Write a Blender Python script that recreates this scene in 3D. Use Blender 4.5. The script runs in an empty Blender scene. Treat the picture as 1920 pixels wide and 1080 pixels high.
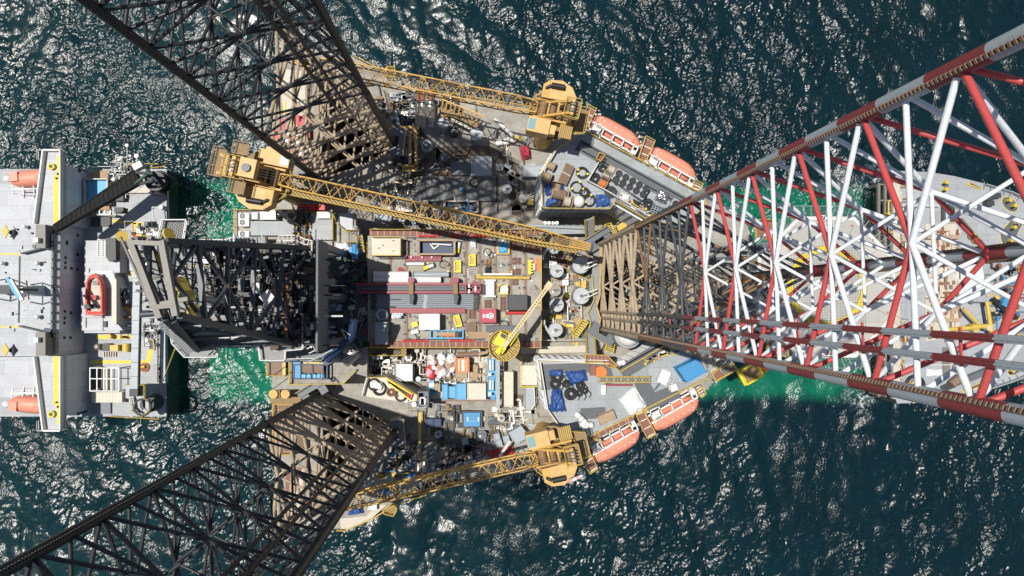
import bpy, math, random
import numpy as np
from mathutils import Vector, Matrix, Quaternion
random.seed(7)
SC = bpy.context.scene
COL = SC.collection
PI = math.pi
# ------------------------------------------------------------------ camera: a drone looking straight down, 150 m up
FPX, CAMZ, VX, VY = 1280.0, 150.0, 902.0, 569.0
cam_d = bpy.data.cameras.new('drone_camera'); cam = bpy.data.objects.new('drone_camera', cam_d); COL.objects.link(cam)
cam_d.sensor_fit = 'HORIZONTAL'; cam_d.sensor_width = 36; cam_d.lens = 36*FPX/1920
cam_d.clip_start = 0.5; cam_d.clip_end = 20000
CQ = Vector((VX-960, 540-VY, -FPX)).normalized().rotation_difference(Vector((0, 0, -1)))
cam.rotation_mode = 'QUATERNION'; cam.rotation_quaternion = CQ; cam.location = (0, 0, CAMZ)
SC.camera = cam
CM = CQ.to_matrix()
def P(px, py, z):
    d = CM @ Vector((px-960, 540-py, -FPX))
    t = (z-CAMZ)/d.z
    return Vector((d.x*t, d.y*t, z))
def Z(x0, y0, s):
    return lambda x, y: (x0+x/s, y0+y/s)
def mpx(z): return (CAMZ-z)/FPX          # metres per photo pixel at height z
qA=Z(0,240,3.6); qB=Z(0,540,3.6); qC=Z(220,380,3.375); qD=Z(380,240,4.32); qE=Z(640,400,3.6); qF=Z(960,160,3.858)
qG=Z(480,60,3.375); qH=Z(680,100,3.376); qI=Z(640,620,3.8575); qJ=Z(980,640,3.6); qK=Z(960,420,4.1526); qL=Z(480,700,3.375)
qM=Z(1280,300,3); qN=Z(1280,540,3); qO=Z(1620,300,6.353); qP=Z(1620,560,5.143); qQ=Z(0,420,4.155); qR=Z(160,290,6.355)
qS=Z(200,440,4.5); qT=Z(500,600,6); qU=Z(1100,560,6.4); qV=Z(640,420,7.715); qW=Z(820,420,4.91); qX=Z(760,640,7.385)
# ------------------------------------------------------------------ materials
MATS = {}
def nd(nt, t, **kw):
    n = nt.nodes.new(t)
    for k, v in kw.items(): setattr(n, k, v)
    return n
def paint(name, col, rough=.55, dirt=.35, rust=0., scale=.6, metal=0., bump=.0, seams=0., stain=(.13,.10,.07), rustcol=(.2,.07,.025)):
    m = bpy.data.materials.new(name); m.use_nodes = True
    nt = m.node_tree; bs = nt.nodes['Principled BSDF']; L = nt.links.new
    geo = nd(nt, 'ShaderNodeNewGeometry')
    n1 = nd(nt, 'ShaderNodeTexNoise'); n1.inputs['Scale'].default_value = scale; n1.inputs['Detail'].default_value = 9; n1.inputs['Roughness'].default_value = .68
    L(geo.outputs['Position'], n1.inputs['Vector'])
    r1 = nd(nt, 'ShaderNodeMapRange'); r1.inputs[1].default_value = .42; r1.inputs[2].default_value = .72; r1.inputs[3].default_value = 0; r1.inputs[4].default_value = dirt
    L(n1.outputs['Fac'], r1.inputs[0])
    mx = nd(nt, 'ShaderNodeMix', data_type='RGBA'); L(r1.outputs[0], mx.inputs[0])
    mx.inputs[6].default_value = (*col, 1)
    mx.inputs[7].default_value = (*[.35*c+.65*s*(.5+.5*max(col)/.4) for c, s in zip(col, stain)], 1)
    out = mx.outputs[2]
    n3 = nd(nt, 'ShaderNodeTexNoise'); n3.inputs['Scale'].default_value = scale*9; n3.inputs['Detail'].default_value = 4
    L(geo.outputs['Position'], n3.inputs['Vector'])
    r3 = nd(nt, 'ShaderNodeMapRange'); r3.inputs[1].default_value = .3; r3.inputs[2].default_value = .7; r3.inputs[3].default_value = .9; r3.inputs[4].default_value = 1.08
    L(n3.outputs['Fac'], r3.inputs[0])
    mv = nd(nt, 'ShaderNodeVectorMath', operation='SCALE'); L(out, mv.inputs[0]); L(r3.outputs[0], mv.inputs['Scale']); out = mv.outputs[0]
    if rust > 0:
        n2 = nd(nt, 'ShaderNodeTexNoise'); n2.inputs['Scale'].default_value = scale*2.3; n2.inputs['Detail'].default_value = 8; n2.inputs['Roughness'].default_value = .75
        L(geo.outputs['Position'], n2.inputs['Vector'])
        r2 = nd(nt, 'ShaderNodeMapRange'); r2.inputs[1].default_value = .74-.34*rust; r2.inputs[2].default_value = .80-.24*rust
        L(n2.outputs['Fac'], r2.inputs[0])
        m2 = nd(nt, 'ShaderNodeMix', data_type='RGBA'); L(r2.outputs[0], m2.inputs[0]); L(out, m2.inputs[6]); m2.inputs[7].default_value = (*rustcol, 1)
        out = m2.outputs[2]
    if seams:
        br = nd(nt, 'ShaderNodeTexBrick'); br.offset = .37; br.inputs['Scale'].default_value = 1.; br.inputs['Brick Width'].default_value = seams*2.6; br.inputs['Row Height'].default_value = seams
        br.inputs['Mortar Size'].default_value = .028; br.inputs['Mortar Smooth'].default_value = .3; br.inputs['Color1'].default_value = (1,1,1,1); br.inputs['Color2'].default_value = (.86,.87,.87,1); br.inputs['Mortar'].default_value = (.58,.55,.5,1)
        L(geo.outputs['Position'], br.inputs['Vector'])
        mm = nd(nt, 'ShaderNodeVectorMath', operation='MULTIPLY'); L(out, mm.inputs[0]); L(br.outputs['Color'], mm.inputs[1]); out = mm.outputs[0]
    L(out, bs.inputs['Base Color'])
    bs.inputs['Roughness'].default_value = rough; bs.inputs['Metallic'].default_value = metal
    if bump:
        bp = nd(nt, 'ShaderNodeBump'); bp.inputs['Strength'].default_value = bump; bp.inputs['Distance'].default_value = .1
        L(n3.outputs['Fac'], bp.inputs['Height']); L(bp.outputs[0], bs.inputs['Normal'])
    MATS[name] = m; return m
def grate(name, col, col2, pitch=.4):
    """bar grating: two sets of fine bars over a darker gap"""
    m = paint(name, col, .7, .4)
    nt = m.node_tree; L = nt.links.new; bs = nt.nodes['Principled BSDF']
    src = bs.inputs['Base Color'].links[0].from_socket
    geo = nd(nt, 'ShaderNodeNewGeometry')
    wv = nd(nt, 'ShaderNodeTexWave', wave_type='BANDS', bands_direction='DIAGONAL'); wv.inputs['Scale'].default_value = .5/pitch; wv.inputs['Distortion'].default_value = .2
    L(geo.outputs['Position'], wv.inputs['Vector'])
    r = nd(nt, 'ShaderNodeMapRange'); r.inputs[1].default_value = .35; r.inputs[2].default_value = .6; L(wv.outputs['Fac'], r.inputs[0])
    mx = nd(nt, 'ShaderNodeMix', data_type='RGBA'); L(r.outputs[0], mx.inputs[0]); L(src, mx.inputs[6]); mx.inputs[7].default_value = (*col2, 1)
    L(mx.outputs[2], bs.inputs['Base Color'])
for a in [
 ('deck_grey', (.38,.36,.315), .65, .95, .32, .5), ('deck_dark', (.17,.18,.18), .65, .5, .1, .4), ('roof_grey', (.36,.39,.41), .55, .4, .04, .4),
 ('ship_grey', (.47,.49,.52), .5, .3, .03, .3), ('ship_deck', (.40,.42,.44), .55, .35, .06, .3), ('pad_grey', (.11,.12,.13), .6, .3),
 ('white', (.78,.78,.75), .45, .22, .05, .8), ('white_leg', (.74,.77,.79), .4, .28, .07, 1.3), ('red_leg', (.56,.075,.075), .45, .4, .10, 1.4),
 ('band_red', (.25,.045,.05), .5, .3, .06, .8), ('band_grey', (.38,.43,.46), .45, .22, .05, .8),
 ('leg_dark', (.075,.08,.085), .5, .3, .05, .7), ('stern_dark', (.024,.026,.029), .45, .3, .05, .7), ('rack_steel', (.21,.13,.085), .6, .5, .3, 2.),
 ('rust_brown', (.24,.13,.06), .7, .5, .3, .8), ('rust', (.26,.11,.06), .8, .6, .5, .9),
 ('yellow', (.64,.45,.08), .5, .3, .08, .8), ('crane_yellow', (.66,.39,.09), .55, .7, .22, .9), ('cabin_yellow', (.70,.44,.155), .55, .6, .14, .9),
 ('bright_yellow', (.82,.68,.03), .5, .25, .04, .8), ('crane_brown', (.28,.17,.075), .65, .6, .2, .8), ('pale_boom', (.66,.55,.32), .55, .4, .05, .8),
 ('orange_boat', (.78,.29,.19), .4, .15, 0, .7), ('orange', (.75,.20,.03), .5, .25, .02, .8), ('boat_in', (.55,.13,.10), .5, .25, 0, .8), ('red_boat', (.62,.07,.05), .4, .2, 0, .8),
 ('wood', (.46,.33,.21), .8, .5, 0, 1.2), ('brown_wood', (.26,.17,.12), .8, .5, 0, 1.2), ('blue', (.05,.28,.55), .5, .3, .03, .8), ('light_blue', (.10,.40,.66), .5, .25, .02, .7),
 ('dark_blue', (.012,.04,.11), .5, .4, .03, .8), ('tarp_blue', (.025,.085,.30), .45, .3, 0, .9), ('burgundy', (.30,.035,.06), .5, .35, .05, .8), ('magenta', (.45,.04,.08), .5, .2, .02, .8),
 ('red', (.55,.03,.03), .5, .25, .02, .8), ('black', (.018,.018,.02), .5, .2), ('rubber', (.022,.022,.024), .6, .2), ('charcoal', (.05,.055,.06), .55, .3, .04),
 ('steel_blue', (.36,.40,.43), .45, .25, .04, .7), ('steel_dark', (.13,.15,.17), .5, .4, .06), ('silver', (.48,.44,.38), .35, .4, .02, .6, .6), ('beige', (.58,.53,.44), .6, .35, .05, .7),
 ('cream', (.66,.61,.5), .6, .3, .03, .8), ('helideck', (.50,.485,.44), .65, .25, 0, .5), ('heli_yellow', (.74,.57,.05), .6, .2, 0, .8), ('derrick', (.060,.070,.085), .45, .35, .03, .6),
 ('crown', (.20,.19,.165), .5, .35, .05, .6), ('walk_grey', (.27,.28,.28), .6, .4, .05, .8), ('hull_side', (.05,.06,.07), .5, .3, .1, .3), ('glass', (.03,.045,.05), .12, .1), ('cab_glass', (.25,.40,.42), .15, .1),
 ('pink', (.75,.42,.45), .6, .2), ('green_dark', (.03,.10,.05), .6, .4, .05), ('tan_grate', (.30,.205,.10), .75, .5, .2, .9), ('wall_white', (.66,.68,.68), .5, .3, .05, .6), ('wall_grey', (.2,.215,.23), .6, .4, .05, .6),
 ('foil', (.5,.5,.52), .25, .3, 0, 1.5, .8)]:
    paint(*a, seams={'deck_grey':2.3,'roof_grey':2.6,'ship_grey':2.8,'ship_deck':2.5,'helideck':3.1,'deck_dark':2.2}.get(a[0],0))
paint('growth', (.50,.395,.275), .95, .75, .22, 1.1, bump=.9, stain=(.10,.08,.06), rustcol=(.13,.10,.075))
paint('walk_brown', (.26,.11,.075), .7, .5, .1, 1.)
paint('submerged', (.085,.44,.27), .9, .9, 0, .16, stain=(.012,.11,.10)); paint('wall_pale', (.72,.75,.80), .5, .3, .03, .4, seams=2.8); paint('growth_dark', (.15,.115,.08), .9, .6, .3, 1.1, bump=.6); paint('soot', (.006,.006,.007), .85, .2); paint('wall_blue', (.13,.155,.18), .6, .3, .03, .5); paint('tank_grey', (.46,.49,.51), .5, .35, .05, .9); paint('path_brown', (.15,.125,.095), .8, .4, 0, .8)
paint('tarp_white', (.80,.80,.80), .5, .1, 0, 1.5, bump=.3)
paint('plank', (.28,.20,.15), .85, .6, .1, 1.5)
grate('grating', (.30,.29,.26), (.07,.07,.07)); grate('brown_grating', (.30,.19,.10), (.07,.045,.03)); grate('yellow_grating', (.52,.36,.10), (.12,.08,.03))
# ------------------------------------------------------------------ mesh builder
class MB:
    def __init__(s, m='white'): s.v=[]; s.f=[]; s.mi=[]; s.sm=[]; s.mats=[]; s.use(m)
    def use(s, m):
        if m not in s.mats: s.mats.append(m)
        s.c = s.mats.index(m); return s
    def add(s, vs, fs, smooth=False):
        b = len(s.v); s.v += [tuple(v) for v in vs]
        for f in fs: s.f.append(tuple(b+i for i in f)); s.mi.append(s.c); s.sm.append(smooth)
        return s
    def box(s, c, d, rz=0):
        x,y,z = d[0]/2,d[1]/2,d[2]/2; ca,sa = math.cos(rz),math.sin(rz)
        vs=[(c[0]+i*x*ca-j*y*sa, c[1]+i*x*sa+j*y*ca, c[2]+k*z) for k in(-1,1) for i,j in((-1,-1),(1,-1),(1,1),(-1,1))]
        return s.add(vs,[(3,2,1,0),(4,5,6,7),(0,1,5,4),(1,2,6,5),(2,3,7,6),(3,0,4,7)])
    def prism(s, poly, z0, z1, top=None):
        n=len(poly); poly=[(p[0],p[1]) for p in poly]; top=[(p[0],p[1]) for p in (top or poly)]
        ar=sum(poly[i][0]*poly[(i+1)%n][1]-poly[(i+1)%n][0]*poly[i][1] for i in range(n))
        if ar<0: poly=poly[::-1]; top=top[::-1]
        vs=[(*p,z0) for p in poly]+[(*p,z1) for p in top]
        fs=[tuple(range(n-1,-1,-1)),tuple(range(n,2*n))]+[(i,(i+1)%n,n+(i+1)%n,n+i) for i in range(n)]
        return s.add(vs,fs)
    def pp(s, pts, z0, z1): return s.prism([P(x,y,z1) for x,y in pts], z0, z1)
    def beam(s, p, q, w, h=None, up=(0,0,1)):
        p,q=Vector(p),Vector(q); h=h or w; d=(q-p).normalized(); u=Vector(up)
        if abs(d.dot(u))>.98: u=Vector((1,0,0))
        a=d.cross(u).normalized()*(w/2); b=a.cross(d).normalized()*(h/2)
        vs=[e+i*a+j*b for e in(p,q) for i,j in((-1,-1),(1,-1),(1,1),(-1,1))]
        return s.add(vs,[(0,1,2,3),(7,6,5,4),(4,5,1,0),(5,6,2,1),(6,7,3,2),(7,4,0,3)])
    def tube(s, p, q, r, n=8, r2=None, caps=True):
        p,q=Vector(p),Vector(q); r2=r if r2 is None else r2; d=(q-p).normalized()
        a=d.orthogonal().normalized(); b=d.cross(a)
        A=[p+r*(math.cos(t)*a+math.sin(t)*b) for t in [2*PI*i/n for i in range(n)]]
        B=[q+r2*(math.cos(t)*a+math.sin(t)*b) for t in [2*PI*i/n for i in range(n)]]
        s.add(A+B,[(i,(i+1)%n,n+(i+1)%n,n+i) for i in range(n)],True)
        if caps: s.add(A,[tuple(range(n-1,-1,-1))]); s.add(B,[tuple(range(n))])
        return s
    def cyl(s, c, r, z0, z1, n=24, r2=None): return s.tube((c[0],c[1],z0),(c[0],c[1],z1),r,n,r2)
    def path(s, pts, r, n=6):
        pts=[Vector(p) for p in pts]
        for a,b in zip(pts,pts[1:]):
            if (b-a).length>1e-4: s.tube(a,b,r,n)
        return s
    def torus(s, c, R, r, n=28, k=8, tilt=(0,0,1), ry=None):
        q=Vector((0,0,1)).rotation_difference(Vector(tilt)); c=Vector(c); ry=ry or R; vs=[]
        for i in range(n):
            t=2*PI*i/n
            for j in range(k):
                u=2*PI*j/k
                vs.append(c+q@Vector(((R+r*math.cos(u))*math.cos(t),(ry+r*math.cos(u))*math.sin(t),r*math.sin(u))))
        return s.add(vs,[(i*k+j,((i+1)%n)*k+j,((i+1)%n)*k+(j+1)%k,i*k+(j+1)%k) for i in range(n) for j in range(k)],True)
    def ball(s, c, rx, ry=None, rz=None, n=16, k=9, rzt=0, half=False, jit=0):
        ry=ry or rx; rz=rz or rx; vs=[]; ca,sa=math.cos(rzt),math.sin(rzt); lo=0 if half else -PI/2
        for i in range(k+1):
            f=lo+(PI/2-lo)*i/k
            for j in range(n):
                t=2*PI*j/n; g=1+random.uniform(-jit,jit) if jit else 1
                x,y=rx*g*math.cos(f)*math.cos(t),ry*g*math.cos(f)*math.sin(t)
                vs.append((c[0]+x*ca-y*sa,c[1]+x*sa+y*ca,c[2]+rz*g*math.sin(f)))
        return s.add(vs,[(i*n+j,i*n+(j+1)%n,(i+1)*n+(j+1)%n,(i+1)*n+j) for i in range(k) for j in range(n)],True)
    def rail(s, pts, z, h=1.1, r=.045, step=1.6, closed=False):
        pts=[Vector((p[0],p[1],z)) for p in pts]
        if closed: pts=pts+[pts[0]]
        for a,b in zip(pts,pts[1:]):
            L=(b-a).length; k=max(1,round(L/step))
            for zz in (h,h*.55): s.tube(a+Vector((0,0,zz)),b+Vector((0,0,zz)),r,5,caps=False)
            for i in range(k+1):
                c=a.lerp(b,i/k); s.tube(c,c+Vector((0,0,h)),r,5,caps=False)
        return s
    def prail(s, pts, z, **kw): return s.rail([P(x,y,z+1) for x,y in pts], z, **kw)
    def split(s, gap=.35):
        n=len(s.v); pa=list(range(n))
        def fd(i):
            while pa[i]!=i: pa[i]=pa[pa[i]]; i=pa[i]
            return i
        for f in s.f:
            for i in f[1:]: pa[fd(i)]=fd(f[0])
        bx={}
        for i,v in enumerate(s.v):
            r=fd(i); b=bx.setdefault(r,[list(v),list(v),{r}])
            for k in range(3): b[0][k]=min(b[0][k],v[k]); b[1][k]=max(b[1][k],v[k])
        L=list(bx.values()); ch=True
        while ch:
            ch=False; out=[]
            for b in L:
                for o in out:
                    if all(b[0][k]-gap<o[1][k] and o[0][k]-gap<b[1][k] for k in range(3)):
                        for k in range(3): o[0][k]=min(o[0][k],b[0][k]); o[1][k]=max(o[1][k],b[1][k])
                        o[2]|=b[2]; ch=True; break
                else: out.append(b)
            L=out
        res=[]
        for b in L:
            m=MB(s.mats[0]); m.mats=list(s.mats); mp={}
            for f,mi,sm in zip(s.f,s.mi,s.sm):
                if fd(f[0]) in b[2]:
                    g=[]
                    for i in f:
                        if i not in mp: mp[i]=len(m.v); m.v.append(s.v[i])
                        g.append(mp[i])
                    m.f.append(tuple(g)); m.mi.append(mi); m.sm.append(sm)
            if m.f: res.append(m)
        return res
    def build(s, name, parent=None, label=None, cat=None, group=None, kind=None, at=None):
        if name in SPLIT and parent is not None:
            r=None
            for m in s.split(): r=m._build(name,parent,label,cat,group,kind,at)
            return r
        return s._build(name,parent,label,cat,group,kind,at)
    def _build(s, name, parent=None, label=None, cat=None, group=None, kind=None, at=None):
        me=bpy.data.meshes.new(name)
        if parent is not None: o0=WL[parent.name]
        elif at is not None: o0=Vector(at)
        else:
            xs=[v[0] for v in s.v]; ys=[v[1] for v in s.v]; zs=[v[2] for v in s.v]
            o0=Vector(((min(xs)+max(xs))/2,(min(ys)+max(ys))/2,min(zs)))
        me.from_pydata([(v[0]-o0.x,v[1]-o0.y,v[2]-o0.z) for v in s.v],[],s.f)
        for m in s.mats: me.materials.append(MATS[m])
        me.polygons.foreach_set('material_index',s.mi); me.polygons.foreach_set('use_smooth',s.sm); me.update()
        o=bpy.data.objects.new(name,me); COL.objects.link(o)
        if parent is not None: o.parent=parent
        else: o.location=o0
        WL[o.name]=o0; tag(o,label,cat,group,kind)
        return o
WL = {}
SPLIT = {'window','pedestal','walkway_paint','bumper_rail','dividers','flanges','boat_deck','deck_house','dark_block','boom_sheaves','deck_lines','yellow_line','handrail','white_rails','end_cap','end_plates','kicker_arm','yellow_hatch','mooring_bitts','roof_screens','wing_bulwark','deck_rails','rail_pipes','shell','lower_beams','white_cabinets','raised_houses','roof_hatches','windows','small_domes','crown_sheaves','crown_outrigger','standpipe','step_grid','anchor_winch','white_ladders','marking_panels','yellow_beams','yellow_sheaves','recess_machinery','side_deck','stern_deck','recess','flood_lamp_arm','upper_step'}
def tag(o, label=None, cat=None, group=None, kind=None):
    for k,v in (('label',label),('category',cat),('group',group),('kind',kind)):
        if v: o[k]=v
def thing(name, label, cat, loc, group=None):
    o=bpy.data.objects.new(name,None); COL.objects.link(o); o.location=loc; o.empty_display_size=.5
    WL[o.name]=Vector(loc); tag(o,label,cat,group); return o
def dup(root, loc, rz=0, label=None):
    r=root.copy(); COL.objects.link(r); r.location=loc; r.rotation_euler=(0,0,rz)
    if label: r['label']=label
    for ch in list(root.children):
        c=ch.copy(); COL.objects.link(c); c.parent=r
        for g in list(ch.children):
            d=g.copy(); COL.objects.link(d); d.parent=c
    return r
def cen(pts, z): 
    w=[P(x,y,z) for x,y in pts]; return sum(w,Vector())/len(w)
def rect(x0,y0,x1,y1): return [(x0,y0),(x1,y0),(x1,y1),(x0,y1)]
def q4(q, x0,y0,x1,y1): return [q(x0,y0),q(x1,y0),q(x1,y1),q(x0,y1)]
def shrink(w, f):
    c=sum((Vector(p[:2]) for p in w),Vector((0,0)))/len(w); return [c+(Vector(p[:2])-c)*f for p in w]
def text_mesh(body, name, parent, mat, loc, size, rz):
    cu=bpy.data.curves.new(name,'FONT'); cu.body=body; cu.size=size; cu.align_x='CENTER'; cu.align_y='CENTER'; cu.extrude=.004
    o=bpy.data.objects.new(name+'_curve',cu); COL.objects.link(o)
    me=bpy.data.meshes.new_from_object(o.evaluated_get(bpy.context.evaluated_depsgraph_get())); bpy.data.objects.remove(o)
    me.materials.clear(); me.materials.append(MATS[mat]); me.name=name
    t=bpy.data.objects.new(name,me); COL.objects.link(t); t.parent=parent
    t.location=Vector(loc)-WL[parent.name]; t.rotation_euler=(0,0,rz); WL[t.name]=Vector(loc); return t
# ------------------------------------------------------------------ daylight
SUN_EL, SUN_SLOPE = math.radians(72), math.radians(-18)     # light travels towards +x and a little towards -y
ld = Vector((math.cos(SUN_EL)*math.cos(SUN_SLOPE), math.cos(SUN_EL)*math.sin(SUN_SLOPE), -math.sin(SUN_EL)))
sl = bpy.data.lights.new('sun','SUN'); sl.energy=4.6; sl.angle=math.radians(.53); sl.color=(1,.955,.88)
so = bpy.data.objects.new('sun',sl); COL.objects.link(so); so.rotation_mode='QUATERNION'; so.rotation_quaternion=Vector((0,0,-1)).rotation_difference(ld)
so.location=(-200,60,300)
W = bpy.data.worlds.new('World'); SC.world=W; W.use_nodes=True
wn=W.node_tree; bg=wn.nodes['Background']; sky=wn.nodes.new('ShaderNodeTexSky'); sky.sky_type='NISHITA'; sky.sun_disc=False
sky.sun_elevation=SUN_EL; sky.sun_rotation=math.atan2(-ld.x,-ld.y)
wn.links.new(sky.outputs[0],bg.inputs[0]); bg.inputs[1].default_value=.07
SC.view_settings.view_transform='Standard'; SC.view_settings.look='None'; SC.view_settings.exposure=0; SC.view_settings.gamma=1
try:
    SC.cycles.use_denoising=True; SC.cycles.max_bounces=6; SC.cycles.transparent_max_bounces=8; SC.cycles.sample_clamp_direct=40; SC.cycles.sample_clamp_indirect=3
except Exception: pass
# ------------------------------------------------------------------ the sea: a wind-wave spectrum on a real mesh, and a flat skirt to the horizon
def sea():
    N, LT = 1280, 272.0
    rng=np.random.default_rng(3)
    k=2*np.pi*np.fft.fftfreq(N,LT/N); KX,KY=np.meshgrid(k,k,indexing='ij'); K=np.hypot(KX,KY); K[0,0]=1
    wd=np.array([math.cos(math.radians(-52)),math.sin(math.radians(-52))])
    c=(KX*wd[0]+KY*wd[1])/K
    def field(S, rms):
        S[0,0]=0
        h=(rng.normal(size=(N,N))+1j*rng.normal(size=(N,N)))*np.sqrt(S); return h*(rms/np.fft.ifft2(h).real.std())
    def spec(Lw,p,sp,iso): return np.exp(-1/(K*Lw)**2)/K**p*(iso+np.abs(c)**sp)*np.exp(-(K*.10)**2)
    cs=(KX*math.cos(math.radians(24))+KY*math.sin(math.radians(24)))/K
    swell=field(np.exp(-1/(K*1.9)**2)/K**4.6*(.10+np.abs(cs)**3)*np.exp(-(K*.25)**2),.235)
    mid=field(spec(.80,4.1,1.6,.35),.085)
    # cat's-paws: the short waves come and go in streaks tens of metres long
    al=(KX*-math.sin(math.radians(-62))+KY*math.cos(math.radians(-62))); ac=(KX*math.cos(math.radians(-62))+KY*math.sin(math.radians(-62)))
    pt=np.fft.ifft2(field(np.exp(-(ac*5)**2-(al*2.6)**2),1)).real; pt2=np.fft.ifft2(field(np.exp(-(ac*16)**2-(al*11)**2),1)).real
    patch=np.clip(.74+.66*pt+.62*pt2,.05,2.1)
    gx=np.linspace(-LT/2,LT/2,N,endpoint=False)
    for (wx,wy,wr,wa) in ((-56,24,12,1.0),(-54,16,8,.6),(-52,-24,12,.7),(60,30,9,.5)): patch+=wa*np.exp(-((gx[:,None]-wx)**2+(gx[None,:]-wy)**2)/wr**2)
    fine=field(spec(.14,3.3,1.0,.6),.033)
    hf=np.fft.ifft2(fine).real*patch
    h=swell+mid; mm=np.clip(.8+.3*pt2+.25*pt,.25,1.5)
    Hh=np.fft.ifft2(swell).real+np.fft.ifft2(mid).real*mm+hf
    dx=np.fft.ifft2(-1j*KX/K*h).real*.9; dy=np.fft.ifft2(-1j*KY/K*h).real*.9
    if 0: print('slopes',[float(np.sqrt((np.gradient(q,LT/N)[0]**2+np.gradient(q,LT/N)[1]**2).mean())) for q in (np.fft.ifft2(swell).real,np.fft.ifft2(mid).real,hf,Hh)])
    g=np.linspace(-LT/2,LT/2,N,endpoint=False); X,Y=np.meshgrid(g,g,indexing='ij')
    co=np.stack([X+dx,Y+dy,Hh],-1).reshape(-1,3)
    me=bpy.data.meshes.new('sea'); me.vertices.add(N*N); me.vertices.foreach_set('co',co.ravel().astype(np.float32))
    i=np.arange(N*N).reshape(N,N); f=np.stack([i[:-1,:-1],i[1:,:-1],i[1:,1:],i[:-1,1:]],-1).reshape(-1,4)
    nf=len(f); me.loops.add(nf*4); me.polygons.add(nf)
    me.loops.foreach_set('vertex_index',f.ravel().astype(np.int32)); me.polygons.foreach_set('loop_start',np.arange(0,nf*4,4,dtype=np.int32))
    try: me.polygons.foreach_set('loop_total',np.full(nf,4,dtype=np.int32))
    except Exception: pass
    me.polygons.foreach_set('use_smooth',np.ones(nf,dtype=bool)); me.update(calc_edges=True)
    o=bpy.data.objects.new('sea_water',me); COL.objects.link(o); o['kind']='structure'; me.materials.append(water_mat())
    R,r=9000,LT/2-3
    b=MB('white'); 
    b.add([(-R,-R,-.35),(R,-R,-.35),(R,R,-.35),(-R,R,-.35),(-r,-r,-.35),(r,-r,-.35),(r,r,-.35),(-r,r,-.35)],[(0,1,5,4),(1,2,6,5),(2,3,7,6),(3,0,4,7)])
    o2=b.build('open_sea',kind='structure'); o2.data.materials.clear(); o2.data.materials.append(MATS['water'])
    b=MB('white'); b.add([(-R,-R,-12),(R,-R,-12),(R,R,-12),(-R,R,-12)],[(0,1,2,3)])
    paint('sea_floor',(.002,.014,.025),.9,.3,0,.02); o3=b.build('sea_floor',kind='structure'); o3.data.materials.clear(); o3.data.materials.append(MATS['sea_floor'])
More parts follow.
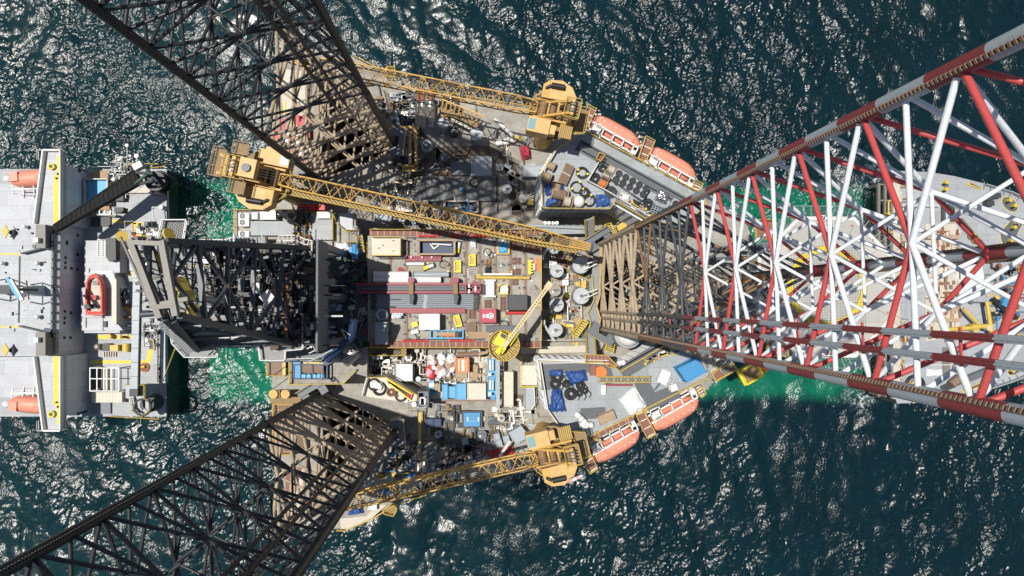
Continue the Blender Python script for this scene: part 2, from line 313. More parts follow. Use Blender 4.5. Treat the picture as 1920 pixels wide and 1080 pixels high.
def water_mat():
    m=bpy.data.materials.new('water'); m.use_nodes=True; nt=m.node_tree; nt.nodes.clear(); L=nt.links.new; MATS['water']=m
    out=nd(nt,'ShaderNodeOutputMaterial'); geo=nd(nt,'ShaderNodeNewGeometry')
    def noise(sc,det,ro=.6,vec=None,st=None):
        n=nd(nt,'ShaderNodeTexNoise'); n.inputs['Scale'].default_value=sc; n.inputs['Detail'].default_value=det; n.inputs['Roughness'].default_value=ro
        L(vec or geo.outputs['Position'],n.inputs['Vector']); return n
    def rng(src,a,b,c=0,d=1,interp='SMOOTHSTEP'):
        r=nd(nt,'ShaderNodeMapRange',interpolation_type=interp); r.inputs[1].default_value=a; r.inputs[2].default_value=b; r.inputs[3].default_value=c; r.inputs[4].default_value=d
        L(src,r.inputs[0]); return r.outputs[0]
    def mth(op,a,b=None):
        n=nd(nt,'ShaderNodeMath',operation=op)
        for i,v in enumerate((a,b)):
            if v is None: continue
            if isinstance(v,(int,float)): n.inputs[i].default_value=v
            else: L(v,n.inputs[i])
        return n.outputs[0]
    mp=nd(nt,'ShaderNodeMapping'); mp.inputs['Rotation'].default_value=(0,0,math.radians(28)); mp.inputs['Scale'].default_value=(1,.62,1); L(geo.outputs['Position'],mp.inputs[0])
    n1=noise(2.6,2,.5,mp.outputs[0]); n2=noise(6,2,.5,mp.outputs[0])
    gust=rng(noise(.035,3,.6).outputs['Fac'],.36,.66,.45,1.35)
    hh=mth('MULTIPLY',mth('ADD',mth('MULTIPLY',n1.outputs['Fac'],1.0),mth('MULTIPLY',n2.outputs['Fac'],.30)),gust)
    bp=nd(nt,'ShaderNodeBump'); bp.inputs['Strength'].default_value=1; bp.inputs['Distance'].default_value=.12; L(hh,bp.inputs['Height'])
    # body of the water: light's change with view angle painted in, teal left to bluer right; mottled
    sx=nd(nt,'ShaderNodeSeparateXYZ'); L(geo.outputs['Position'],sx.inputs[0])
    cr=nd(nt,'ShaderNodeMix',data_type='RGBA'); L(rng(sx.outputs[0],-110,110),cr.inputs[0]); cr.inputs[6].default_value=(.003,.032,.038,1); cr.inputs[7].default_value=(.0028,.0145,.027,1)
    mot=rng(noise(.06,4).outputs['Fac'],.3,.7,.7,1.3)
    cs=nd(nt,'ShaderNodeVectorMath',operation='SCALE'); L(cr.outputs[2],cs.inputs[0]); L(mot,cs.inputs['Scale'])
    # churned foam at the ship's bow block
    def spot(px,py,r0,r1):
        w=P(px,py,0); vm=nd(nt,'ShaderNodeVectorMath',operation='DISTANCE'); L(geo.outputs['Position'],vm.inputs[0]); vm.inputs[1].default_value=w
        w0=nd(nt,'ShaderNodeTexNoise'); w0.inputs['Scale'].default_value=.25; w0.inputs['Detail'].default_value=5; L(geo.outputs['Position'],w0.inputs['Vector'])
        dd=mth('ADD',vm.outputs['Value'],mth('MULTIPLY',mth('SUBTRACT',w0.outputs['Fac'],.5),16))
        return rng(dd,r0,r1,1,0)
    fo=None
    for a in ((1638,340,0,6),(1610,352,0,5),(1560,345,0,3),(1640,690,0,6),(1610,735,0,5)):
        s_=spot(*a); fo=s_ if fo is None else mth('MAXIMUM',fo,s_)
    fn=nd(nt,'ShaderNodeTexNoise'); fn.inputs['Scale'].default_value=.55; fn.inputs['Detail'].default_value=8; fn.inputs['Roughness'].default_value=.7; fn.inputs['Distortion'].default_value=1.6; L(geo.outputs['Position'],fn.inputs['Vector'])
    foam=mth('MULTIPLY',fo,rng(fn.outputs['Fac'],.46,.66))
    wc=rng(noise(.5,7,.72,mp.outputs[0]).outputs['Fac'],.77,.83,0,.3)
    foam=mth('MAXIMUM',foam,wc)
    fc=nd(nt,'ShaderNodeMix',data_type='RGBA'); L(foam,fc.inputs[0]); L(cs.outputs[0],fc.inputs[6]); fc.inputs[7].default_value=(.55,.62,.62,1)
    df=nd(nt,'ShaderNodeBsdfDiffuse'); L(fc.outputs[2],df.inputs['Color'])
    tr=nd(nt,'ShaderNodeBsdfTransparent'); tr.inputs['Color'].default_value=(.35,.92,.86,1)
    body=nd(nt,'ShaderNodeMixShader'); L(mth('MULTIPLY',mth('SUBTRACT',1,foam),.62),body.inputs[0]); L(df.outputs[0],body.inputs[1]); L(tr.outputs[0],body.inputs[2])
    gl=nd(nt,'ShaderNodeBsdfGlossy'); gl.inputs['Roughness'].default_value=.25; L(bp.outputs[0],gl.inputs['Normal'])
    fr=nd(nt,'ShaderNodeFresnel'); fr.inputs['IOR'].default_value=1.5; L(bp.outputs[0],fr.inputs['Normal'])
    mx=nd(nt,'ShaderNodeMixShader'); L(fr.outputs[0],mx.inputs[0]); L(body.outputs[0],mx.inputs[1]); L(gl.outputs[0],mx.inputs[2]); L(mx.outputs[0],out.inputs['Surface'])
    return m
sea()
# ------------------------------------------------------------------ the three lattice legs
ZD = 29.0                                    # main deck
BAY, Z0 = 7.65, 87.25                          # bay height, height of one horizontal level
GROW, DARK = 61.0, 81.5                       # marine growth below, bare dark paint between, bands above (bow leg)
LEVELS = [Z0+BAY*j for j in range(-9, 6)]
def leg(label, corners, bands, group, rail_t):
    c=[P(x,y,ZD).to_2d() for x,y in corners]; cx=sum(c,Vector((0,0)))/3
    t=thing('jackup_leg',label,'rig leg',(cx.x,cx.y,-2),group)
    ztop=LEVELS[-1]+2.5
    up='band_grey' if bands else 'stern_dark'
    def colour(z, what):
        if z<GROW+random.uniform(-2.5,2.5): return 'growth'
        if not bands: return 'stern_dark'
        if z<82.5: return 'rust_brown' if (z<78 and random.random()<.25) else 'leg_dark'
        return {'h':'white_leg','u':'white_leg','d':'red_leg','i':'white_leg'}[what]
    def V(p,z): return Vector((p.x,p.y,z))
    for ci in range(3):
        o=(c[ci]-cx).normalized(); tg=Vector((-o.y,o.x)); ch=MB('growth'); gm='growth' if bands else 'growth_dark'  # stern chords take a darker growth copy, painting in their shaded side
        # half-shells either side of the rack plate, in paint bands
        cuts=[-2]
        if bands: cuts+=[40,GROW,72,DARK]; z=LEVELS[0]+BAY/4
        else: cuts+=[40,GROW]
        if bands:
            z=Z0-BAY/4
            while z<ztop: 
                if z>DARK+.1: cuts.append(z)
                z+=BAY/2
        cuts.append(ztop)
        for a,b in zip(cuts,cuts[1:]):
            m=(a+b)/2
            if m<GROW: mat=gm
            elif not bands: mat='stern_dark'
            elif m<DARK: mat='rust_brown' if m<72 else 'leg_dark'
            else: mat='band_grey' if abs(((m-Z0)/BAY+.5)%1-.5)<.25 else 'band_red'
            ch.use(mat); off=.07
            for sgn in (1,-1):
                n=7; r=.36 if m>GROW else .44; pts=[]
                for i in range(n+1):
                    a_=-PI/2+PI*i/n; pts.append(c[ci]+o*(sgn*(off+r*math.cos(a_)))+tg*(r*math.sin(a_)))
                vs=[V(p,a) for p in pts]+[V(p,b) for p in pts]; k=n+1
                ch.add(vs,[(i,i+1,k+i+1,k+i) if sgn>0 else (i+1,i,k+i,k+i+1) for i in range(n)],True)
        chord=ch.build('chord',t)
        # rack: plate with teeth both ends
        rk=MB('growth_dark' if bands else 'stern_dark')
        def plate(z0,z1): 
            w=.42; rk.prism([c[ci]+o*sx*.09+tg*sy*w for sx,sy in((-1,-1),(1,-1),(1,1),(-1,1))],z0,z1)
        plate(-2,ztop)
        z=62.0; rk.use('rack_steel' if bands else 'stern_dark')
        while z<ztop-.3:
            for sgn in (1,-1):
                b0,b1=.42,.60
                vs=[]
                for oo in(-.11,.11):
                    for w_,zz in((b0,z-.12),(b1,z-.07),(b1,z+.07),(b0,z+.12)): vs.append(V(c[ci]+o*oo+tg*(sgn*w_),zz))
                rk.add(vs,[(0,1,2,3),(7,6,5,4),(1,5,6,2),(0,4,5,1),(3,2,6,7)])
            z+=.30
        rk.build('rack',chord)
    def tb(a,b,r,mat,name):
        m=MB(mat); m.tube(a,b,r,8); m.build(name,t)
    diag=[]
    for fi in range(3):
        a,b=c[fi],c[(fi+1)%3]; d=(b-a).normalized(); a2=a+d*.35; b2=b-d*.35; mid=(a+b)/2
        for z in LEVELS:
            g=z<GROW; tb(V(a2,z),V(b2,z),.24 if g else .155,colour(z,'h'),'horizontal_brace')
            for e in (a2,b2):
                for s,w in ((-1,'d'),(1,'u')):
                    if z+s*BAY/2<0: continue
                    diag.append((z,V(mid,z),V(e,z+s*BAY/2-s*.25),.25 if g else .165,colour(z+s*2 if w=='u' else z-.5,w)))
    for z in LEVELS:
        ms=[(c[i]+c[(i+1)%3])/2 for i in range(3)]
        for i in range(3):
            tb(V(ms[i],z),V(ms[(i+1)%3],z),.17 if z<GROW else .125,colour(z,'i'),'span_breaker')
    diag.sort(key=lambda x:-x[0])
    for d in diag[:100]: tb(*d[1:],'diagonal_brace')
    if diag[100:]:
        rest={}
        m=MB('growth')
        for d in diag[100:]: m.use(d[4]); m.tube(d[1],d[2],d[3],8)
        o=m.build('lower_bracing',t); o['kind']='stuff'
    # pair of guide rails up one face
    a,b=c[0],c[1]; d=(b-a).normalized(); nrm=(a+b)/2-cx; nrm.normalize()
    for tt in rail_t:
        p=a.lerp(b,tt)+nrm*.42; m=MB('growth'); z=20
        cuts=[20,GROW]+([DARK]+[x for x in [Z0-BAY/4+BAY/2*i for i in range(-3,30)] if DARK<x<ztop] if bands else [])+[ztop]
        for z0,z1 in zip(cuts,cuts[1:]):
            q=(z0+z1)/2
            m.use('growth' if q<GROW else 'stern_dark' if not bands else 'leg_dark' if q<DARK else 'band_grey' if abs(((q-Z0)/BAY+.5)%1-.5)<.25 else 'band_red')
            w=.17
            m.prism([p+d*sx*w+nrm*sy*.10 for sx,sy in((-1,-1),(1,-1),(1,1),(-1,1))],z0,z1)
            m.prism([p+d*sx*.05+nrm*(.14+sy*.05) for sx,sy in((-1,-1),(1,-1),(1,1),(-1,1))],z0,z1)
        m.build('guide_rail',t)
    m=MB('red_leg' if bands else 'stern_dark')
    p0,p1=a.lerp(b,rail_t[0]),a.lerp(b,rail_t[1])
    for z in LEVELS[7:] : m.beam(V(p0+nrm*.1-d*.35,z+BAY/2-.6),V(p1+nrm*.1+d*.35,z+BAY/2-.6),.1)
    m.build('rail_clamps',t)['kind']='stuff'
    return t,c
LEGC={}
_,LEGC['bow']=leg('lattice leg painted in red and white bands above the helideck',[(1119,462),(1124,615),(1253,535)],True,'lattice legs of the rig',(.795,.865))
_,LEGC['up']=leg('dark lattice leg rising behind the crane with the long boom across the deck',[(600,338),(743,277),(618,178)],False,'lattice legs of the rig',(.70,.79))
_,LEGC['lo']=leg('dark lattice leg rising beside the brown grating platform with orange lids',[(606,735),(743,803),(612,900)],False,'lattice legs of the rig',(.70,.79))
# ------------------------------------------------------------------ rig hull
ZP, ZQ, ZH = 35.5, 40.0, 42.0                # pipe deck, quarters roof, helideck
from mathutils.geometry import tessellate_polygon
def holed(mb, outer, holes, z0, z1, side=True):
    loops=[[Vector((p[0],p[1],0)) for p in outer]]+[[Vector((p[0],p[1],0)) for p in h] for h in holes]
    flat=[p for l in loops for p in l]; tris=tessellate_polygon(loops)
    fs=[]
    for t in tris:
        a,b,c=[flat[i] for i in t]
        fs.append(t if (b-a).cross(c-a).z>0 else t[::-1])
    mb.add([(p.x,p.y,z1) for p in flat],fs); mb.add([(p.x,p.y,z0) for p in flat],[f[::-1] for f in fs])
    if side:
        for k,l in enumerate(loops):
            n=len(l); ar=sum(l[i].x*l[(i+1)%n].y-l[(i+1)%n].x*l[i].y for i in range(n)); l2=l if (ar>0)==(k==0) else l[::-1]
            mb.add([(p.x,p.y,z0) for p in l2]+[(p.x,p.y,z1) for p in l2],[(i,(i+1)%n,n+(i+1)%n,n+i) for i in range(n)])
HULL=[(508,318),(520,120),(545,90),(640,94),(735,146),(790,166),(1000,200),(1090,226),(1200,275),(1318,352),(1400,420),(1420,470),(1420,610),(1400,655),(1318,738),(1200,812),(1090,866),(1000,884),(790,906),(740,945),(640,992),(545,992),(530,900),(510,735),(510,694),(640,694),(640,455),(508,455)]
hw=[P(x,y,ZD) for x,y in HULL]
def scaled(c,f):
    m=sum(c,Vector((0,0)))/len(c); return [m+(p-m)*f for p in c]
wells=[scaled(LEGC[k],1.08) for k in ('bow','up','lo')]
rig=thing('rig_hull','grey and rust stained main hull of the three legged drilling rig','rig hull',(0,0,20))
m=MB('hull_side'); holed(m,[(p.x,p.y) for p in hw],wells,.5,ZD-.02); m.build('hull',rig)
m=MB('deck_grey'); holed(m,[(p.x,p.y) for p in shrink(hw,.999)],wells,ZD-.016,ZD); m.build('deck_plating',rig)
# coaming round each leg well and jack-house frames at each chord
for k in ('bow','up','lo'):
    for c in scaled(LEGC[k],1.03):
        o=(c-sum(LEGC[k],Vector((0,0)))/3).normalized(); a=math.atan2(o.y,o.x)
        m=MB('steel_dark')
        for s in (-1,1):
            for dist in (.2,):
                p=c+Vector((-o.y,o.x))*s*1.55+o*dist; m.box((p.x,p.y,ZD+2.6),(1.7,1.3,5.2),a); m.use('charcoal'); 
                for i in range(4): m.tube((p.x,p.y,ZD+.9+i*1.2),Vector((p.x,p.y,ZD+.9+i*1.2))+Vector((o.x,o.y,0))*1.3,.38,10)
                m.use('steel_dark')
        p=c+o*1.4; m.box((p.x,p.y,ZD+5.35),(1.2,4.8,.3),a)
        m.use('yellow').rail([c+Vector((-o.y,o.x))*2.4+o*1.9,c-Vector((-o.y,o.x))*2.4+o*1.9],ZD+5.5)
        m.build('jack_house',rig)
# painted walkways and hatch seams on the main deck
def strip(mb, pts, w, z):
    ps=[P(x,y,z) for x,y in pts]
    for a,b in zip(ps,ps[1:]):
        d=(b-a).normalized(); n=Vector((-d.y,d.x,0))*w/2; mb.prism([a+n-d*w*.2,b+n+d*w*.2,b-n+d*w*.2,a-n-d*w*.2],z,z+.006)
m=MB('path_brown')
strip(m,[qH(290,800),qH(480,630),qH(800,625)],2.2,ZD); strip(m,[qH(815,628),qH(925,715),qH(960,780),qH(965,980),qH(1030,1070)],2.0,ZD+.004)
strip(m,[qI(1090,700),qI(1260,610),qI(1275,480)],2.2,ZD); strip(m,[qI(700,1000),qI(1090,740)],1.8,ZD+.004)
m.build('walkway_paint',rig)
m=MB('yellow').prail([(508,455),(508,318)],ZD,r=.06)
m.prail([qG(620,150),qG(735,210),qG(840,280)],ZD,r=.07); m.prail([(790,166),(1000,200)],ZD,r=.06); m.prail([qL(510,995),qL(560,998),qL(740,920),qL(880,835),qL(1080,770)],ZD,r=.08)
m.build('handrail',rig)
# side lookouts hung on the hull edge
for pts in ([qH(130,110),qH(160,82),qH(200,85),qH(215,150),qH(150,150)],[qL(800,870),qL(880,820),qL(890,870),qL(870,905),qL(810,890)]):
    m=MB('yellow_grating'); m.pp(pts,ZD+.3,ZD+.5); m.use('yellow').prail(pts,ZD+.5,r=.07,closed=True); m.build('lookout_platform',rig)
# ------------------------------------------------------------------ pipe deck (cantilever)
PD=thing('pipe_rack_deck','raised rectangular pipe deck of grey plate crossed by brown beams','pipe deck',P(850,545,ZD))
z=ZP
m=MB('deck_grey'); m.pp(q4(qE,178,152,1352,862),z-.9,z); m.build('deck_plating',PD)
for y0,y1 in ((108,150),(864,907)):
    m=MB('walk_brown'); m.pp(q4(qE,190,y0,1352,y1),z-.5,z+.25); m.use('beige')
    for i in range(27): x=200+i*44; m.pp(q4(qE,x,y0,x+3,y1),z+.25,z+.262)
    m.use('yellow').prail([qE(190,y0 if y0<400 else y1),qE(1352,y0 if y0<400 else y1)],z+.25,r=.06)
    m.build('grated_walkway',PD)
for x in (330,439,741,841,934,1040,1141,1243):
    m=MB('plank'); m.pp(q4(qE,x-9,154,x+9,860),z,z+.16); m.use('charcoal')
    for i in range(9): a,b=qE(x-9,190+i*78); w=P(a,b,z); m.box((w.x,w.y,z+.2),(.5,.3,.1))
    m.build('deck_beam',PD)
m=MB('yellow'); m.prail([qE(1350,155),qE(1350,860)],z,r=.07); m.build('handrail',PD)
m=MB('wall_grey'); m.pp(q4(qE,182,156,1348,858),ZD,z-.92); m.build('support_box',PD)  # support walls in one even mid grey
m=MB('red')
for x0,x1,y in ((520,650,154),(735,805,154),(880,990,152),(415,575,861),(730,890,859)):
    a,b=P(*qE(x0,y),z+.4),P(*qE(x1,y),z+.4); m.tube(a,b,.16)
    for i in range(3): c=a.lerp(b,i/2); m.box((c.x,c.y,z+.2),(.4,.5,.4))
m.build('bumper_rail',PD)
m=MB('black')
for x0,x1,y in ((440,1340,163),(430,980,851)):
    for i in range(int((x1-x0)/14)):
        w=P(*qE(x0+i*14,y),z+.2); m.cyl(w,.12,z,z+.32,8)
m.build('bollard_pins',PD)['kind']='stuff'
# ------------------------------------------------------------------ helpers for deck cargo
def container(name,label,cat,pts,z0,h,mat,group=None,roof='ribs',doors=True,trim=None):
    """shipping container or equipment house: corrugated sides, roof ribs, corner posts and castings"""
    w=[P(x,y,z0+h) for x,y in pts]; t=thing(name,label,cat,(*(sum(w,Vector())/4).to_2d(),z0),group)
    a,b,c,d=[p.to_2d() for p in w]
    m=MB(mat); m.prism(shrink(w,.97),z0+.12,z0+h-.06); L=(b-a).length; Wd=(d-a).length
    u,v=(b-a).normalized(),(d-a).normalized()
    for e0,e1 in ((a,b),(b,c),(c,d),(d,a)):
        k=max(3,int((e1-e0).length/.45)); nn=(e1-e0).normalized()
        for i in range(1,k): 
            p=e0.lerp(e1,i/k); p=p+((a+c)/2-p)*.012; m.box((p.x,p.y,z0+h/2),(.14,.10,h-.4),math.atan2(nn.y,nn.x))
    if roof=='ribs':
        lng=L>Wd; k=max(3,int(max(L,Wd)/.6))
        for i in range(1,k):
            p,q=(a.lerp(b,i/k),d.lerp(c,i/k)) if lng else (a.lerp(d,i/k),b.lerp(c,i/k))
            m.beam((*p.lerp(q,.06),z0+h-.05),(*q.lerp(p,.06),z0+h-.05),.14,.07)
    m.build('body',t)
    f=MB(trim or mat)
    for p in (a,b,c,d): f.box((p.x,p.y,z0+h/2),(.2,.2,h),math.atan2(u.y,u.x))
    for p,q in ((a,b),(b,c),(c,d),(d,a)):
        f.beam((*p,z0+h),(*q,z0+h),.15); f.beam((*p,z0+.08),(*q,z0+.08),.16)
    f.build('frame',t)
    if doors:
        g=MB('steel_dark'); 
        for s in (.25,.45,.55,.75):
            p=a.lerp(d,s)-u*.06; g.tube((*p,z0+.3),(*p,z0+h-.3),.035,6)
        g.build('door_bars',t)
    return t
def tank(name,label,px,py,rpx,z0,h,mat,group=None,cat='tank',n=36):
    zt=z0+h; c=P(px,py,zt); r=rpx*mpx(zt); t=thing(name,label,cat,(c.x,c.y,z0),group)
    m=MB(mat).cyl(c,r*.985,z0,zt-.05,n); m.build('shell',t)
    mat='tank_grey' if mat=='steel_blue' else mat; m=MB(mat).cyl(c,r,zt-.08,zt,n)
    m.torus((c.x,c.y,zt-.05),r,.07,n,6)
    for i in range(10): a=2*PI*i/10; m.beam((c.x+r*.96*math.cos(a),c.y+r*.96*math.sin(a),zt+.01),(c.x+r*.35*math.cos(a),c.y+r*.35*math.sin(a),zt+.01),.05,.03)
    m.build('top',t); m=MB('steel_dark').cyl(c,.28,zt,zt+.35,12); m.tube((c.x,c.y,zt+.3),(c.x+r*.7,c.y+.1,zt+.3),.06); m.use('white').cyl((c.x-r*.4,c.y-r*.3),.18,zt,zt+.3,10); m.build('vent',t)
    return t
def coil(name,label,px,py,rpx,z0,mat,group=None,turns=4,tilt=0,accent=None,cat='hose',ry=1,hole=.62):
    c=P(px,py,z0+.4); R=rpx*mpx(z0); m=MB(mat); rr=random.Random(int(px*7+py))
    for k in range(turns):
        for l in range(2):
            q=R*(hole+(1-hole)*(k+.4)/turns); th=R*(1-hole)/turns*.58
            m.torus((c.x+rr.uniform(-.06,.06),c.y+rr.uniform(-.06,.06),z0+th+l*th*1.5),q,th,26,6,(rr.uniform(-.05,.05),rr.uniform(-.05,.05),1),q*ry)
    p=c+Vector((R*.9,R*.3,0)); m.path([p,p+Vector((.5,-.7,-.1)),p+Vector((.2,-1.3,-.2))],.06)
    if not accent: return m.build(name,None,label,cat,group,at=(c.x,c.y,z0))
    t=thing(name,label,cat,(c.x,c.y,z0),group); m.build('hose_turns',t)
    for i,a in enumerate(accent):
        s=MB('bright_yellow'); q=R*(1+hole)/2; a=math.radians(a); s.box((c.x+q*math.cos(a),c.y+q*math.sin(a),z0+.45),(R*.3,R*.30,.5),a); s.build('yellow_sleeve',t)
    return t
def pile(mb, pts, z0, h, n=14, seed=1):
    """crumpled sheet over cargo"""
    r=random.Random(seed); w=[P(x,y,z0+h*.6).to_2d() for x,y in pts]; a,b,c,d=w; g=[]
    for i in range(n+1):
        for j in range(n+1):
            u,v=i/n,j/n; fold=.82+.16*math.sin(u*9+seed)*math.sin(v*7+seed*2)+.10*math.sin((u+v)*17+seed); p=(a.lerp(b,u)).lerp(d.lerp(c,u),v); e=min(u,1-u,v,1-v); k=min(1,e*5)**.7
            ed=Vector((r.uniform(-1,1),r.uniform(-1,1)))*(.12 if e>0 else .22)
            g.append((p.x+ed.x*.6,p.y+ed.y*.6,z0+.03+h*k*fold*r.uniform(.93,1.04)))
    return mb.add(g,[(i*(n+1)+j,(i+1)*(n+1)+j,(i+1)*(n+1)+j+1,i*(n+1)+j+1) for i in range(n) for j in range(n)],True)
def tarp(name,label,pts,z0,h,mat,seed,cat='tarpaulin',group=None,n=14):
    m=pile(MB(mat),pts,z0,h,n,seed); w=[P(x,y,z0+h*.6) for x,y in pts]; m.prism(shrink(w,.9),z0,z0+h*.35)
    return m.build(name,None,label,cat,group)
def lattice(mb, p, q, w, h, n, r=.09, tip=.5, zig=True):
    """four-chord lattice boom from p to q"""
    p,q=Vector(p),Vector(q); d=(q-p).normalized(); s=d.cross(Vector((0,0,1))).normalized(); u=s.cross(d)
    def fr(t):
        k=1 if t<.8 else 1-(1-tip)*(t-.8)/.2
        if t<.06: k=.75+.25*t/.06
        c=p.lerp(q,t); return [c+s*(a*w/2*k)+u*(b*h/2*k) for a,b in((-1,1),(1,1),(1,-1),(-1,-1))]
    F=[fr(i/n) for i in range(n+1)]
    for i in range(n):
        for k in range(4): mb.tube(F[i][k],F[i+1][k],r,6,caps=False)
        for k,l in((0,1),(1,2),(2,3),(3,0)):
            a,b=(F[i][k],F[i+1][l]) if i%2 else (F[i][l],F[i+1][k])
            mb.tube(a,b,r*.6,5,caps=False)
            if i%4==0: mb.tube(F[i][k],F[i][l],r*.6,5,caps=False)
    return mb
def rack_pile(name,label,pts,z0,mat,n,group,r=.09,h=1,cat='tubing'):
    w=[P(x,y,z0+.2) for x,y in pts]; a,b,c,d=w; m=MB(mat); R=random.Random(int(pts[0][0]*3+pts[0][1]))
    for l in range(h):
        for i in range(n):
            t=(i+.5)/n; s=R.uniform(-.03,.03); p=a.lerp(d,t); q=b.lerp(c,t); m.tube(p.lerp(q,.02+s)+Vector((0,0,l*2*r)),p.lerp(q,.98+s)+Vector((0,0,l*2*r)),r,7)
    m.use('rust' if mat!='rust' else 'charcoal')
    for s in (.2,.8): m.beam(a.lerp(b,s)-Vector((0,0,.12)),d.lerp(c,s)-Vector((0,0,.12)),.12)
    return m.build(name,None,label,cat,group)
# ------------------------------------------------------------------ cargo on the pipe deck
z=ZP
def skip(name,label,pts,z0,h,mat,rim,fill):
    w=[P(x,y,z0+h) for x,y in pts]; t=thing(name,label,'skip',(*(sum(w,Vector())/4).to_2d(),z0)); m=MB(mat); i=shrink(w,.9)
    for k in range(4):
        m.prism([w[k],w[(k+1)%4],i[(k+1)%4],i[k]],z0,z0+h)
    m.prism(i,z0,z0+.2); m.build('body',t); r=MB(rim)
    for k in range(4): r.beam((*w[k].to_2d(),z0+h+.03),(*w[(k+1)%4].to_2d(),z0+h+.03),.28,.12)
    r.build('rim',t); f=MB(fill[0]); f.prism(shrink(w,.86),z0+.2,z0+h*.35); f.build('load',t); return t
# sheltered platform with yellow rails
t=thing('mess_shelter','pale square deck shelter with a yellow handrail round its roof','shelter',(*cen(q4(qE,205,158,400,284),z+2.6).to_2d(),z))
m=MB('cream').pp(q4(qE,205,160,397,282),z+.1,z+2.6); m.build('body',t); m=MB('yellow').prail([qE(205,158),qE(398,158),qE(398,284),qE(205,284)],z+2.6,h=.9,r=.08); m.build('handrail',t)
m=MB('charcoal')
for x,y in ((280,215),(352,185),(352,255),(255,235)): w=P(*qE(x,y),z+2.6); m.box((w.x,w.y,z+2.68),(.35,.1,.1),x)
m.build('lifting_eyes',t)
t=skip('waste_skip','open dark skip with a tan rim and a white pipe inside',q4(qE,518,182,765,276),z,1.9,'steel_dark','wood',('dark_blue',))
m=MB('white').path([P(*qE(600,205),z+.9),P(*qE(625,240),z+.9),P(*qE(660,215),z+.9)],.15); m.tube(P(*qE(612,206),z+1.3),P(*qE(742,214),z+1.3),.14); m.build('bent_pipe',None,'bent white pipe lying inside the open dark skip','pipe')
m=MB('burgundy'); 
for y in (291,316): m.beam(P(*qE(425,y),z+.5),P(*qE(675,y),z+.5),.25,.5)
for i in range(9): m.beam(P(*qE(430+i*30,291),z+.5),P(*qE(430+i*30,316),z+.5),.12,.3)
m.pp(q4(qE,425,293,675,314),z+.1,z+.45); m.use('white')
for x in (470,545,610): w=P(*qE(x,297),z+.8); m.box((w.x,w.y,z+.8),(.25,.25,.2))
m.build('spare_track',None,'short dark red track section lying beside the open skip','track')
def pipe(label,q,x0,y0,x1,y1,r,mat,z0=z,group=None,name='steel_pipe',flange=True):
    a,b=P(*q(x0,y0),z0+r),P(*q(x1,y1),z0+r); t=thing(name,label,'pipe',(*((a+b)/2).to_2d(),z0),group)
    m=MB(mat).tube(a,b,r,16); m.build('pipe_body',t); d=(b-a).normalized()
    m=MB('charcoal' if mat!='charcoal' else 'steel_dark')
    for e,s in ((a,-1),(b,1)): m.tube(e+d*s*.02,e+d*s*.14,r*1.08,16)
    m.build('end_cap',t); return t
pipe('fat white pipe with a black end, lying nearest the skip side of the pair',qE,218,413,455,413,.52,'white',group='fat pipes beside the catwalk')
pipe('fat grey pipe with a pale end, lying in line with the shorter white one',qE,492,413,725,413,.5,'steel_blue',group='fat pipes beside the catwalk')
pipe('longest fat white pipe lying against the red catwalk rail',qE,218,450,672,450,.54,'white',group='fat pipes beside the catwalk')
pipe('thin white pipe lying behind the yellow and white tool',qE,438,341,560,341,.28,'white')
pipe('slim white pipe lying behind the orange yellow beam',qE,955,411,1155,411,.20,'white')
pipe('slim white pipe lying on end towards the yellow beam, crosswise',qE,855,372,856,440,.1,'white')
def tool(label,q,x,y,ang,name='pump_tool'):
    c=P(*q(x,y),z+.4); t=thing(name,label,'pump',(c.x,c.y,z)); a=math.radians(ang); d=Vector((math.cos(a),math.sin(a),0))
    MB('bright_yellow').tube(c-d*1.0,c-d*.2,.38,12).build('motor',t); MB('white').tube(c-d*.2,c+d*.8,.32,12).build('barrel',t); m=MB('charcoal'); m.box((c.x,c.y,z+.12),(2.2,.9,.2),a); m.torus(c+d*.9,.3,.06,14,6,d); m.build('skid',t)
tool('yellow and white pump tool lying by the thin white pipe',qE,592,360,20)
tool('yellow and white hand pump standing between skip and white sack',qE,790,228,80)
# the red catwalk machine and its trough
t=thing('catwalk_machine','dark red catwalk machine with two long rails and a grey trough','catwalk machine',(*P(*qE(520,508),z).to_2d(),z))
m=MB('burgundy')
for y in (478,533): m.beam(P(*qE(100,y),z+1.2),P(*qE(945,y),z+1.2),.38,.7)
for i in range(24): m.beam(P(*qE(110+i*35,478),z+.9),P(*qE(110+i*35,533),z+.9),.14,.2)
m.build('rails',t); m=MB('charcoal'); m.pp(q4(qE,100,487,835,522),z+1.0,z+1.25); m.use('steel_dark'); 
for y in (494,506,515): m.beam(P(*qE(100,y),z+1.32),P(*qE(830,y),z+1.32),.12)
m.build('trough',t)
m=MB('burgundy'); m.pp([qE(838,478),qE(880,470),qE(893,450),qE(915,468),qE(945,475),qE(945,538),qE(838,536)],z+.4,z+1.0)
for a_,b_ in (((840,480),(940,480)),((840,535),(940,535)),((840,480),(840,535)),((940,480),(940,535)),((890,480),(890,535)),((895,500),(940,530)),((895,515),(940,485)),((860,500),(925,500))): m.beam(P(*qE(*a_),z+1.6),P(*qE(*b_),z+1.6),.22,.5)
m.use('white'); 
for x,y in ((862,495),(862,520),(905,508)): w=P(*qE(x,y),z+1.7); m.box((w.x,w.y,z+1.75),(.3,.9,.25))
m.use('black').pp(q4(qE,948,480,972,545),z+.3,z+1.3); m.build('drive_head',t)
for x in (470,770):
    m=MB('crane_brown'); m.pp(q4(qE,x-14,462,x+16,545),z+1.3,z+2.1); m.use('burgundy'); w=P(*qE(x,452),z+2.3); m.cyl(w,.55,z+1.2,z+2.3,12); m.use('charcoal'); m.pp([qE(x-12,545),qE(x+14,545),qE(x+22,560),qE(x+12,612),qE(x-8,612),qE(x-10,570)],z+1.2,z+2.0); m.build('kicker_arm',t)
